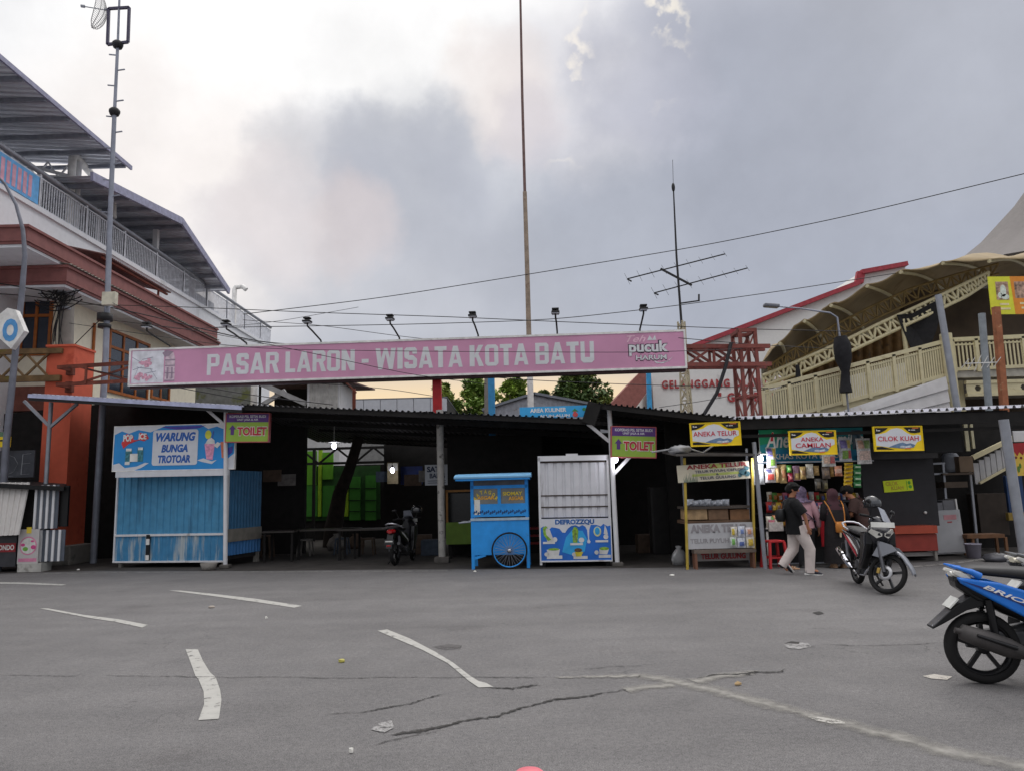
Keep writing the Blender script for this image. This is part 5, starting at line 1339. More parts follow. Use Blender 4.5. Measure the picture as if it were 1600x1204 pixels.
# bulbs
M_bulb = mat('lit_bulb', (235,235,255), .4, var=0, emit=14)
def bulb(label, px, py, Y, r=.055, shade=True, power=0):
    c = A(px,py,Y); o = thing('light_bulb', label, 'lamp', c, group='lit bulbs in the market')
    B().ell((0,0,0),(r,r,r*1.35)).build('bulb', M_bulb, o)
    b = B().lathe([(.02,r*1.2),(.028,r*2.2),(.02,r*2.6)], n=8); b.tube([(0,0,r*2.4),(0,0,.5)], .006, 5)
    if shade: b.lathe([(.02,r*1.9),(.24,r*1.55),(.24,r*1.45),(.02,r*1.6)], n=16)
    b.build('holder', M_white if shade else M_dark, o)
    if power:
        l = bpy.data.lights.new('bulb_light', 'POINT'); l.energy = power; l.shadow_soft_size = .06; l.color = (.95,.96,1)
        lo = bpy.data.objects.new('bulb_light', l); COL.objects.link(lo); lo.parent = o; lo.location = (0,-.02,-r*1.9)
    return o
bulb('lit bulb under a flat white shade before the green shop', 522,696,19,.06,True,4)
bulb('lit bulb in front of the menu board', 613,734,22,.06,False,5)
bulb('lit bulb below the right toilet sign', 962,717,15.5,.05,False,3)
bulb('small lit bulb beside the blue stall side', 402,783,20.5,.04,False)
bulb('small bulb low beside the dark bike', 692,789,20,.03,False)
# dark tables and stools inside
def table(label, px, py, Y, w, m):
    c = G(px,py); o = thing('table', label, 'table', (c.x,c.y,0), group='dark tables inside the market')
    B().box((-w/2,-.35,.72),(w/2,.35,.76)).build('tabletop', m, o)
    for sx in (-1,1):
        for sy in (-1,1): B().bar((sx*(w/2-.06),sy*.29,0),(sx*(w/2-.06),sy*.29,.72),.05).build('leg', M_shade, o)
    return o
M_tab = mat('dim_wood',(58,52,48),.5,var=.2)
table('long dim table nearest the dark bike', 590,872,22,1.9,M_tab); table('long dim table before the tree trunk', 510,872,22,1.7,M_tab); table('narrow table beside the blue stall', 440,876,21,.8,M_tab)
# clutter in the dark
def dimbox(name, label, cat, px, py, Y, w, d, h, m, z0=0):
    c = G(px,py); o = thing(name, label, cat, (A(px,800,Y).x,Y,z0))
    b = B().box((-w/2,0,0),(w/2,d,h)); b.build('body', m, o, bev=.02)
    return o
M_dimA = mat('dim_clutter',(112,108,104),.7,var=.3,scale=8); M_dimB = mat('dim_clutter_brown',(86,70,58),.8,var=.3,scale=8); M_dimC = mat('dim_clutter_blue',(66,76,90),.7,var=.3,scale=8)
def dimstool(label, px, Y, m, h=.45):
    o = thing('stool', label, 'stool', (A(px,800,Y).x,Y,0)); B().box((-.16,-.16,h-.04),(.16,.16,h)).build('seat', m, o, bev=.01)
    for sx in (-1,1):
        for sy in (-1,1): B().bar((sx*.18,sy*.18,0),(sx*.14,sy*.14,h-.03),.04).build('leg', m, o)
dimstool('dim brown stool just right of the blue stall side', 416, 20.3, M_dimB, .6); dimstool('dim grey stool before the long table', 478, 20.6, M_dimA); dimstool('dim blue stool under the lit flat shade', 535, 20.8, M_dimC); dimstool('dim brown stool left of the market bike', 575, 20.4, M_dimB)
for lab, px, Y, r, m in (('pale sack slumped on the market floor under the table', 527, 22.6, .28, M_dimA), ('grey basin bundle on the floor near the green shop', 462, 22.4, .2, M_dimA), ('brown sack on the floor right of the tree trunk', 556, 23.0, .26, M_dimB)):
    o = thing('sack', lab, 'sack', (A(px,800,Y).x,Y,0)); B().lathe([(0,0),(r,.02),(r*1.1,r*.6),(r*.8,r*1.2),(r*.35,r*1.5),(r*.4,r*1.7),(0,r*1.7)],n=14).build('body', m, o)
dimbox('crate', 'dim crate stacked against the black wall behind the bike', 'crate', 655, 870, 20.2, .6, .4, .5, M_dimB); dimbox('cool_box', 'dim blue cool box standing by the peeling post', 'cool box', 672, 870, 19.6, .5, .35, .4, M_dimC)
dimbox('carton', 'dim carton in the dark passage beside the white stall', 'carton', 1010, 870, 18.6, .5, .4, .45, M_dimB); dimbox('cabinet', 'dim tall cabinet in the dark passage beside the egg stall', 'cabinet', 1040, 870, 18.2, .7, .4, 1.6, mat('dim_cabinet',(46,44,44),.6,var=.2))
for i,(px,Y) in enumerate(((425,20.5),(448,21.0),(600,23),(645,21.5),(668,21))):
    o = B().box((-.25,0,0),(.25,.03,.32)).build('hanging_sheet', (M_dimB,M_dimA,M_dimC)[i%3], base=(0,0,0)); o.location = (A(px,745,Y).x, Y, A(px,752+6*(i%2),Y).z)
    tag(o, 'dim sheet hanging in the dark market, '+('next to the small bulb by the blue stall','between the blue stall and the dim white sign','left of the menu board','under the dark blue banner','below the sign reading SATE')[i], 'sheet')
# grey bundle and motor scooter shapes are built below; a green kiosk behind the cart
kc = thing('food_cart', 'olive green food cart with a brown framed glass case in shadow', 'cart', A(718,876,18.4).xy.to_3d())
x0,x1,z0,z1 = Rc(697,815,752,860,18.4)
B().box((x0,18.4,.35),(x1,19.2,z1)).build('body', mat('olive_green',(100,128,44),.6,var=.15), kc, True)
b = B(); zt_ = A(720,766,18.4).z
for x_ in (x0+.03,x1-.03): b.bar((x_,18.43,z1),(x_,18.43,zt_),.05)
b.bar((x0,18.43,zt_),(x1,18.43,zt_),.05); b.build('frame', mat('brown_frame',(140,96,44),.6), kc, True)
B().box((x0+.06,18.5,z1),(x1-.06,19.1,zt_-.06)).build('glass_case', mat('dark_glass',(24,26,28),.15), kc, True)
b = B()
for x_ in (x0+.1,x1-.1):
    for y_ in (18.5,19.1): b.bar((x_,y_,0),(x_,y_,.35),.06)
b.build('leg', M_shade, kc, True)

# ------------------------------------------------------------------ leftmost kiosk
Yk = 18.0
kk = thing('kiosk', 'shabby closed kiosk with white sheet flap and striped side at left edge', 'kiosk', (A(20,880,Yk).x, Yk, 0))
x1 = A(104,800,Yk).x; xs0 = A(-70,800,Yk).x
zt_ = A(60,752,Yk).z; xm = A(48,800,Yk).x
B().box((xs0,Yk+.1,.15),(xm-.02,Yk+.85,zt_-.1)).build('body', M_shade, kk, True)
# roof slab sloping
B().slab((xs0,Yk-.25,A(0,750,Yk).z),(x1+.02,Yk-.2,A(104,760,Yk).z),(x1-.55,Yk+.85,A(104,760,Yk).z+.1),(xs0,Yk+.85,A(0,750,Yk).z+.1),.1).build('roof', M_black, kk, True)
# white flap: leaning corrugated sheet
f0, f1, f2, f3 = A(-40,838,Yk-.35), A(30,835,Yk-.35), A(47,753,Yk-.02), A(-40,753,Yk-.02)
B().wavy(f0,f1,f2,f3,9,.03).build('flap', mat('flap_white',(198,194,190),.6,var=.06,dirt=(150,140,130),dirt_amt=.3,streak=True), kk, True)
# striped side sheets
M_stripe = mat('striped_grey',(86,92,102),.5,var=.1)
def striped(px, n, Yv, pale=M_whitemetal):
    x0,x1,z0,z1 = Rc(*px,Yv); b = B().box((x0,Yv,z0),(x1,Yv+.02,z1)); p_ = b.build('side_panel', M_stripe, kk, True)
    b = B()
    for i in range(n): xx = x0+(x1-x0)*(i+.02)/n; b.box((xx,Yv-.03,z0),(xx+.055,Yv-.002,z1))
    b.build('rib', pale, p_, True)
striped((54,757,91,825),4,Yk-.02); striped((62,827,101,876),4,Yk+.03)
x0,x1_,z0,z1 = Rc(90,758,104,822,Yk); B().box((x0,Yk+.05,z0),(x1_,Yk+.12,z1)).build('dark_panel', M_black, kk, True)
x0,x1_,z0,z1 = Rc(-40,838,25,885,Yk-.05); B().box((x0,Yk-.05,z0),(x1_,Yk+.08,z1)).build('lower_panel', mat('panel_dark',(60,60,64),.4), kk, True)
sg = Sign('name_plate', '', '', (-34,848,24,862), Yk-.08, mat('plate_red',(150,44,50),.5), thick=.02, root=None)
tag(sg.root, 'dark red name strip with white capitals on the kiosk front', 'sign')
sg.text('ONDO', .55,.97,.22,.8,M_white,bold=.03)
x0,x1_,z0,z1 = Rc(27,880,64,892,Yk-.15); B().box((x0,Yk-.15,0),(x1_,Yk+.25,max(.2,z1))).build('plinth', mat('pale_conc',(176,174,168),.9,dirt=(130,126,120),dirt_amt=.4), kk, True)
ps = Sign('poster', 'faded menu poster with a pink and green round emblem', 'poster', (28,826,60,880), Yk-.12, mat('poster_grey',(186,182,180),.5,var=.08), thick=.03)
ps.draw('ring', mat('poster_pink',(206,130,160),.5), [circ(.5,.52,.42,.27,24)])
ps.draw('disc', mat('poster_pale',(206,206,200),.5,var=.15,scale=14), [circ(.5,.52,.36,.23,24)], 2)
ps.draw('food', mat('food_green',(110,170,70),.5), [circ(.38,.43,.13,.06), ], 3)
ps.draw('food', mat('food_magenta',(196,70,130),.5), [circ(.76,.48,.12,.06), circ(.25,.55,.1,.045), circ(.7,.65,.08,.03)], 3)
ps.draw('band', MATS['poster_pink'], [rect(.06,.06,.94,.16)])
ps.draw('tape', mat('tape_yellow',(222,196,70),.5), [rect(.38,.88,.62,1.06)], 2)
# chalked board above
cb = Sign('chalk_board', 'dark grey board with chalk drawn capitals above the kiosk roof', 'board', (-60,704,53,746), 18.9, mat('board_grey',(72,74,80),.8,var=.15,dirt=(92,94,100),dirt_amt=.4))
M_chalk = mat('chalk',(150,152,156),.9)
x0u = lambda px: (px+60)/113.
def stroke(sign, name, m, lines, w=.012, k=1):
    b = B()
    for (u0,v0,u1,v1) in lines:
        p0, p1 = sign.P(u0,v0), sign.P(u1,v1); b.bar((p0[0],-.003,p0[1]),(p1[0],-.003,p1[1]),w,.005)
    return b.build(name, m, sign.root)
stroke(cb,'lettering',M_chalk,[(x0u(-12),.1,x0u(-12),.8),(x0u(-12),.8,x0u(2),.1),(x0u(2),.1,x0u(3),.85),
    (x0u(10),.1,x0u(11),.85),(x0u(11),.85,x0u(22),.75),(x0u(22),.75,x0u(28),.5),(x0u(28),.5,x0u(22),.2),(x0u(22),.2,x0u(10),.1),
    (x0u(34),.1,x0u(35),.85),(x0u(35),.85,x0u(48),.88),(x0u(34),.5,x0u(47),.52),(x0u(34),.1,x0u(47),.12),(x0u(4),.04,x0u(22),.06)],.016)
ys = Sign('yellow_sign', 'small bright yellow sign at the left edge above the chalk board', 'sign', (-30,682,15,698), 18.6, mat('sign_yellow',(236,204,30),.5))
ys.draw('mark', M_black, [rect(.66,.55,.82,.72)])
B().box((-.5,0,ys.h),(ys.w/2-.1,.04,ys.h+.12)).build('upper_strip', mat('strip_green',(96,124,100),.6), ys.root)

# ------------------------------------------------------------------ blue corrugated stall
M_bluesheet = mat('blue_sheet',(72,138,176),.55,var=.12,bump=.3,bscale=3,dirt=(58,112,146),dirt_amt=.4,streak=True)
M_bluepeel = mat('blue_peeling',(62,128,170),.6,var=.1,dirt=(176,184,186),dirt_amt=.85,dirt_scale=4.5,streak=True)
fl, fr_ = A(180,878,18.45), A(352,879,17.8)
rz = math.atan2(fr_.y-fl.y, fr_.x-fl.x); w = (Vector((fr_.x,fr_.y,0))-Vector((fl.x,fl.y,0))).length; zb_ = .16
zt_ = A(265,737,18.1).z; zmid = A(265,833,18.1).z
bs = thing('market_stall', 'closed blue corrugated stall with peeling paint along its bottom', 'stall', ((fl.x+fr_.x)/2,(fl.y+fr_.y)/2,0), rz)
hw = w/2; dep = 1.45
B().box((-hw+.03,.05,zb_),(hw-.04,dep,zt_)).build('body', M_dark, bs)
B().wavy((-hw,0,zmid),(hw,0,zmid),(hw,0,zt_),(-hw,0,zt_),16,.028).build('shutter', M_bluesheet, bs)
B().wavy((-hw,-.01,zb_),(hw,-.01,zb_),(hw,-.01,zmid-.05),(-hw,-.01,zmid-.05),16,.022).build('lower_panel', M_bluepeel, bs)
b = B(); b.box((-hw-.03,-.05,zmid-.05),(hw+.02,.02,zmid)).box((-hw-.04,-.05,zb_-.04),(hw+.03,.03,zb_)).box((-hw-.04,-.045,zb_),(-hw,.02,zt_)).box((hw,-.045,zb_),(hw+.04,.02,zt_))
b.build('frame', M_whitemetal, bs)
sp_ = B()
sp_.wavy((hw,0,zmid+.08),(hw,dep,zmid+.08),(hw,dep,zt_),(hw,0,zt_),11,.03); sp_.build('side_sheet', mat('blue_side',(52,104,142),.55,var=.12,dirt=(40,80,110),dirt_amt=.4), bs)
B().wavy((hw,.0,zb_+.1),(hw,dep,zb_+.1),(hw,dep,zmid-.22),(hw,0,zmid-.22),11,.03).build('side_sheet', mat('blue_side_low',(62,120,178),.5,var=.1), bs)
B().box((hw,0,zmid-.22),(hw+.05,dep,zmid+.08)).build('counter_edge', mat('weathered_board',(128,124,116),.8,var=.2), bs)
B().box((hw-.1,dep-.12,0),(hw,dep,.25)).box((-hw,dep-.12,0),(-hw+.1,dep,.25)).box((-hw+.05,.05,0),(-hw+.13,.13,zb_)).box((hw-.13,.05,0),(hw-.05,.13,zb_)).build('foot', M_conc, bs)
b = B(); b.box((-.62,-.055,zb_+.02),(-.52,-.03,zb_+.62)); b.build('latch_plate', M_black, bs)
B().box((-.615,-.06,zb_+.38),(-.525,-.052,zb_+.52)).box((-.615,-.06,zb_+.02),(-.525,-.052,zb_+.14)).build('sticker', M_white, bs)
# sign on top of the stall
wsg = Sign('stall_sign', 'blue stall signboard with lettering on a white rounded panel and cups', 'sign', (170,664,372,733), 17.75, mat('sign_blue',(40,138,206),.5,var=.12,scale=1.2), frame=M_white, fw=.02, rz=rz*.6, tilt=rad(.6))
wsg.draw('swirl', mat('sign_white',(206,208,214),.5,var=.05), [[(0,1),(0,.82),(.06,.9),(.12,.84),(.2,.92),(.3,.86),(.42,.99),(.42,1)], [(0,0),(0,.14),(.05,.17),(.1,.06),(.2,.09),(.27,.17),(.3,.16),(.24,.06),(.18,.0)],
   [(.72,1),(.78,.9),(.85,.95),(.93,.86),(1,.92),(1,1)], [(.7,.2),(.75,.24),(.82,.17),(.86,.2),(.82,.11),(.74,.16)], [(.92,.0),(.94,.2),(1,.34),(1,0)]])
wsg.draw('purple_band', mat('sign_violet',(72,66,160),.5), [[(.36,.98),(.52,.9),(.7,.92),(.76,.98)]])
wsg.draw('name_panel', MATS['sign_white'], [rrect(.325,.1,.7,.9,.02,.06)], 2)
MB_ = mat('warung_blue',(40,92,170),.5)
wsg.text('WARUNG', .35,.68,.64,.84,MB_,3,.05,.25); wsg.text('BUNGA', .40,.62,.39,.57,MB_,3,.05,.2); wsg.text('TROTOAR', .375,.645,.15,.33,MB_,3,.05,.12)
wsg.draw('logo_patch', mat('logo_red',(206,58,60),.5,var=.2), [[(.06,.62),(.1,.84),(.16,.78),(.16,.7),(.2,.68),(.21,.86),(.27,.82),(.29,.72),(.25,.66),(.2,.7),(.12,.6),(.08,.5)]], 2)
wsg.text('POP', .075,.155,.66,.82,M_white,3,.05); wsg.text('ICE', .205,.27,.70,.84,M_white,3,.04)
wsg.draw('tin', mat('tin_teal',(60,120,130),.5,var=.5,scale=18), [rect(.1,.18,.155,.46), rect(.2,.2,.25,.5)], 2)
wsg.draw('label_panel', mat('tin_white',(214,214,210),.5), [rect(.14,.2,.205,.38), rect(.1,.13,.14,.2), rect(.105,.44,.15,.5), rect(.205,.46,.245,.52)], 3)
wsg.draw('cup', mat('cup_pink',(218,150,180),.5,var=.25,scale=14), [[(.775,.22),(.825,.2),(.84,.56),(.755,.56)]], 2)
wsg.draw('cup', mat('cup_orange',(206,120,90),.5,var=.2), [[(.9,.24),(.93,.24),(.945,.6),(.885,.6)]], 2)
wsg.draw('splash', MATS['tin_white'], [[(.76,.56),(.78,.66),(.81,.7),(.835,.64),(.84,.56)], [(.83,.52),(.86,.6),(.89,.56),(.86,.46)]], 3)
wsg.draw('badge', mat('badge_yellow',(206,206,70),.5), [circ(.782,.77,.026,.1)], 2)
wsg.draw('straw', MATS['sign_violet'], [[(.815,.68),(.82,.68),(.828,.84),(.822,.85)], [(.955,.3),(.985,.36),(.985,.5),(.95,.46)]], 3)
B().box((-wsg.w/2+.1,-.03,-.16),(wsg.w/2-.12,.05,-.025)).build('lower_board', MATS['sign_white'], wsg.root)
# bowl under the stall
bw = thing('bowl', 'grey plastic bowl on the ground beside the rusty post foot', 'bowl', G(326,890)); 
B().lathe([(.0,.01),(.1,0),(.14,.02),(.19,.16),(.18,.16),(.13,.03),(0,.025)], n=20).build('body', M_conc, bw)
# ------------------------------------------------------------------ toilet signs
M_tgreen = mat('sign_green',(144,176,66),.5,var=.05); M_tpurple = mat('sign_purple',(86,50,120),.5); M_tred = mat('sign_red',(178,48,60),.5); M_trim = mat('sign_trim',(176,84,88),.5)
def toilet(label, px, Y, tilt, rz):
    s = Sign('toilet_sign', label, 'sign', px, Y, M_tgreen, frame=M_trim, fw=.02, tilt=tilt, rz=rz, thick=.12, group='toilet direction signs')
    s.draw('header', M_tpurple, [rect(0,.70,1,1)])
    s.text('KOPERASI PSL SETIA BUDI', .07,.93,.86,.955,M_letter,2,.015); s.text('UNIT JASA & AIR', .25,.75,.735,.83,M_letter,2,.015)
    s.draw('arrow', M_tpurple, [[(.11,.24),(.19,.24),(.19,.44),(.235,.44),(.15,.6),(.065,.44),(.11,.44)]])
    s.text('TOILET', .255,.975,.195,.545,M_white,1.6,.075,name='lettering_outline'); s.text('TOILET', .265,.965,.215,.525,M_tred,2.4,.045)
toilet('bright toilet direction sign beside the blue stall signboard', (353,646,419,689), 17.3, rad(1.2), 0)
toilet('shaded toilet direction sign beside the white stall post', (955,667,1023,713), 15.35, rad(2.8), 0)
# light blue food area banner on the roof
ab = Sign('area_banner', 'light blue banner lying along the market roof edge with white lettering', 'banner', (812,634,930,652), 15.9, mat('area_blue',(58,164,222),.5,var=.06), tilt=rad(-.4), thick=.03)
ab.text('AREA KULINER', .14,.62,.50,.86,M_white,2,.03); ab.text('ALUN-ALUN', .26,.66,.06,.30,M_white,2,.03)
ab.draw('emblem', mat('emblem_green',(60,130,80),.5), [[(.69,.5),(.73,.75),(.78,.5)], circ(.855,.66,.025,.14)], 2)
ab.draw('emblem', mat('emblem_red',(200,80,80),.5), [circ(.735,.22,.035,.2), circ(.73,.45,.02,.06)], 2)

# ------------------------------------------------------------------ sky blue cart
M_cart = mat('cart_blue',(40,148,228),.5,var=.1,dirt=(60,124,186),dirt_amt=.35,dirt_scale=4)
M_cartroof = mat('cart_roof',(130,186,226),.45,var=.06)
c0, c1 = G(738,889), G(832,887)
ct = thing('food_cart', 'sky blue wooden food cart with glass case and one big spoked wheel', 'cart', ((c0.x+c1.x)/2, c0.y, 0), math.atan2(c1.y-c0.y, c1.x-c0.x))
Yc = c0.y; S = lambda px: (A(px,840,Yc).x-ct.location.x); Z = lambda py: A(785,py,Yc).z
dep = .72
xl, xr = S(737), S(826)
b = B().box((xl,.0,Z(866)),(xr,dep,Z(812))); b.build('body', M_cart, ct, bev=.008)
B().box((xl-.02,-.02,Z(812)),(xr+.02,dep,Z(808))).build('counter', mat('counter_steel',(170,190,206),.3,.4), ct)
b = B()
for x_ in (xl+.02,xr-.02):
    for y_ in (.03,dep-.03): b.bar((x_,y_,0),(x_,y_,Z(748)),.065)
b.bar((xl+.04,.03,.22),(xl+.28,.03,Z(866)),.05)
b.build('leg', M_cart, ct)
b = B(); yb_ = .0
b.box((xl,-.012,Z(806)),(xr,.03,Z(792)))
fb_ = b.build('fret_board', M_cart, ct)
b = B()
for i in range(26):
    xx = xl+.06+(xr-xl-.12)*i/25.; zz = Z(799)+.02*math.sin(i*2.1); b.prism([(xx-.02,zz-.025),(xx+.01,zz-.03),(xx+.025,zz+.015),(xx-.005,zz+.035)], -.016, -.0125)
b.build('carving', mat('carving_navy',(34,72,120),.6), fb_)
b = B(); b.box((xl,-.01,Z(792)),(xr,.035,Z(786))).box((xl,-.01,Z(762)),(xr,.035,Z(757))).box((S(779),-.01,Z(786)),(S(784),.035,Z(762))).box((xl,-.01,Z(786)),(xl+.05,.035,Z(748))).box((xr-.05,-.01,Z(786)),(xr,.035,Z(748)))
b.build('case_frame', M_cart, ct)
B().box((xl+.04,.01,Z(757)),(xr-.04,.03,Z(748))).build('upper_board', mat('dim_board',(96,98,100),.7,var=.2), ct)
M_case = mat('case_glass',(124,126,122),.35,var=.15,scale=3)
B().box((xl+.05,.012,Z(786)),(S(779),.02,Z(762))).build('glass_pane', M_case, ct); B().box((S(784),.012,Z(786)),(xr-.05,.02,Z(762))).build('glass_pane', M_case, ct)
B().box((xl+.03,.1,Z(790)),(xr-.03,dep-.03,Z(757))).build('case_back', mat('case_inside',(84,90,92),.7,var=.3,scale=5), ct)
# arched lettering
M_ly = mat('letter_yellow',(232,206,70),.5); M_lo = mat('letter_orange',(228,168,60),.5)
word = 'BATAGOR'; cx_ = (S(743)+S(777))/2; zc_ = Z(790)
for i, ch in enumerate(word):
    t = rad(148-116*i/6.); R_ = .27; xx = cx_+R_*1.0*math.cos(t); zz = zc_+R_*1.15*math.sin(t)
    M_ = Matrix.Translation((xx,.008,zz)) @ Matrix.Rotation(-(t-math.pi/2)*.7,4,'Y')
    lettering(ct, ch, -.028,.028,-.04,.04, M_ly, bold=.03, M=M_)
lettering(ct,'ASGAR',S(746),S(774),Z(779),Z(773.5),M_lo,y=.008,bold=.04,shear=.1)
lettering(ct,'SIOMAY',S(787),S(818),Z(773.5),Z(767.5),M_ly,y=.008,bold=.03); lettering(ct,'ASGAR',S(796),S(820),Z(781),Z(775),M_lo,y=.008,bold=.04)
B().box((S(742),-.014,Z(804)+.02),(S(751),.0105,Z(779))).build('paper_note', M_paper, ct)
# roof
zr0 = Z(745); rl_, rr_ = S(713), S(833)
prof = [(-.32,zr0-.02),(-.33,zr0+.03),(-.1,zr0+.075),(.4,zr0+.10),(.95,zr0+.05),(.95,zr0+.0),(-.1,zr0-.02)]
B().prism(prof, rl_, rr_, plane='yz').build('roof', M_cartroof, ct, bev=.012)
B().box((rl_+.03,-.3,zr0-.055),(rr_-.03,.9,zr0-.021)).build('roof_frame', M_cart, ct)
B().tube([(xl-.28,.1,Z(815)),(xl+.05,.1,Z(813))], .018, 6).tube([(xl-.28,dep-.1,Z(815)),(xl+.05,dep-.1,Z(813))], .018, 6).build('push_handle', M_galv, ct)
# wheel
wx, wz, wr = S(796), .375, .375
wheel = B().tube([(wx+wr*.945*math.cos(2*math.pi*i/36),-.1,wz+wr*.945*math.sin(2*math.pi*i/36)) for i in range(37)], .02, 8, cap=False).build('wheel', M_rubber, ct)
B().tube([(wx+wr*.885*math.cos(2*math.pi*i/36),-.1,wz+wr*.885*math.sin(2*math.pi*i/36)) for i in range(37)], .014, 6, cap=False).build('rim', M_cart, wheel)
b = B()
for i in range(32):
    t = 2*math.pi*i/32; t2 = t+(.5 if i%2 else -.5); b.tube([(wx+.035*math.cos(t2),-.1+(.03 if i%4<2 else -.03),wz+.035*math.sin(t2)),(wx+wr*.87*math.cos(t),-.1,wz+wr*.87*math.sin(t))], .0035, 4)
b.build('spokes', M_galv, wheel)
B().lathe([(.0,-.05),(.025,-.05),(.05,-.035),(.03,-.02),(.03,.03),(.05,.04),(0,.05)], (wx,-.1,wz), 14, 'y').tube([(wx,-.14,wz),(wx,.5,wz)], .012, 6).build('hub', M_lightmetal, wheel)
# things behind the cart on its right: a red rack
rk = thing('plastic_stool', 'red plastic stool stack in shadow between blue cart and white stall', 'stool', G(835,884)+Vector((.05,.75,0)))
b = B(); 
for k in range(3): b.box((-.17,-.17,.42+.16*k),(.17,.17,.46+.16*k))
b.build('seat', mat('dim_red',(150,40,40),.5), rk)
for sx in (-1,1):
    for sy in (-1,1): B().bar((sx*.19,sy*.19,0),(sx*.15,sy*.15,.8),.045).build('leg', MATS['dim_red'], rk)

# ------------------------------------------------------------------ white frozen snack stall
Yd = 15.75
x0,x1,z0,z1 = Rc(841,711,953,877,Yd)
ds = thing('market_stall', 'white sheet metal stall shutter with a blue frozen food poster', 'stall', ((x0+x1)/2, Yd, 0), rad(-1.5), tilt=rad(.5))
hw = (x1-x0)/2; Z = lambda py: A(897,py,Yd).z
B().box((-hw+.03,.06,.12),(hw-.03,1.2,Z(716))).build('body', M_dark, ds)
M_wsheet = mat('white_shutter',(206,206,210),.45,.05,bump=.25,bscale=3,var=.05,dirt=(120,110,100),dirt_amt=.2,dirt_scale=4,streak=True)
for (p0,p1_) in ((722,772),(774,790),(792,807)):
    B().wavy((-hw+.04,0,Z(p1_)),(hw-.03,0,Z(p1_)),(hw-.03,0,Z(p0)),(-hw+.04,0,Z(p0)),8,-.022).build('shutter', M_wsheet, ds)
b = B(); 
for py in (721,773,791): b.box((-hw+.04,-.01,Z(py)-.012),(hw-.03,.03,Z(py)+.012))
b.build('seam', mat('rusty_seam',(70,60,56),.8,var=.5,scale=14), ds)
b = B(); b.box((-hw,-.04,.05),(-hw+.05,.04,Z(713))).box((hw-.05,-.04,.1),(hw,.04,Z(713))).box((-hw,-.04,Z(719)),(hw,.045,Z(711))).box((-.15,-.02,Z(711)),(.1,.1,Z(708)))
b.build('frame', M_whitemetal, ds)
zt_ = Z(809); zb_ = .14
pn = B().box((-hw+.03,-.05,zb_),(hw-.02,-.01,zt_)).build('poster', mat('poster_blue',(36,106,196),.4,var=.25,scale=1.6), ds)
def PP(u, v): return (-hw+.03+(2*hw-.05)*u, zb_+(zt_-zb_)*v)
def pdraw(nm, m, polys, k=1):
    b = B()
    for p in polys: b.prism([PP(*q) for q in p], -.05-.003*k, -.05-.003*(k-1)-.0005)
    return b.build(nm, m, pn)
drip = [(0,1),(0,.78),(.04,.82),(.08,.82),(.12,.74),(.16,.8),(.22,.78),(.27,.76),(.31,.67),(.35,.66),(.39,.76),(.44,.82),(.5,.84),(.55,.8),(.6,.84),(.64,.8),(.665,.72),(.675,.5),(.66,.44),(.67,.4),(.70,.4),(.71,.44),(.69,.5),(.695,.72),(.72,.84),(.8,.84),(.86,.8),(.9,.86),(.96,.8),(1,.82),(1,1)]
pdraw('drip', MATS['sign_white'], [drip])
x_,z_ = PP(.21,.84); x2_,z2_ = PP(.77,.98); lettering(pn,'DEFROZZQU',x_,x2_,z_,z2_,mat('poster_ink',(30,92,160),.5),y=-.0535,bold=.05,depth=.003)
cyan = mat('poster_cyan',(50,160,220),.4,var=.2,scale=3)
pdraw('glow_patch', cyan, [[(.3,.2),(.45,.12),(.62,.2),(.66,.5),(.6,.7),(.45,.72),(.36,.55)]])
pf1 = [(.12,.72,.28),(.5,.72,.32),(.84,.7,.28)]
pdraw('dish', mat('dish_white',(216,220,216),.5), [rect(.03,.4,.2,.45), rect(.42,.36,.6,.41), rect(.78,.42,.96,.47), rect(.08,.04,.3,.12), rect(.46,.03,.66,.1), rect(.82,.05,.99,.12),
   circ(.2,.5,.035,.06), circ(.58,.48,.04,.06), circ(.93,.55,.035,.06), circ(.08,.15,.035,.05), circ(.79,.18,.03,.05), circ(.47,.14,.03,.05), [(.09,.44),(.06,.8),(.13,.74),(.17,.55),(.18,.45)], [(.9,.62),(.92,.84),(.95,.7),(.96,.6)], [(.1,.12),(.08,.26),(.27,.27),(.25,.12)], [(.83,.14),(.83,.26),(.97,.27),(.94,.13)]], 2)
pdraw('food', mat('food_lime',(130,170,60),.5,var=.4,scale=20), [[(.04,.62),(.03,.78),(.07,.83),(.1,.8),(.07,.74),(.08,.62),(.15,.5),(.1,.47)], [(.46,.42),(.45,.7),(.48,.8),(.52,.78),(.54,.7),(.52,.42)], circ(.18,.27,.08,.03), circ(.9,.27,.07,.04)], 3)
pdraw('food', mat('food_yellow',(206,190,60),.5,var=.2), [[(.48,.2),(.5,.09),(.57,.09),(.6,.2)]], 3)
pdraw('food', mat('food_brown',(90,70,50),.5,var=.4,scale=22), [circ(.53,.24,.055,.05)], 3)
pdraw('food', mat('food_cream',(206,210,160),.5,var=.2), [circ(.81,.68,.055,.12), [(.48,.46),(.48,.66),(.5,.74),(.51,.46)]], 3)
pdraw('cutout', cyan, [circ(.81,.69,.035,.09)], 4)
b = B(); b.box((-hw+.01,-.06,zb_-.03),(hw,-.01,zb_)).box((-hw+.01,-.06,zb_),(-hw+.03,-.01,zt_)).box((hw-.02,-.06,zb_),(hw,-.01,zt_)); b.build('poster_frame', M_whitemetal, ds)
b = B()
for x_ in (-hw+.08,hw-.08):
    for y_ in (.15,1.1): b.box((x_-.04,y_-.04,0),(x_+.04,y_+.04,.14))
b.build('foot', M_dark, ds)
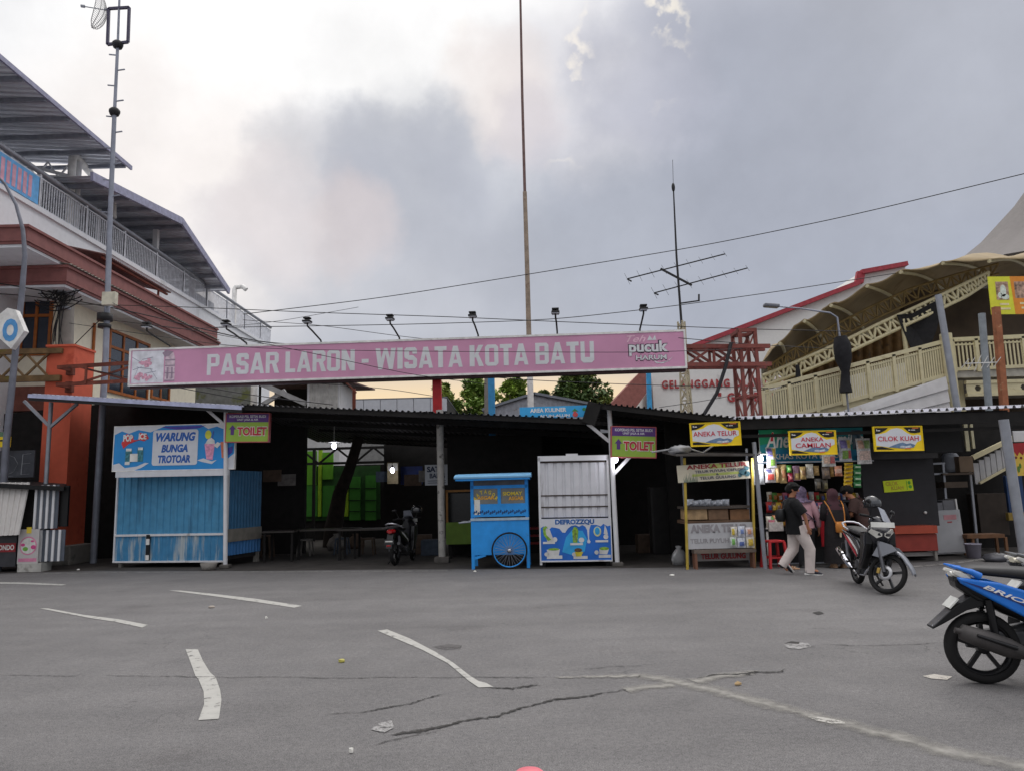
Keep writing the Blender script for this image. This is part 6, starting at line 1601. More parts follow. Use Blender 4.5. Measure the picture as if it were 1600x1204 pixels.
# ------------------------------------------------------------------ right-hand stalls
def frame_sign(label, px, Y, tilt=0, rz=0, lines=()):
    s = Sign('stall_sign', label, 'sign', px, Y, mat('sign_yellow2',(240,206,30),.5,var=.05), frame=MATS['sign_yellow2'], fw=.012, tilt=tilt, rz=rz, thick=.03, group='yellow framed stall signs')
    s.draw('white_field', mat('field_white',(216,218,222),.5,var=.04), [[(.03,.22),(.03,.72),(.12,.7),(.25,.76),(.36,.9),(.48,.95),(.58,.9),(.68,.74),(.8,.62),(.9,.66),(.97,.62),(.97,.42),(.88,.34),(.8,.12),(.6,.08),(.3,.14)]])
    s.draw('swoosh', M_black, [[(.02,.96),(.3,.96),(.24,.86),(.12,.74),(.02,.7)], [(.62,.97),(.97,.97),(.97,.76),(.86,.72),(.76,.74),(.7,.82)], [(.03,.05),(.03,.16),(.14,.17),(.32,.08),(.4,.04)]], 2)
    s.draw('mountain', mat('mountain_blue',(104,130,160),.5,var=.3,scale=10), [[(.28,.14),(.4,.24),(.5,.3),(.58,.34),(.66,.27),(.74,.3),(.84,.22),(.8,.12),(.6,.08)]], 2)
    s.draw('houses', mat('house_white',(206,210,214),.5,var=.35,scale=24), [[(.5,.14),(.56,.2),(.64,.17),(.74,.21),(.76,.14),(.62,.09)]], 3)
    s.draw('mark', M_white, [rect(.05,.83,.07,.9), rect(.08,.83,.13,.87), rect(.72,.84,.76,.87), rect(.78,.84,.86,.87)], 3)
    s.draw('mark', mat('mark_orange',(226,120,60),.5), [rect(.8,.92,.93,.955), rect(.62,.06,.74,.1)], 3)
    for t, u0, u1, v0, v1 in lines: s.text(t, u0, u1, v0, v1, mat('crimson',(200,30,56),.5), 3, .006)
    return s
frame_sign('yellow framed sign reading ANEKA TELUR above the egg stall', (1080,660,1156,695), 14.1, rad(-.3), rad(-4), [('ANEKA TELUR',.05,.93,.42,.63)])
frame_sign('yellow framed sign reading ANEKA CAMILAN over the snack stall', (1234,673,1306,709), 14.2, rad(.4), 0, [('ANEKA',.24,.73,.56,.74),('CAMILAN',.12,.88,.29,.49)])
frame_sign('yellow framed sign reading CILOK KUAH on the black stall', (1366,666,1441,703), 14.2, rad(.6), 0, [('CILOK KUAH',.07,.92,.40,.60)])

# egg stall
Yt = 15.0
st = thing('market_stall', 'old egg stall with a printed fascia board and wooden display boxes', 'stall', (A(1125,886,Yt).x, Yt, 0))
def W(px, py, Y=Yt): return A(px, py, Y)
def pbox(nm, m, px, Y0, Y1, parent, **k):
    x0,x1,z0,z1 = Rc(*px,Y0); return B().box((x0,Y0,max(0.0,z0)),(x1,Y1,z1)).build(nm, m, parent, True, **k)
M_egg = mat('faded_cream_board',(214,206,184),.6,var=.08,dirt=(150,150,110),dirt_amt=.3)
eb = Sign('fascia', '', '', (1059,723,1172,750), Yt-.35, M_egg, root=None, thick=.03, tilt=rad(-2.2))
eb.root.parent = None
tag(eb.root, 'printed cream board reading ANEKA TELUR along the top of the egg stall', 'sign'); eb.root.name = 'stall_sign'
M_er = mat('egg_red',(150,50,54),.6); M_en = mat('egg_navy',(70,74,96),.6)
eb.text('ANEKA TELUR', .13,.97,.72,.98,M_er,2,.035); eb.text('TELUR PUYUH, CEPLOK', .24,.93,.46,.64,M_en,2,.015); eb.text('&', .53,.57,.3,.42,M_en,2); eb.text('TELUR GULUNG', .3,.8,.1,.26,M_en,2,.015)
eb.draw('grass', mat('grass_print',(88,112,96),.6), [[(.08+.016*i,.0),(.075+.016*i+.006*(i%3),.3+.13*((i*7)%3)),(.09+.016*i,.0)] for i in range(12)], 2)
eb.draw('flower', mat('flower_print',(70,110,120),.6,var=.4,scale=18), [circ(.9,.4,.055,.2,9), circ(.96,.6,.035,.14,9), circ(.86,.22,.03,.12,8), circ(.96,.28,.04,.16,9)], 2)
eb.draw('wash', mat('wash_lime',(186,196,110),.6,var=.15), [rect(.2,.3,.85,.44), rect(.45,.7,.68,.98)], 1)
M_ypost = mat('yellow_post',(186,160,66),.6,var=.2,dirt=(110,96,70),dirt_amt=.4)
for pt, pb, y_ in ((1066,1074,-.3),(1170,1179,-.3)):
    B().bar((W(pt,750).x,Yt+y_,W(pt,716).z),(W(pb,886,Yt+y_).x,Yt+y_,0),.045).build('post', M_ypost, st, True)
for pt, pb in ((1064,1076),(1166,1172)):
    B().bar((W(pt,700,Yt+.6).x,Yt+.6,W(pt,700,Yt+.6).z),(W(pb,880,Yt+.6).x,Yt+.6,0),.045).build('post', M_galv, st, True)
x0,x1,z0,z1 = Rc(1052,703,1180,713,Yt-.3); B().slab((x0,Yt-.6,z0+.06),(x1,Yt-.6,z0+.02),(x1,Yt+.8,z1+.02),(x0,Yt+.8,z1+.06),.04).build('roof', mat('dull_roof',(92,88,86),.7,var=.2), st, True)
pbox('shelf', mat('shelf_dark',(74,66,60),.7), (1071,790,1172,794), Yt-.25, Yt+.5, st)
wf = pbox('display_case', mat('case_wood',(96,74,56),.7,var=.2), (1071,812,1173,817), Yt-.25, Yt+.5, st)
for i,(a_,c_) in enumerate(((1074,1105),(1107,1138),(1141,1171))):
    pbox('drawer_box', mat('box_wood_%d'%i,((170,142,106),(118,92,70),(126,92,64))[i],.7,var=.25,scale=9), (a_,795,c_,811), Yt-.2+.005*i, Yt+.4, wf)
fb2 = Sign('front_board', '', '', (1073,816,1178,856), Yt-.3, mat('white_board_worn',(186,186,188),.6,var=.06,dirt=(140,138,136),dirt_amt=.35,dirt_scale=3), root=st, thick=.02, panel='front_board')
fb2.panel.location = (0,0,0)
# move the board to its place (root shared with the stall)
x0,x1,z0,z1 = Rc(1073,816,1178,856,Yt-.3); fb2.panel.location = ((x0+x1)/2-st.location.x, -.3, z0)
def on_panel(sign, o): o.parent = sign.panel; return o
on_panel(fb2, fb2.text('ANEKA TELUR',.06,.92,.62,.95,mat('ghost_letter',(150,146,148),.6),2,.06)); on_panel(fb2, fb2.text('TELUR PUYUH',.05,.62,.22,.4,MATS['ghost_letter'],2,.02))
lb2 = Sign('lower_board','','',(1088,861,1178,875),Yt-.1,mat('lower_board_grey',(150,146,142),.6,var=.1),root=st,thick=.02,panel='lower_board')
x0,x1,z0,z1 = Rc(1088,861,1178,875,Yt-.1); lb2.panel.location = ((x0+x1)/2-st.location.x, -.1, z0)
on_panel(lb2, lb2.text('TELUR GULUNG',.08,.86,.2,.85,M_er,2,.05))
b = B()
bn_ = thing('bench', 'narrow worn wooden bench standing before the egg stall front', 'bench', (W(1131,880,14.75).x,14.72,0))
x0,x1,z0,z1 = Rc(1083,857,1179,860,14.72); B().box((x0,14.62,z0-.03),(x1,14.85,z1)).build('seat', mat('bench_wood',(112,100,90),.8,var=.2), bn_, True)
for px in (1086,1176): B().bar((A(px,870,14.72).x,14.65,0),(A(px,870,14.72).x,14.65,z0-.02),.045).build('leg', mat('bench_leg',(120,84,66),.8), bn_, True); B().bar((A(px,870,14.72).x,14.82,0),(A(px,870,14.72).x,14.82,z0-.02),.045).build('leg', MATS['bench_leg'], bn_, True)
# snack bag shapes
def bagmesh(w, h, t, b=None, seed=0):
    rd_ = random.Random(seed); b = b or B(); n, m = 7, 8; vs = []
    for side in (-1, 1):
        for j in range(m+1):
            for i in range(n+1):
                u_, v_ = i/n, j/m
                bulge = (math.sin(math.pi*u_)**.7)*(math.sin(math.pi*min(1,v_*1.08))**.6)
                vs.append((( u_-.5)*w*(1-.08*math.sin(math.pi*v_)), side*(t*.5*bulge*(1+rd_.uniform(-.25,.25)))-0.0, v_*h))
    o = (n+1)*(m+1)
    fs = []
    for s_ in (0,1):
        for j in range(m):
            for i in range(n):
                a_ = s_*o+j*(n+1)+i; q = (a_, a_+1, a_+n+2, a_+n+1); fs.append(q if s_ == 0 else q[::-1])
    b.add(vs, fs, 0, True); return b
BAGM = {}
def bagmat(c):
    k = 'bag_%d_%d_%d' % c
    return mat(k, c, .3, var=.35, scale=26, spec=.6)
def bag(label, px, Y, c, patches=(), name='snack_bag', group='snack bags hanging at the snack stall', t=.09, cat='snack bag', seed=0):
    x0,x1,z0,z1 = Rc(*px,Y); w, h = x1-x0, z1-z0
    o = bagmesh(w,h,t,seed=seed).build(name, bagmat(c)); o.location = ((x0+x1)/2, Y, z0); tag(o,label,cat,group)
    for (u0,v0,u1,v1,pc) in patches:
        b = B(); N_ = 4; vs = []
        for j in range(N_+1):
            for i in range(N_+1):
                u_ = u0+(u1-u0)*i/N_; v_ = v0+(v1-v0)*j/N_
                bl = (math.sin(math.pi*u_)**.7)*(math.sin(math.pi*min(1,v_*1.08))**.6)
                vs.append(((u_-.5)*w*(1-.08*math.sin(math.pi*v_)), -t*.5*bl*1.25-.006, v_*h))
        b.add(vs, [(j*(N_+1)+i, j*(N_+1)+i+1, (j+1)*(N_+1)+i+1, (j+1)*(N_+1)+i) for j in range(N_) for i in range(N_)], 0, True)
        b.build('printed_label', bagmat(pc), o, fix=False)
    return o
# packs on the egg stall
for i in range(7):
    p_ = 1073+i*9.3; bag('silver wrapped pack on the egg stall shelf, %s' % ['leftmost of the row','second from the left post','third in the row','in the middle of the row','right of the row middle','next to the last of the row','rightmost of the row'][i], (p_,779+((i*5)%3),p_+11,790), Yt-.05-.02*(i%2), (178,182,190), (), 'wrapped_pack', 'silver packs on the egg stall shelf', .16, 'pack', i)
k_ = 0
for (px, c, l, pa) in (((1142,822,1152,838),(214,208,196),'small white and yellow pack hung at the upper left of the egg stall board',((.1,.2,.5,.8,(206,180,60)),)), ((1153,821,1164,838),(206,210,220),'small silver pack hung at the top middle of the egg stall board',((.3,.3,.8,.7,(120,140,190)),)), ((1165,823,1177,838),(216,206,206),'small pale pink pack hung at the upper right of the egg stall board',((.2,.3,.7,.8,(206,150,120)),)),
        ((1141,838,1151,853),(206,214,206),'small green and white pack low on the egg stall board, left',((.2,.2,.7,.8,(120,180,90)),)), ((1152,839,1165,855),(200,204,212),'small bluish pack low on the egg stall board, middle',((.2,.2,.8,.6,(90,110,170)),)), ((1166,838,1179,855),(212,206,188),'small gold and grey pack low on the egg stall board, right',((.2,.2,.8,.8,(210,180,70)),))):
    bag(l, px, Yt-.36, c, pa, 'wrapped_pack', 'small packs hung on the egg stall board', .05, 'pack', k_); k_ += 1
sk = thing('plastic_sack', 'crumpled white plastic sack slumped left of the egg stall', 'bag', G(1062,882))
b = B().lathe([(0,.0),(.13,.01),(.15,.12),(.13,.22),(.09,.29),(.05,.33),(.07,.38),(0,.39)],n=14)
for v in b.v: v.x *= 1+.12*math.sin(9*v.z+v.y*20); v.y *= 1+.1*math.cos(14*v.z); b.build('sack', mat('sack_white',(176,176,176),.6,var=.15), sk)
tp = thing('plastic_sheet', 'crumpled pale plastic sheet lying on the egg stall roof', 'plastic', W(1058,700,14.6))
B().ell((0.05,0,-.03),(.22,.16,.09),n=14,m=8,noise=.25).tube([(-.5,0,-.06),(-.1,0,-.01),(.2,0,.0),(.5,0,-.1),(.75,0,.06)], .018, 6).build('sheet', mat('plastic_grey',(150,150,152),.5,var=.2), tp)

# snack stall: banner, counter, goods
bnr = Sign('shop_banner', 'teal banner with script lettering behind the hanging snack bags', 'banner', (1187,669,1350,722), 15.5, mat('teal',(30,132,140),.5,var=.12,scale=1.5), thick=.02)
bnr.draw('green_corner', mat('banner_green',(34,138,98),.5,var=.1), [[(0,1),(.0,.55),(.1,.6),(.2,.75),(.3,1)]])
bnr.draw('blue_wave', mat('banner_cyan',(32,128,168),.5,var=.1), [[(0,0),(.04,.3),(.2,.42),(.45,.36),(.7,.4),(1,.3),(1,0)]])
bnr.text('Aneka', .06,.40,.46,.93,M_white,2,.02,.3); bnr.text('Camilan', .62,1.0,.5,.86,M_white,2,.02,.3)
bnr.draw('accent', mat('accent_red',(196,44,56),.5), [[(.105,.66),(.125,.92),(.14,.92),(.13,.66)]], 3)
bnr.text('KHAS KOTA BATU', .13,.75,.12,.28,M_white,2,.02)
Ys = 15.2
cn_ = thing('shop_counter', 'dark snack stall counter with stepped shelves of goods', 'counter', (A(1268,884,Ys).x, Ys, 0))
pbox('counter_front', mat('counter_dark',(24,23,24),.6), (1198,826,1346,882), Ys, Ys+.9, cn_)
pbox('shelf', mat('shelf_grey',(58,57,60),.6), (1196,824,1346,828), Ys-.12, Ys+.9, cn_); pbox('shelf', MATS['shelf_grey'], (1196,800,1346,803), Ys+.1, Ys+.95, cn_); pbox('shelf', MATS['shelf_grey'], (1196,782,1346,785), Ys+.3, Ys+1, cn_)
pbox('rail', M_galv, (1198,878,1346,881), Ys-.06, Ys-.005, cn_)
B().box((A(1196,800,Ys-.1).x-.02,Ys-.12,0),(A(1196,800,Ys-.1).x+.02,Ys-.08,A(1196,824,Ys-.1).z)).build('leg', M_white, cn_, True)
tag(pbox('hanging_cloth', mat('red_cloth',(192,30,44),.7,var=.1), (1283,806,1294,853), Ys-.16, Ys-.13, cn_))
pbox('price_card', mat('card_pale',(168,180,196),.6,var=.1), (1279,794,1299,806), Ys-.17, Ys-.165, cn_)
pbox('box_label', mat('carton_white',(206,202,196),.6,var=.2,scale=20), (1202,815,1224,829), Ys-.2, Ys-.02, cn_)
# goods on the shelves
cols = [((196,60,60),'red'),((206,170,60),'gold'),((96,150,70),'green'),((190,190,196),'silver'),((206,120,140),'pink'),((120,90,70),'brown'),((214,206,190),'cream'),((180,110,50),'orange'),((70,90,150),'blue')]
rows_ = [('upper shelf', 783, 15.6, 18, 12.5, 15), ('middle shelf', 800, 15.38, 12, 9.6, 16), ('lower shelf', 824, 15.1, 8, 8, 20)]
rdg = random.Random(11); made = 0
def neigh(i, n): return 'leftmost' if i == 0 else 'rightmost' if i == n-1 else None
for rn, yb, Y, n, sp, hh in rows_:
    seq = []
    for i in range(n):
        px = 1198+i*(148/n) if rn == 'upper shelf' else 1197+i*sp*(.62 if rn=='lower shelf' else .75)
        c, cname = cols[(i*5+len(rn)*3+i//3) % len(cols)]; seq.append((px,c,cname))
    for i,(px,c,cname) in enumerate(seq):
        prev = seq[i-1][2] if i else None; nxt = seq[i+1][2] if i < n-1 else None
        lab = '%s snack pack on the counter %s, ' % (cname, rn) + ('at its left end' if i == 0 else 'at its right end' if i == n-1 else 'between a %s and a %s one' % (prev, nxt))
        c2, _ = cols[rdg.randrange(len(cols))]
        bag(lab, (px,yb-hh*rdg.uniform(.85,1.05),px+148/n*(.98 if rn=='upper shelf' else .55) if rn=='upper shelf' else px+9.5,yb), Y, c, ((.2,.25,.8,.7,c2),), 'snack_pack', 'snack packs on the counter shelves', .12, 'snack pack', i)
# hanging bags: pixel box, colour, patches, label
HB = [((1197,698,1213,730),(206,206,212),((.1,.55,.55,.95,(120,110,170)),(.6,.5,.95,.95,(214,190,90)),(.3,.1,.8,.4,(130,170,80))),'tall white bag with purple and yellow labels beside the banner start'),
 ((1195,731,1212,753),(212,206,206),((.15,.2,.8,.6,(196,80,70)),(.1,.7,.6,.95,(90,90,130))),'white bag with a red label below the tall white bag'),
 ((1174,721,1184,757),(150,154,160),(),'clear grey bag at the far left of the hanging row'),
 ((1185,724,1194,756),(168,172,176),(),'clear silver bag second from the left of the hanging row'),
 ((1212,726,1218,753),(190,160,110),(),'narrow tan snack bag behind the young man'),
 ((1218,725,1229,754),(204,178,124),((.2,.3,.8,.7,(176,120,80)),),'wide tan cracker bag left of the green packet'),
 ((1229,726,1237,738),(70,140,60),((.2,.3,.8,.7,(150,200,110)),),'green packet above a red packet in the hanging row'),
 ((1231,738,1239,752),(160,44,70),((.2,.3,.8,.6,(206,120,120)),),'dark red packet under the green packet'),
 ((1239,727,1250,750),(190,150,180),((.1,.05,.9,.5,(206,180,120)),),'purple topped tan bag right of the dark red packet'),
 ((1250,728,1259,748),(200,170,110),((.2,.3,.8,.7,(150,110,70)),),'tan nut bag between purple bag and white bag'),
 ((1259,724,1271,746),(206,202,190),((.1,.3,.9,.7,(214,210,204)),),'white popcorn bag in the middle of the hanging row'),
 ((1271,727,1280,742),(196,164,110),(),'small tan bag right of the white popcorn bag'),
 ((1283,697,1305,728),(206,208,206),((.05,.6,.45,.95,(180,190,150)),(.5,.6,.95,.95,(130,170,120)),(.1,.15,.5,.5,(220,190,170)),(.55,.15,.95,.5,(206,110,110))),'big white bag hanging over the corner of the snack sign'),
 ((1284,729,1297,747),(110,98,90),((.2,.3,.8,.7,(140,120,100)),),'dull brown bag below the big white bag'),
 ((1297,728,1303,744),(190,150,90),(),'slim amber bag beside the dull brown bag'),
 ((1304,727,1316,743),(206,140,110),((.1,.3,.9,.7,(206,170,150)),),'orange pink bag left of the yellow sachet strip'),
 ((1310,684,1330,719),(204,206,214),((.1,.55,.6,.92,(130,120,180)),(.65,.55,.95,.92,(210,190,110)),(.2,.08,.65,.45,(130,170,80)),(.68,.1,.95,.45,(196,90,90))),'white bag with purple and green labels right of the snack sign'),
 ((1331,671,1346,701),(58,84,100),(),'dark blue clear bag high at the right of the banner'),
 ((1338,684,1361,724),(208,206,206),((.08,.6,.45,.92,(206,170,150)),(.5,.6,.95,.92,(150,180,120)),(.1,.15,.9,.5,(214,190,180))),'big white bag at the right end before the black stall'),
 ((1273,747,1283,766),(70,66,60),((.2,.2,.8,.7,(110,100,84)),),'dark packet under the row, above the hijab'),
 ((1284,748,1294,767),(84,78,66),((.2,.2,.8,.7,(120,110,70)),),'dark olive packet under the dull brown bag')]
for i,(px,c,pa,l) in enumerate(HB): bag(l, px, 14.85+.05*(i%3), c, pa, seed=i, t=.1)
def sachets(label, px, Y, c, c2, n):
    x0,x1,z0,z1 = Rc(*px,Y); o = thing('sachet_strip', label, 'sachets', ((x0+x1)/2,Y,z0)); h = (z1-z0)/n; w = x1-x0
    for i in range(n):
        s_ = bagmesh(w,h*.96,.05,seed=i).build('sachet', bagmat(c), o); s_.location = (.01*i-.02,.0,h*i)
        B().box((-w*.35,-.036,h*.35),(w*.35,-.032,h*.6)).build('stripe', bagmat(c2), s_)
sachets('strip of yellow sachets hanging above the bowing man', (1318,722,1332,760), 14.9, (226,184,30), (120,84,40), 6)
sachets('strip of green sachets hanging beside the yellow ones', (1334,724,1346,761), 14.9, (40,120,60), (190,214,180), 4)
tag(B().bar(A(1176,722,14.9), A(1365,719,14.9), .025).build('hanging_rail', M_galv), 'thin metal rail the snack bags hang from', 'rail')
# red stool
def stool(label, px, py, m, h=.46):
    c = G(px,py); o = thing('plastic_stool', label, 'stool', c, rad(8))
    B().box((-.16,-.16,h-.04),(.16,.16,h)).build('seat', m, o, bev=.012)
    for sx in (-1,1):
        for sy in (-1,1): B().bar((sx*.185,sy*.185,0),(sx*.145,sy*.145,h-.03),.045).build('leg', m, o)
    b = B()
    for k in range(4):
        a_ = Euler((0,0,k*math.pi/2)).to_matrix(); b.bar(a_@Vector((-.165,-.165,.2)), a_@Vector((.165,-.165,.2)), .03)
    b.build('stretcher', m, o)
stool('red plastic stool standing left of the walking young man', 1211, 886, mat('stool_red',(190,44,48),.45), .52)
bulb('lit hooded bulb over the left hanging bags', 1188,716,14.6,.055,True,16)

# black stall
Yb = 15.35
bk_ = thing('market_stall', 'black boarded stall with a rust red counter', 'stall', (A(1405,868,Yb).x, Yb, 0))
M_blk = mat('black_board',(44,43,46),.7,var=.12)
pbox('body', M_blk, (1349,716,1463,822), Yb, Yb+1.3, bk_)
pbox('base', M_black, (1351,822,1463,866), Yb+.25, Yb+1.3, bk_)
pbox('awning', mat('awning_dark',(52,50,50),.7), (1356,708,1466,716), Yb-.35, Yb+1.2, bk_)
pbox('counter_top', mat('rust_red',(168,72,50),.6,var=.12), (1398,821,1465,833), Yb-.35, Yb+.24, bk_); pbox('counter_front', mat('rust_red_dim',(140,54,44),.6,var=.15), (1400,834,1465,860), Yb-.3, Yb+.2, bk_)
pbox('upper_board', M_black, (1444,662,1502,706), Yb+.1, Yb+.5, bk_); pbox('upper_board', mat('grey_board',(66,64,66),.7), (1356,690,1445,712), Yb+.1, Yb+.2, bk_)
b = B().ell(A(1446,800,Yb-.01),(.03,.03,.03)); b.build('knob', M_white, bk_, True)
for px in (1403,1462): B().bar((A(px,866,Yb-.25).x,Yb-.25,0),(A(px,866,Yb-.25).x,Yb-.25,.3),.05).build('leg', M_conc, bk_, True)
pbox('low_shelf', mat('shelf_pale',(150,146,142),.8,var=.2), (1404,862,1463,868), Yb-.2, Yb+.2, bk_)
yn = Sign('paper_notice', 'lime yellow paper notice on the black stall front', 'notice', (1381,749,1427,767), Yb-.02, mat('notice_lime',(206,222,40),.6,var=.05), thick=.012, tilt=rad(-2.5))
yn.text('CILOK',.08,.5,.55,.9,mat('notice_ochre',(186,150,60),.6),1.2,.01); yn.text('KUAH',.25,.66,.15,.48,MATS['notice_ochre'],1.2,.01)
yn.draw('sprig', mat('sprig_green',(90,170,50),.6), [circ(.88,.7,.05,.16), circ(.9,.35,.06,.14), rect(.78,.1,.8,.9)])
# clutter right of the black stall
fr = thing('metal_cabinet', 'white sheet metal cabinet with a pink sticker right of the red counter', 'cabinet', (A(1487,868,15.9).x,15.9,0), rad(-4), tilt=rad(-2))
x0,x1,z0,z1 = Rc(1465,796,1509,868,15.9); w = x1-x0
B().box((-w/2,0,.05),(w/2,.55,z1)).build('body', mat('cabinet_white',(176,176,178),.5,var=.06,dirt=(140,134,128),dirt_amt=.3), fr, bev=.01)
B().box((-w/2+.02,-.02,.08),(w/2-.02,-.001,z1-.02)).build('door', MATS['cabinet_white'], fr, bev=.006)
B().box((-.06,-.026,z1-.2),(w/2-.1,-.0205,z1-.1)).build('sticker', mat('sticker_pink',(196,140,144),.6,var=.2), fr); B().box((.0,-.026,z1-.26),(w/2-.2,-.0205,z1-.235)).build('sticker', mat('sticker_red',(170,70,70),.6), fr)
B().box((-w/2,.03,z1),(-.02,.5,z1+.16)).box((.0,.05,z1),(w/2-.03,.5,z1+.2)).build('top_box', mat('box_grey',(120,120,124),.6), fr)
B().box((w/2-.05,.02,z1),(w/2-.02,.5,z1+.22)).build('top_plate', M_white, fr)
def loose(name, label, cat, px, Y, d, m, **k):
    x0,x1,z0,z1 = Rc(*px,Y); o = B().box((-(x1-x0)/2,0,0),((x1-x0)/2,d,z1-z0)).build(name, m, bev=.008, base=(0,0,0)); o.location = ((x0+x1)/2,Y,z0); return tag(o,label,cat)
rkx = thing('shelf_rack', 'dim pipe rack with two high shelves in the dark right corner', 'rack', (A(1500,860,16.4).x,16.4,0))
B().bar(A(1473,722,16.4), Vector((A(1484,860,16.4).x,16.4,0)), .045).build('post', M_galv, rkx, True); B().bar(A(1514,722,16.4), Vector((A(1528,860,16.4).x,16.4,0)), .045).build('post', M_galv, rkx, True)
B().bar(A(1455,724,16.4), A(1476,723,16.4), .04).bar(A(1457,740,16.4), A(1480,739,16.4), .04).build('rail', M_galv, rkx, True)
pbox('shelf', mat('rack_board',(96,84,74),.8,var=.2), (1473,738,1522,741), 16.3, 16.9, rkx); pbox('shelf', MATS['rack_board'], (1476,752,1512,761), 16.35, 16.9, rkx)
loose('carton', 'brown cardboard carton on the high shelf in the right corner', 'carton', (1499,712,1521,737), 16.35, .4, mat('carton',(128,110,92),.8,var=.1))
dr2 = thing('drum', 'pale round plastic drum beside the carton on the high shelf', 'drum', A(1487,737,16.7)); 
B().lathe([(0,0),(.17,0),(.18,.1),(.18,.34),(.13,.42),(0,.43)], n=20).build('body', mat('drum_pale',(156,160,168),.5), dr2)
bch = thing('bench', 'rough wooden bench in the dark right corner', 'bench', (A(1540,866,15.9).x,15.9,0))
pbox('seat', mat('plank_brown',(110,78,54),.8,var=.25), (1511,834,1570,840), 15.7, 16.1, bch)
for px in (1515,1566):
    for y_ in (15.75,16.05): B().bar((A(px,860,15.9).x,y_,0),(A(px,860,15.9).x,y_,A(1540,838,15.9).z),.05).build('leg', MATS['plank_brown'], bch, True)
pl2 = thing('bucket', 'lilac plastic bucket under the rough wooden bench', 'bucket', G(1522,871))
B().lathe([(0,.0),(.12,0),(.15,.27),(.16,.27),(.16,.29),(.145,.29),(.115,.02),(0,.02)], n=22).build('body', mat('bucket_lilac',(160,156,170),.45), pl2)
tb2 = thing('plastic_sheet', 'crumpled dark plastic sheet on the ground by the bench', 'plastic', G(1560,876)); B().ell((0,0,.06),(.3,.2,.09),n=14,m=8,noise=.22).build('sheet', mat('sheet_dark',(84,84,90),.4,var=.2), tb2)
loose('dark_crate', 'dark wooden crate behind the bench in the right corner', 'crate', (1530,770,1575,836), 16.9, .4, mat('crate_dark',(56,48,42),.8,var=.2))
loose('blue_board', 'dim blue board behind the leaning grey post', 'board', (1574,742,1600,800), 16.9, .1, mat('dim_blue',(40,64,104),.7))
loose('yellow_board', 'dull yellow board low behind the leaning grey post', 'board', (1576,800,1620,812), 16.6, .1, mat('dim_yellow',(150,126,60),.7))
# stair railing glimpsed inside
sr = thing('stair_railing', 'pale slatted stair railing seen in the gap under the bright roof', 'railing', (A(1550,740,17.2).x,17.2,2))
p0, p1 = A(1526,735,17.2), A(1578,705,17.2); 
b = B()
for i in range(7):
    q = p0.lerp(p1, i/6.); b.box((q.x-.07,17.18,q.z-.3),(q.x+.05,17.22,q.z+.18))
b.build('slats', mat('slat_pale',(176,176,178),.6,var=.1), sr, True)
B().bar(p0+Vector((-.1,-.06,.3)), p1+Vector((.2,-.06,.36)), .08,.1).bar(p0+Vector((0,-.06,-.28)), p1+Vector((0,-.06,-.3)), .05).build('handrail', M_creamst, sr, True)
pbox('slat', mat('slat_cream',(196,190,160),.6), (1508,662,1514,704), 17.3, 17.35, sr); pbox('slat', MATS['slat_cream'], (1518,662,1522,700), 17.3, 17.35, sr)
eb3 = Sign('shop_banner', 'yellow banner with a red dripping top at the right edge', 'banner', (1583,690,1650,741), 15.6, mat('banner_yellow',(226,190,80),.5,var=.08), thick=.02, tilt=rad(-2))
eb3.draw('drip', mat('drip_red',(170,40,44),.5), [[(0,1),(1,1),(1,.86),(.9,.7),(.84,.82),(.76,.62),(.7,.8),(.6,.7),(.5,.82),(.4,.66),(.34,.8),(.25,.62),(.18,.72),(.12,.6),(.06,.74),(0,.66)]])
eb3.draw('berry', mat('berry',(120,44,36),.5), [circ(.08,.56,.03,.04), circ(.2,.54,.03,.04), circ(.32,.58,.03,.04), circ(.44,.62,.03,.04)], 2)
eb3.draw('pepper', mat('pepper_red',(206,90,80),.5), [[(.2,.06),(.32,.3),(.36,.3),(.28,.05)], [(.3,.3),(.42,.06),(.46,.08),(.36,.34)]], 2); eb3.draw('leaf', mat('leaf_print',(90,130,50),.5), [circ(.1,.2,.03,.1), circ(.15,.3,.025,.08)], 2)
loose('white_sheet', 'white ribbed sheet above the yellow banner at the right edge', 'sheet', (1583,672,1650,689), 15.7, .04, M_whitemetal)
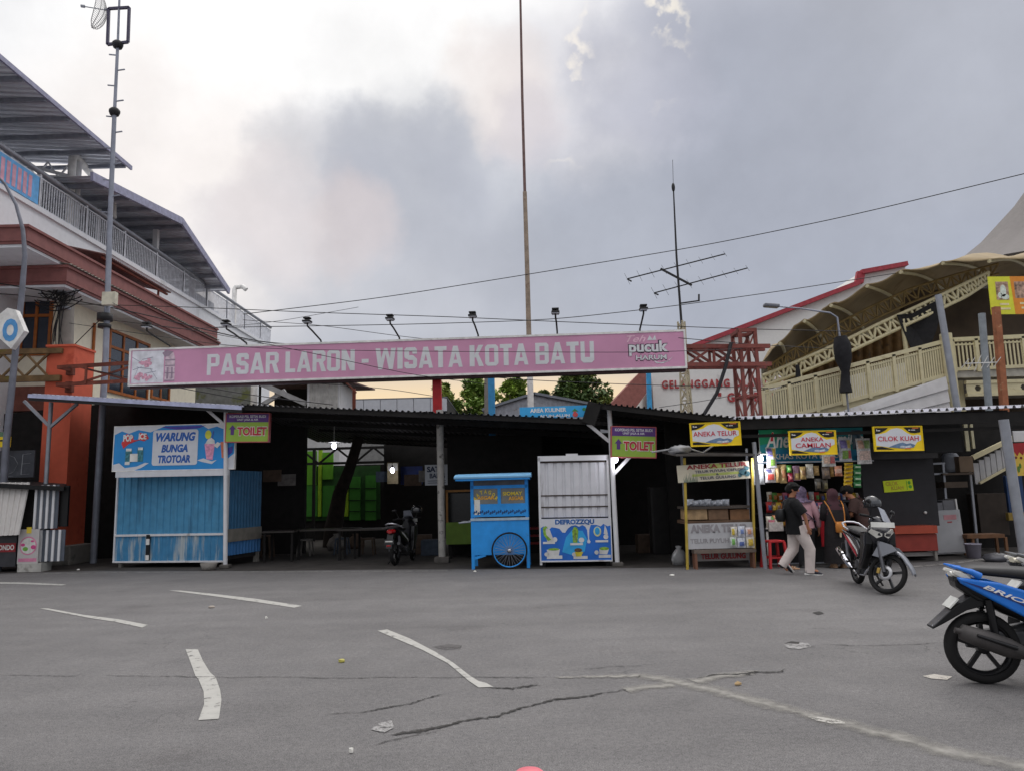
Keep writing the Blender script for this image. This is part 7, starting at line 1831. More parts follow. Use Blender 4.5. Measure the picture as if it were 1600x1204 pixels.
# ------------------------------------------------------------------ motorbikes
M_seat = mat('seat_black',(46,45,46),.55,var=.1,bump=.15,bscale=120); M_bikeblack = mat('bike_black',(20,20,22),.3,var=.1); M_engine = mat('engine_grey',(72,72,74),.5,.5,var=.25,scale=14)
M_chrome = mat('chrome',(214,214,220),.12,1.0,var=.02); M_tail = mat('tail_red',(150,20,24),.2,spec=.7); M_lens = mat('clear_lens',(206,204,196),.12,spec=.8); M_plate = mat('plate_black',(52,52,54),.5)
M_plateW = mat('plate_white',(206,206,200),.5); M_disc = mat('disc_steel',(176,176,178),.3,.6)
def ring(r, y=0, n=36, c=(0,0,0), ph=0): return [(c[0]+r*math.cos(2*math.pi*i/n+ph), c[1]+y, c[2]+r*math.sin(2*math.pi*i/n+ph)) for i in range(n+1)]
def bwheel(nm, parent, x, R, wdt, rimm, spokes=5, disc=False, M=None, split=False):
    M = M or Matrix.Identity(4); c = (x,0,R)
    prof = []
    rt = wdt/2
    for i in range(13):
        a = rad(-115+230*i/12); prof.append((R-rt*.9+rt*.9*math.cos(a), rt*math.sin(a)))
    prof.append(prof[0]); w = B().lathe(prof, c, 40, 'y').xf(M).build(nm, M_rubber, parent)
    b = B().lathe([(R-rt*1.5,-.028),(R-rt*1.0,-.032),(R-rt*1.0,.032),(R-rt*1.5,.028),(R-rt*1.9,.01),(R-rt*1.9,-.01),(R-rt*1.5,-.028)], c, 40, 'y')
    for i in range(spokes):
        t = 2*math.pi*i/spokes+.3; d = Vector((math.cos(t),0,math.sin(t)))
        if split:
            for o in (-.16,.16):
                d2 = Vector((math.cos(t+o),0,math.sin(t+o))); b.bar(Vector(c)+d*.05, Vector(c)+d2*(R-rt*1.7), .022, .03, up=(0,1,0))
        else: b.bar(Vector(c)+d*.03, Vector(c)+d*(R-rt*1.7), .03, .032, up=(0,1,0))
    b.lathe([(0,-.05),(.04,-.05),(.045,-.04),(.045,.04),(.04,.05),(0,.05)], c, 18, 'y')
    b.xf(M).build('rim', rimm, w)
    if disc:
        B().lathe([(.058,-.062),(.105,-.062),(.105,-.056),(.058,-.056),(.058,-.062)], c, 30, 'y').xf(M).build('brake_disc', M_disc, w)
        B().box((x-.12,-.08,R-.03),(x-.075,-.045,R+.05)).xf(M).build('caliper', mat('caliper_gold',(170,140,70),.4,.4), w, bev=.006)
    return w
def profile_panel(nm, m, parent, poly, y0, y1, bev=.02, M=None):
    b = B().prism(poly, y0, y1)
    if M: b.xf(M)
    return b.build(nm, m, parent, bev=bev, seg=3)
def loft_x(secs):   # (x, zc, halfwidth, halfheight) -> rings
    out = []
    for x, zc, hw, hh in secs: out.append([Vector((x, hw*math.copysign(abs(math.cos(t))**.75, math.cos(t)), zc+hh*math.copysign(abs(math.sin(t))**.75, math.sin(t)))) for t in [2*math.pi*i/16 for i in range(16)]])
    return out
def underbone(label, loc, rz, body, stripe, steer=0.0, fender=None, exhaust=None, helmet=None, plate_text=None, group=None, lean=0):
    o = thing('motorbike', label, 'motorbike', loc, rz, group); o.rotation_euler[0] = lean
    R = .285; fx = 1.23
    fender = fender or body; exhaust = exhaust or M_chrome
    bwheel('rear_wheel', o, 0, R, .085, M_bikeblack)
    # steering: axis through the head, raked
    hd = Vector((.93,0,.86)); ax = Vector((-.42,0,.9)).normalized()
    SM = Matrix.Translation(hd) @ Matrix.Rotation(steer,4,ax) @ Matrix.Translation(-hd)
    bwheel('front_wheel', o, fx, R, .075, M_bikeblack, disc=True, M=SM)
    b = B()
    for s in (-1,1): b.tube([(fx,s*.085,R),(1.12,s*.085,.52),(1.03,s*.08,.72)], [.026,.03,.028], 10)
    b.bar((1.03,-.08,.71),(1.03,.08,.71),.04).xf(SM).build('fork', mat('fork_grey',(84,84,88),.35,.5), o)
    # front mudguard: arched shell with a long beak
    pts = []; n = 12
    secs = []
    for i in range(n+1):
        a = rad(8+ (128-8)*i/n); rr_ = .325+(.06 if i < 3 else 0)*(3-i)/3; w_ = .02+.055*math.sin(math.pi*min(1,(i+.6)/n))**.5
        cx, cz = fx+rr_*math.cos(a), R+rr_*math.sin(a)
        secs.append([Vector((cx,-w_,cz-.012)),Vector((cx+.01*math.cos(a),-w_*.6,cz+.02)),Vector((cx+.015*math.cos(a),0,cz+.03)),Vector((cx+.01*math.cos(a),w_*.6,cz+.02)),Vector((cx,w_,cz-.012)),Vector((cx-.012*math.cos(a),0,cz+.012))])
    fm = B().loft(secs)
    for s in (-1,1): fm.prism([(fx+.12,R+.33),(fx+.02,R+.40),(fx-.15,R+.42),(fx-.22,R+.2),(fx-.1,R+.19),(fx,R+.26)], s*.105, s*.075)
    fm.xf(SM).build('front_mudguard', fender, o)
    # handlebar, cowl, mirrors
    hb = B().tube([(.84,.33,1.0),(.9,.2,1.02),(.93,.05,.99),(.93,-.05,.99),(.9,-.2,1.02),(.84,-.33,1.0)], .014, 8).xf(SM).build('handlebar', M_bikeblack, o)
    b = B()
    for s in (-1,1): b.tube([(.83,s*.34,1.0),(.87,s*.23,1.015)], .019, 10)
    b.xf(SM).build('grip', M_rubber, hb)
    for s in (-1,1):
        mm_ = B().tube([(.9,s*.2,1.03),(.93,s*.25,1.14),(.91,s*.28,1.2)], .009, 6).ell((.9,s*.3,1.22),(.02,.06,.035)).xf(SM).build('mirror', M_bikeblack, o)
    cow = B().loft(loft_x([(.78,.98,.04,.03),(.84,1.0,.1,.05),(.95,1.0,.13,.075),(1.04,.965,.1,.06),(1.09,.93,.04,.03)])).xf(SM).build('handlebar_cowl', body, o)
    # front shield + winged headlight
    b = B().loft(loft_x([(.78,.70,.08,.26),(.9,.75,.14,.24),(1.02,.80,.17,.17),(1.11,.835,.13,.10),(1.17,.84,.05,.035)])); b.build('front_cowl', body, o)
    b = B()
    for s in (-1,1): b.add([(1.185,s*.015,.84),(1.13,s*.15,.90),(1.08,s*.175,.85),(1.14,s*.08,.77),(1.175,s*.015,.80),(1.12,s*.015,.84),(1.07,s*.13,.90),(1.02,s*.15,.85),(1.08,s*.07,.77)], [(0,1,2,3,4),(0,1,6,5),(1,2,7,6),(2,3,8,7)])
    b.build('headlight', M_lens, o)
    B().box((1.1,-.16,.90),(1.115,.16,.975)).xf(Matrix.Translation((1.16,0,.95))@Matrix.Rotation(rad(-16),4,'Y')@Matrix.Translation((-1.1,0,-.93))).build('number_plate', M_plateW, o)
    for s in (-1,1):
        profile_panel('leg_shield', M_bikeblack, o, [(1.06,.86),(1.07,.68),(.98,.48),(.82,.30),(.66,.28),(.76,.5),(.78,.66),(.82,.84)], s*.205, s*.11, .02)
        profile_panel('shield_trim', body, o, [(1.04,.82),(1.03,.66),(.93,.48),(.8,.34),(.87,.46),(.96,.62),(.97,.82)], s*.213, s*.198, .006)
    # visor
    b = B(); vs = []
    for j in range(5):
        t = j/4.; zz = 1.0+.2*t; xx = 1.08-.16*t; ww = .12-.04*t
        for k in range(7): y_ = -ww+2*ww*k/6; vs.append((xx-.9*y_*y_, y_, zz))
    b.add(vs+[(v[0]-.006,v[1],v[2]) for v in vs], [(j*7+k,j*7+k+1,(j+1)*7+k+1,(j+1)*7+k) for j in range(4) for k in range(6)]+[(35+j*7+k,35+(j+1)*7+k,35+(j+1)*7+k+1,35+j*7+k+1) for j in range(4) for k in range(6)], 0, True)
    b.xf(SM).build('visor', mat('visor_pale',(168,172,182),.12,alpha=.75), o)
    # central body, seat, tail
    B().loft(loft_x([(-.3,.80,.03,.03),(-.15,.73,.11,.08),(.1,.66,.13,.12),(.4,.60,.13,.14),(.58,.52,.09,.12),(.75,.50,.06,.08),(.88,.66,.06,.1)])).build('body_shell', M_bikeblack, o)
    for s in (-1,1):
        sp_ = profile_panel('side_panel', body, o, [(-.30,.83),(-.1,.80),(.2,.75),(.42,.70),(.58,.58),(.5,.44),(.34,.46),(.1,.58),(-.12,.71)], s*.145, s*.10, .02)
        B().prism([(-.2,.775),(.12,.68),(.4,.52),(.46,.45),(.34,.5),(.1,.62)], s*.153, s*.1462).build('stripe', stripe, sp_)
        B().prism([(-.02,.755),(.2,.69),(.46,.56),(.5,.49),(.42,.55),(.16,.665)], s*.1525, s*.1462).build('stripe', M_white, sp_)
    B().loft(loft_x([(-.26,.845,.07,.02),(-.2,.85,.115,.035),(.05,.84,.13,.045),(.2,.815,.125,.045),(.42,.795,.11,.045),(.56,.78,.07,.035),(.62,.76,.03,.02)])).build('seat', M_seat, o)
    B().tube([(.1,.15,.83),(-.1,.155,.87),(-.27,.13,.92),(-.33,.06,.94),(-.33,-.06,.94),(-.27,-.13,.92),(-.1,-.155,.87),(.1,-.15,.83)], .016, 8).build('grab_rail', mat('rail_silver',(190,190,196),.3,.6), o)
    B().loft(loft_x([(-.38,.76,.05,.03),(-.33,.77,.09,.045),(-.24,.77,.1,.05)])).build('tail_light', M_tail, o)
    profile_panel('rear_mudguard', M_bikeblack, o, [(-.15,.70),(-.33,.72),(-.4,.55),(-.46,.40),(-.43,.39),(-.34,.55),(-.2,.62)], -.075, .075, .012)
    rp_ = B().box((-.425,-.11,.50),(-.412,.11,.60)).build('number_plate', M_plate, o)
    B().box((-.432,-.085,.545),(-.4255,.085,.572)).build('plate_digits', M_plateW, rp_)
    B().box((-.45,-.05,.45),(-.438,.05,.48)).build('reflector', M_tail, rp_)
    # engine, swingarm, exhaust
    B().box((.36,-.13,.22),(.62,.13,.40)).lathe([(.0,-.16),(.11,-.16),(.12,-.14),(.12,.14),(.11,.16),(0,.16)], (.47,0,.3), 20, 'y').tube([(.58,0,.36),(.82,0,.42)], [.085,.075], 14).build('engine', M_engine, o, bev=.01)
    b = B()
    for s in (-1,1): b.bar((0,s*.075,R),(.42,s*.08,.36),.03,.05)
    b.build('swingarm', M_engine, o)
    for s in (-1,1): B().tube([(-.02,s*.12,R+.03),(-.1,s*.125,.66)], .028, 10).build('shock_absorber', mat('spring_steel',(120,120,124),.4,.5), o)
    ex = B().tube([(.72,-.05,.34),(.62,-.1,.2),(.4,-.15,.2),(.22,-.165,.28)], .02, 8).tube([(.22,-.165,.28),(.17,-.168,.30),(-.08,-.18,.41),(-.3,-.19,.50),(-.33,-.19,.51)], [.022,.047,.05,.05,.035], 14).build('exhaust', exhaust, o)
    B().lathe([(.0505,-.02),(.0535,-.02),(.0535,.02),(.0505,.02)], (0,0,0), 16, 'x').xf(Matrix.Translation((-.08,-.18,.41))@Matrix.Rotation(rad(22),4,'Y')).build('exhaust_band', M_bikeblack, ex)
    b = B()
    for s in (-1,1): b.bar((.45,s*.1,.27),(.45,s*.26,.27),.03); b.bar((.2,s*.1,.33),(.16,s*.22,.36),.025)
    b.build('footrest', M_rubber, o)
    B().bar((.4,.1,.26),(.28,.28,.0),.02).build('side_stand', M_bikeblack, o)
    return o
def helm(label, c, rz, shell, r=.135, parent=None):
    o = thing('helmet', label, 'helmet', c, rz)
    b = B(); secs = []
    for i in range(9):
        ph = rad(4+ (118-4)*i/8); secs.append([Vector((r*1.12*math.sin(ph)*math.cos(t), r*.95*math.sin(ph)*math.sin(t), r*1.02*math.cos(ph))) for t in [2*math.pi*k/20 for k in range(20)]])
    b.loft(secs); b.build('shell', shell, o)
    b = B(); vs = []
    for j in range(6):
        for k in range(9):
            t = rad(-75+150*k/8); ph = rad(62+ 46*j/5); vs.append((r*1.2*math.sin(ph)*math.cos(t), r*1.03*math.sin(ph)*math.sin(t), r*1.05*math.cos(ph)))
    b.add(vs, [(j*9+k,j*9+k+1,(j+1)*9+k+1,(j+1)*9+k) for j in range(5) for k in range(8)], 0, True); b.build('visor', mat('helmet_visor',(60,62,66),.08,spec=.8), o)
    B().lathe([(r*.98,-.0),(r*1.02,-.0),(r*1.02,.012),(r*.98,.012)], (0,0,-r*.5), 20).build('rim_band', M_rubber, o)
    return o
M_silver = mat('bike_silver',(128,130,136),.3,.4,var=.05)
M_bk = mat('bike_body_dark',(40,40,46),.25,var=.1,spec=.6)
fw_ = G(1392,930); rw = G(1341,911)
hd_ = math.atan2(fw_.y-rw.y, fw_.x-rw.x)
bike1 = underbone('black underbone motorbike with red and white flashes, its front wheel turned', (rw.x, rw.y, 0), hd_, M_bk, mat('flash_red',(176,34,50),.35), steer=rad(42), fender=M_silver, lean=rad(-3))
HS = mat('helmet_black',(24,24,26),.12,spec=.8)
helm('glossy black helmet hung on the handlebar of the parked underbone', A(1362,786,11.35), rad(-60), HS, .118)
ib = G(612,886); ib2 = G(634,878)
M_ib = mat('bike_night',(28,28,32),.3)
bike3 = underbone('dark motorbike with a red tail light in the market entrance', (ib.x,ib.y+.5,0), rad(80), M_ib, M_bikeblack, steer=rad(10), exhaust=M_engine)
hc = bike3.matrix_basis @ Vector((.84,-.30,1.22)) if False else (Matrix.Translation((ib.x,ib.y+.5,0))@Matrix.Rotation(rad(80),4,'Z')) @ Vector((.80,-.26,1.20))
helm('dark helmet hung on the mirror of the bike in the market entrance', hc, rad(150), HS, .12)

def scooter(label, loc, rz, body, dark, seatm, lens, text=None, group=None):
    o = thing('motor_scooter', label, 'scooter', loc, rz, group); R = .27; fx = 1.25
    bwheel('rear_wheel', o, 0, R, .10, M_bikeblack, 5)
    SM = Matrix.Identity(4)
    bwheel('front_wheel', o, fx, R, .085, M_bikeblack, 5, disc=True)
    # long tapering side panels
    for s in (-1,1):
        p_ = profile_panel('side_panel', body, o, [(-.17,.815),(-.05,.80),(.12,.775),(.34,.70),(.58,.60),(.66,.50),(.6,.40),(.44,.43),(.25,.53),(.0,.68),(-.14,.765)], s*.15, s*.105, .018)
        B().prism([(-.14,.79),(.02,.72),(.2,.64),(.36,.555),(.46,.49),(.36,.56),(.18,.665),(.0,.745)], s*.1555, s*.1505).build('stripe', mat('navy_stripe',(40,50,110),.35), p_)
        profile_panel('tail_trim', M_lens, o, [(-.19,.845),(-.175,.868),(-.09,.838),(-.06,.80),(-.13,.805)], s*.125, s*.085, .008)
        if text:
            M_ = Matrix.Translation((.0,s*.156,.738))@(Matrix.Identity(4) if s < 0 else Matrix.Rotation(math.pi,4,'Z'))@Matrix.Rotation(rad(24)*(-1 if s > 0 else 1),4,'Y')
            lettering(p_, text, .0 if s < 0 else -.3, .3 if s < 0 else 0, -.002,.032, M_white, y=-.001, bold=.02, shear=.3, depth=.002, M=M_)
    B().loft(loft_x([(-.17,.80,.06,.03),(-.06,.73,.1,.07),(.15,.64,.11,.11),(.45,.52,.11,.12),(.62,.42,.09,.08)])).build('body_shell', dark, o)
    B().loft(loft_x([(-.1,.855,.08,.015),(-.02,.86,.12,.035),(.2,.845,.135,.045),(.4,.825,.135,.05),(.6,.80,.11,.05),(.7,.76,.06,.04)])).build('seat', seatm, o)
    for s in (-1,1): B().tube([(.0,s*.12,.82),(-.06,s*.13,.855),(-.18,s*.10,.895)], [.03,.022,.006], 10).build('grab_handle', body if s < 0 else body, o)
    B().loft(loft_x([(-.18,.83,.05,.02),(-.13,.82,.08,.03),(-.05,.81,.09,.035)])).build('tail_light', lens, o)
    profile_panel('tail_underside', dark, o, [(-.17,.80),(-.16,.73),(-.02,.63),(.12,.6),(.12,.74),(-.03,.79)], -.085, .085, .015); profile_panel('rear_mudguard', dark, o, [(-.03,.69),(-.19,.58),(-.36,.425),(-.355,.41),(-.27,.455),(-.10,.555),(.06,.60)], -.07, .07, .008)
    rp_ = B().box((-.10,-.085,-.006),(.0,.085,.006)).xf(Matrix.Translation((-.155,0,.645))@Matrix.Rotation(rad(-46),4,'Y')).build('number_plate', M_plateW, o)
    # suspension, engine case, exhaust
    b = B().tube([(.02,.11,.40),(.09,.11,.64)], .016, 8)
    for i in range(9): b.lathe([(.02,-.008),(.034,0),(.02,.008)], (.025+.0075*i,.11,.43+.024*i), 12)
    b.tube([(.07,-.09,.38),(.05,-.09,.64)], .03, 10).build('shock_absorber', M_bikeblack, o)
    B().loft(loft_x([(-.08,.30,.03,.05),(.05,.31,.05,.08),(.3,.34,.07,.10),(.52,.36,.08,.11),(.62,.36,.05,.07)])).xf(Matrix.Translation((0,.10,0))).build('engine_case', M_engine, o)
    B().box((.1,-.02,.28),(.6,.06,.40)).build('engine', M_engine, o, bev=.02)
    ex = B().tube([(-.23,-.165,.425),(-.19,-.165,.415),(-.185,-.165,.413),(-.05,-.165,.365),(.12,-.16,.30),(.22,-.15,.265),(.4,-.11,.2),(.58,-.08,.22)], [.022,.022,.058,.07,.072,.05,.022,.02], 16).build('exhaust', mat('exhaust_grey',(70,67,66),.6,.3,var=.3,dirt=(104,80,70),dirt_amt=.4), o)
    B().tube([(-.1,-.238,.40),(.16,-.236,.31)], [.012,.016], 6).build('heat_guard', M_bikeblack, ex)
    b = B().tube([(.28,-.1,.28),(.3,-.24,.27)], .016, 8); b.build('footrest', M_rubber, o)
    # floorboard, leg shield, front
    profile_panel('floorboard', dark, o, [(.5,.36),(.98,.34),(1.0,.26),(.5,.26)], -.15, .15, .015)
    B().loft([[Vector((x+.03*abs(y)/.2*-1,y,z)) for x,y,z in ((1.0,-.02,.3),(.99,-.17,.36),(.97,-.2,.62),(.98,-.15,.88),(1.0,0,.95),(.98,.15,.88),(.97,.2,.62),(.99,.17,.36))], [Vector((x,y,z)) for x,y,z in ((1.06,-.02,.34),(1.05,-.12,.4),(1.08,-.15,.62),(1.06,-.11,.84),(1.07,0,.92),(1.06,.11,.84),(1.08,.15,.62),(1.05,.12,.4))]]).build('leg_shield', body, o, bev=.01)
    b = B()
    for s in (-1,1): b.tube([(fx,s*.07,R),(1.09,s*.06,.66)], .022, 8)
    b.build('fork', M_bikeblack, o)
    secs = []
    for i in range(11):
        a = rad(10+120*i/10); rr_ = .31; w_ = .06
        cx, cz = fx+rr_*math.cos(a), R+rr_*math.sin(a); secs.append([Vector((cx,-w_,cz-.02)),Vector((cx,0,cz+.025)),Vector((cx,w_,cz-.02)),Vector((cx,0,cz+.01))])
    B().loft(secs).build('front_mudguard', body, o)
    B().tube([(.9,.33,1.02),(.95,.1,1.04),(.95,-.1,1.04),(.9,-.33,1.02)], .015, 8).build('handlebar', M_bikeblack, o)
    B().loft(loft_x([(.86,1.02,.05,.03),(.95,1.02,.13,.06),(1.05,.98,.1,.06),(1.1,.95,.04,.03)])).build('handlebar_cowl', body, o)
    B().ell((1.09,0,.96),(.02,.06,.04)).build('headlight', M_lens, o)
    for s in (-1,1): B().tube([(.93,s*.2,1.04),(.93,s*.25,1.18)], .008, 6).ell((.92,s*.27,1.2),(.015,.06,.035)).build('mirror', M_bikeblack, o)
    b = B().bar((.3,.08,.25),(.22,.2,.02),.02); b.build('side_stand', M_bikeblack, o)
    return o
rw2 = G(1541,1067)
scooter('bright blue scooter with white tail seen from behind at the right edge', (rw2.x,rw2.y,0), rad(-13), mat('scooter_blue',(24,112,206),.25,var=.05,spec=.6), M_bikeblack, M_seat, M_lens, 'BRIO')
tip = A(1576,872,6.9)
scooter('grey scooter tail just entering the right edge beyond the blue one', (tip.x+.22,6.9,0), rad(-8), mat('scooter_grey',(120,122,124),.35,.2), M_bikeblack, M_seat, mat('tail_pale',(206,200,180),.2))
# ------------------------------------------------------------------ people
M_skin = mat('skin',(172,118,88),.55,var=.06); M_hair = mat('hair',(14,12,12),.9,var=.3,scale=30)
def hand(nodes, edges, wrist, palm_dir, thumb_dir, side, L=.085):
    """palm and five separately bent fingers, grown on from the wrist node index"""
    w = Vector(nodes[wrist][0]); d = Vector(palm_dir).normalized(); t = Vector(thumb_dir).normalized(); nrm = d.cross(t).normalized()*side
    k = len(nodes); nodes.append((w+d*.045, (.026,.018))); edges.append((wrist,k))
    for i, (off, l) in enumerate(((.028,.068),(.010,.077),(-.009,.072),(-.027,.056))):
        a = len(nodes); base = w+d*.082+t*off
        nodes.append((base, .0105)); nodes.append((base+d*l*.5+nrm*.008, .0095)); nodes.append((base+d*l*.8+nrm*.028, .008))
        edges += [(k,a),(a,a+1),(a+1,a+2)]
    a = len(nodes); nodes.append((w+d*.035+t*.036, .012)); nodes.append((w+d*.065+t*.05+nrm*.012, .0095)); edges += [(k,a),(a,a+1)]
def figure(label, loc, rz, J, clothes=(), skinm=M_skin, face=True, scale=1.0):
    """J: joint positions; local +x is the way the person looks"""
    o = thing('person', label, 'person', loc, rz)
    V = {k: Vector(v) for k, v in J.items()}
    nodes = []; idx = {}; edges = []
    def nd(k, p, r): idx[k] = len(nodes); nodes.append((p, r))
    up = (V['head']-V['neck']).normalized(); fwd = V.get('look', Vector((1,0,0))).normalized()
    nd('pelvis', V['pelvis'], (.12,.10)); nd('waist', V['pelvis'].lerp(V['chest'],.5), (.105,.085)); nd('chest', V['chest'], (.13,.095)); nd('neck', V['neck'], .045)
    nd('jaw', V['head']-up*.045+fwd*.012, (.058,.062)); nd('brow', V['head']+up*.02, (.074,.082)); nd('crown', V['head']+up*.085-fwd*.01, (.058,.062))
    edges += [(0,1),(1,2),(2,3),(3,4),(4,5),(5,6)]
    for s in 'LR':
        nd('sh'+s, V['sh'+s], .05); nd('el'+s, V['el'+s], .036); nd('ha'+s, V['ha'+s], .024)
        edges += [(idx['chest'],idx['sh'+s]),(idx['sh'+s],idx['el'+s]),(idx['el'+s],idx['ha'+s])]
        nd('hip'+s, V['hip'+s], .085); nd('kn'+s, V['kn'+s], .052); nd('an'+s, V['an'+s], .034); nd('toe'+s, V['toe'+s], .028)
        edges += [(0,idx['hip'+s]),(idx['hip'+s],idx['kn'+s]),(idx['kn'+s],idx['an'+s]),(idx['an'+s],idx['toe'+s])]
        dd = (V['ha'+s]-V['el'+s]).normalized(); th = V.get('thumb'+s, fwd); hand(nodes, edges, idx['ha'+s], dd+Vector((0,0,-.15)), th, 1 if s == 'L' else -1)
    body = skin('body', nodes, edges, skinm, o, 2)
    if face:
        rt = fwd.cross(up).normalized(); hc = V['head']
        B().ell(hc+fwd*.088+up*-.012,(.017,.014,.022)).ell(hc+fwd*.092-up*.03,(.014,.018,.011)).build('nose', skinm, body)
        for s in (-1,1):
            B().ell(hc+fwd*.078+rt*s*.031+up*.015,(.010,.013,.009)).build('eye', M_black, body)
            B().ell(hc+rt*s*.078-up*.005,(.018,.01,.03)).build('ear', skinm, body)
        B().ell(hc+fwd*.078-up*.058,(.012,.026,.007)).build('mouth', mat('lips',(130,70,62),.5), body)
    return o, V, body
def rings(secs, n=16):
    """secs: (centre, rx, ry, yaw)"""
    out = []
    for c, rx, ry, yaw in secs:
        c = Vector(c); R = Matrix.Rotation(yaw,3,'Z'); out.append([c+R@Vector((rx*math.cos(2*math.pi*i/n), ry*math.sin(2*math.pi*i/n), 0)) for i in range(n)])
    return out
def shirt(parent, V, m, secs, sleeve=.6, r0=.085, r1=.075, name='shirt', ln=None):
    b = B().loft(rings(secs))
    for s in 'LR':
        sh, el, ha = V['sh'+s], V['el'+s], V['ha'+s]
        if sleeve <= 1: P = [sh.lerp(V['chest'],.25)+Vector((0,0,.02)), sh, sh.lerp(el,sleeve*.5), sh.lerp(el,sleeve)]; b.tube(P, [r0*.85,r0,(r0+r1)/2,r1], 12)
        else: P = [sh.lerp(V['chest'],.25)+Vector((0,0,.02)), sh, sh.lerp(el,.5), el, el.lerp(ha,.6), el.lerp(ha,sleeve-1)]; b.tube(P, [r0*.85,r0,r0*.9,r1*.85,r1*.7,r1*.62], 12)
    return b.build(name, m, parent)
def trousers(parent, V, m, r=(.105,.085,.07,.062), name='trousers', waist=None):
    b = B(); p = V['pelvis']
    b.loft(rings([(p+Vector((0,0,.09)),.14,.15,0),(p,.145,.165,0),(p-Vector((0,0,.06)),.13,.155,0),(p-Vector((0,0,.1)),.08,.11,0)]))
    for s in 'LR':
        h, k, a = V['hip'+s], V['kn'+s], V['an'+s]
        b.tube([h+Vector((0,0,.05)), h.lerp(k,.25), h.lerp(k,.7), k, k.lerp(a,.5), a+(a-k).normalized()*.035], [r[0]*.9,r[0],r[1],r[1]*.95,r[2],r[3]], 14)
    return b.build(name, m, parent)
def shoe(parent, an, toe, m, sole, flat=True):
    d = (toe-an); d2 = d.normalized(); L = d.length+.14
    h = an-d2*.075
    up = Vector((0,0,1)) if flat else d2.cross(Vector((0,1,0))).normalized()*-1
    side = d2.cross(up).normalized(); up = side.cross(d2).normalized()
    def rg(t, w, hh, z0): c = h+d2*L*t; return [c+side*w*math.cos(a)+up*(z0+hh*max(0,math.sin(a))) for a in [2*math.pi*i/12 for i in range(12)]]
    b = B().loft([rg(0,.032,.08,-.045),rg(.12,.046,.115,-.05),rg(.35,.05,.11,-.05),rg(.6,.046,.055,-.05),rg(.85,.042,.035,-.05),rg(1,.02,.02,-.05)])
    s_ = b.build('shoe', m, parent)
    def rs(t, w): c = h+d2*L*t-up*.062; return [c+side*w*math.cos(a)+up*.02*math.sin(a) for a in [2*math.pi*i/12 for i in range(12)]]
    B().loft([rs(-.02,.036),rs(.1,.05),rs(.35,.053),rs(.65,.05),rs(.9,.045),rs(1.03,.022)]).build('sole', sole, s_)
    return s_
def hair_cap(parent, V, m, r=.1, drop=.02, tilt=0.0):
    up = (V['head']-V['neck']).normalized(); f = V.get('look', Vector((1,0,0))).normalized()
    b = B(); c = V['head']+up*.045-f*.018
    b.ell(c, (r,r*.92,r*.86), n=18, m=12, noise=.05); b.ell(c-f*.045-up*.035,(r*.7,r*.86,r*.8), n=14, m=10, noise=.05)
    for i in range(16):
        a = rad(-80+160*i/15); rt = f.cross(up); b.ell(c+f*math.cos(a)*r*.8+rt*math.sin(a)*r*.8+up*.015,(.035,.035,.026),n=8,m=6,noise=.15)
    return b.build('hair', m, parent)

# 1. the young man walking to the right
p1 = G(1250,897)
J1 = dict(pelvis=(0,0,.83), chest=(-.06,-.01,1.16), neck=(-.05,-.01,1.34), head=(-.01,-.02,1.475), look=(.86,-.42,-.03),
  shL=(-.05,.17,1.25), elL=(-.06,.24,1.0), haL=(.03,.24,.80), shR=(-.07,-.18,1.25), elR=(.07,-.25,1.02), haR=(.12,-.23,.83), thumbL=(1,0,0), thumbR=(1,0,0),
  hipL=(0,.09,.80), knL=(-.05,.1,.43), anL=(-.25,.1,.17), toeL=(-.17,.1,.06), hipR=(.01,-.09,.80), knR=(.17,-.1,.44), anR=(.14,-.1,.075), toeR=(.29,-.1,.06))
o1, V1, _ = figure('young man in black tee and beige trousers walking along the stalls', (p1.x,p1.y,0), 0, J1)
M_tee = mat('tee_black',(16,16,18),.9,var=.15,bump=.8,bscale=12)
shirt(o1, V1, M_tee, [((-.02,0,.70),.155,.195,0),((-.02,0,.80),.15,.19,0),((-.04,-.005,.98),.135,.18,0),((-.06,-.01,1.14),.135,.195,0),((-.06,-.01,1.26),.11,.18,0),((-.055,-.01,1.32),.065,.09,0),((-.05,-.01,1.345),.055,.06,0)], .85, .095, .095)
M_beige = mat('beige_twill',(206,194,188),.8,var=.06,bump=.8,bscale=12)
trousers(o1, V1, M_beige, (.115,.10,.085,.078))
M_shoe = mat('shoe_navy',(30,32,44),.7); 
shoe(o1, V1['anL'], V1['toeL'], M_shoe, M_white, False); shoe(o1, V1['anR'], V1['toeR'], M_shoe, M_white)
hair_cap(o1, V1, M_hair, .108)
B().loft(rings([((-.25,.03,.92),.06,.09,0),((-.26,.03,.98),.08,.12,0),((-.26,.03,1.08),.08,.12,0),((-.24,.03,1.14),.05,.09,0)])).build('waist_bag', M_black, o1)
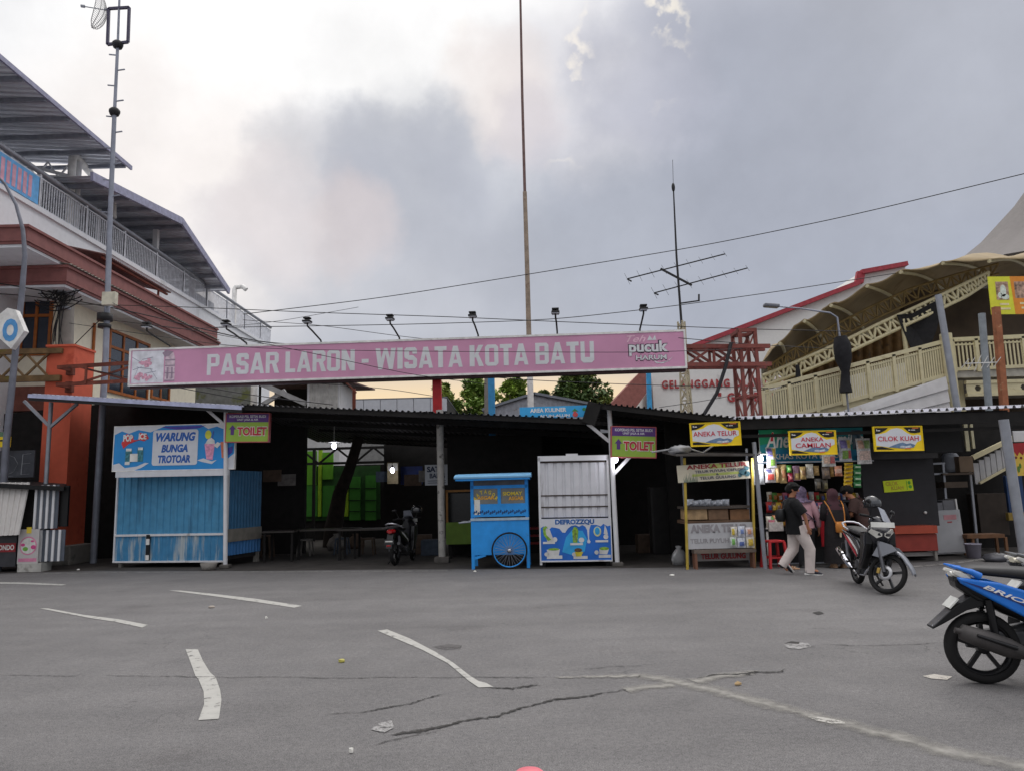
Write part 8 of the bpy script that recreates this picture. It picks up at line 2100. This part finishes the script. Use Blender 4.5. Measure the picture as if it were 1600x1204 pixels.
# 2. woman in pink blouse, back to the road
def stand(h=1.0, lean=0.0, arm=None):
    J = dict(pelvis=(0,0,.82), chest=(lean*.5,0,1.13), neck=(lean*.85,0,1.29), head=(lean,0,1.42),
      shL=(lean*.6,.16,1.21), elL=(lean*.5-.02,.22,.97), haL=(lean*.5+.14,.17,.88), shR=(lean*.6,-.16,1.21), elR=(lean*.5-.02,-.23,.98), haR=(lean*.5+.06,-.24,.74),
      hipL=(0,.085,.79), knL=(.02,.09,.43), anL=(-.01,.09,.075), toeL=(.13,.1,.05), hipR=(0,-.085,.79), knR=(.02,-.09,.43), anR=(-.01,-.09,.075), toeR=(.13,-.1,.05))
    if arm: J.update(arm)
    return {k: tuple(x*h for x in v) if k != 'look' else v for k, v in J.items()}
def hijab(parent, V, m, drape=.22, r=.112):
    up = (V['head']-V['neck']).normalized(); f = V.get('look', Vector((1,0,0))).normalized(); h = V['head']; n_ = V['neck']
    b = B().loft(rings([(n_-Vector((0,0,drape)),.155,.2,0),(n_-Vector((0,0,drape*.55)),.15,.2,0),(n_-Vector((0,0,.02)),.105,.13,0),(n_+Vector((0,0,.05)),.085,.092,0),(h-f*.012-up*.02,r*.98,r*.9,0),(h-f*.015+up*.05,r*.98,r*.88,0),(h-f*.012+up*.10,r*.7,r*.62,0),(h-f*.01+up*.128,r*.25,r*.2,0)]))
    return b.build('hijab', m, parent)
p2 = G(1262,886)
J2 = stand(.99, .05); J2['look'] = (1,-.2,0); J2['haR'] = (.10,-.28,.70); J2['elR'] = (.0,-.26,.95)
o2, V2, _ = figure('woman in pink blouse and patterned violet headscarf facing the snack counter', (p2.x,p2.y,0), rad(80), J2)
shirt(o2, V2, mat('blouse_pink',(182,140,148),.8,var=.06,bump=.8,bscale=12), [((0,0,.74),.15,.19,0),((.0,0,.86),.14,.18,0),((.02,0,1.0),.12,.17,0),((.03,0,1.13),.125,.18,0),((.035,0,1.22),.1,.16,0),((.045,0,1.28),.06,.07,0)], 1.75, .08, .075, 'blouse')
trousers(o2, V2, mat('trouser_black',(26,26,30),.8)); hijab(o2, V2, mat('scarf_violet',(98,84,106),.8,var=.5,scale=22), .05)
for s in 'LR': shoe(o2, V2['an'+s], V2['toe'+s], M_black, mat('sole_dark',(60,58,58),.7))
B().tube([(-.05,.19,1.23),(-.13,.05,1.10),(-.14,-.08,.98),(-.06,-.2,.86)], .018, 6, sq=(.5,1.4)).build('bag_strap', mat('strap_navy',(40,40,60),.7), o2)
# 3. woman in maroon headscarf and long black dress with a tan bag
p3 = G(1311,886)
J3 = stand(.95, .04); J3['look'] = (1,0,0); J3['haL'] = (.22,.14,.95); J3['haR'] = (.22,-.14,.95)
o3, V3, _ = figure('woman in maroon headscarf and long black dress carrying a tan shoulder bag', (p3.x,p3.y,0), rad(84), J3)
M_dress = mat('dress_black',(30,26,28),.85,var=.15,bump=.8,bscale=10)
shirt(o3, V3, M_dress, [((0,0,.09),.23,.26,0),((0,0,.35),.2,.235,0),((0,0,.6),.175,.215,0),((0,0,.78),.16,.2,0),((.01,0,.93),.14,.185,0),((.02,0,1.07),.14,.195,0),((.025,0,1.17),.11,.17,0),((.035,0,1.24),.06,.07,0)], 1.8, .085, .085, 'dress')
hijab(o3, V3, mat('scarf_maroon',(70,42,49),.85,var=.1), .24, .115)
for s in 'LR': shoe(o3, V3['an'+s], V3['toe'+s], mat('sandal_tan',(176,140,110),.7), MATS['sandal_tan'])
tb_ = B().loft(rings([((-.22,-.03,.66),.045,.08,0),((-.225,-.03,.68),.06,.1,0),((-.225,-.03,.78),.06,.1,0),((-.22,-.03,.84),.05,.09,0),((-.22,-.03,.86),.03,.085,0)])).build('shoulder_bag', mat('bag_tan',(186,118,48),.6,var=.1), o3)
B().tube([(-.2,.055,.84),(-.19,.1,.98),(-.17,.15,1.14),(-.02,.17,1.24)], .011, 6).build('strap', MATS['bag_tan'], tb_); B().tube([(-.2,-.115,.84),(-.2,-.12,1.0),(-.16,-.12,1.16),(-.02,-.13,1.24)], .011, 6).build('strap', MATS['bag_tan'], tb_)
B().bar((-.26,-.0,.66),(-.26,0,.58),.05,.02).build('bag_charm', mat('charm_pale',(206,190,160),.6), tb_)
# 4. man in a dark brown shirt bowing over the counter
p4 = G(1357,884)
J4 = stand(1.0, .16); J4.update(look=(.8,.15,-.55), head=(.26,.03,1.39), neck=(.16,.02,1.27), elL=(.16,.24,.98), haL=(.36,.16,.92), elR=(.15,-.24,.98), haR=(.36,-.12,.90))
o4, V4, _ = figure('man in dark brown shirt bowing his head over the snack counter', (p4.x,p4.y,0), rad(140), J4)
shirt(o4, V4, mat('shirt_brown',(66,46,42),.85,var=.1,bump=.8,bscale=12), [((0,0,.72),.15,.2,0),((.0,0,.85),.15,.195,0),((.05,0,1.0),.14,.19,0),((.09,0,1.14),.135,.2,0),((.12,.01,1.22),.11,.18,0),((.15,.02,1.27),.06,.07,0)], .85, .095, .095)
trousers(o4, V4, MATS['trouser_black']); hair_cap(o4, V4, M_hair, .108)
for s in 'LR': shoe(o4, V4['an'+s], V4['toe'+s], M_black, MATS['sole_dark'])
# light-soled feet of a child-size step behind the young man: plain sandals left by the counter
sd2 = thing('sandals', 'pair of tan sandals on the ground behind the young man', 'sandals', G(1238,889)+Vector((0,.05,0)))
for s in (-1,1): 
    b = B().loft([[Vector((x, s*.06+w*math.cos(a), .012+.012*math.sin(a))) for a in [2*math.pi*i/10 for i in range(10)]] for x, w in ((-.12,.02),(-.09,.036),(0,.04),(.09,.043),(.13,.02))]); b.tube([(.02,s*.06-.042,.02),(.05,s*.06,.05),(.02,s*.06+.042,.02)], .012, 6)
    b.build('sandal', MATS['sandal_tan'], sd2)
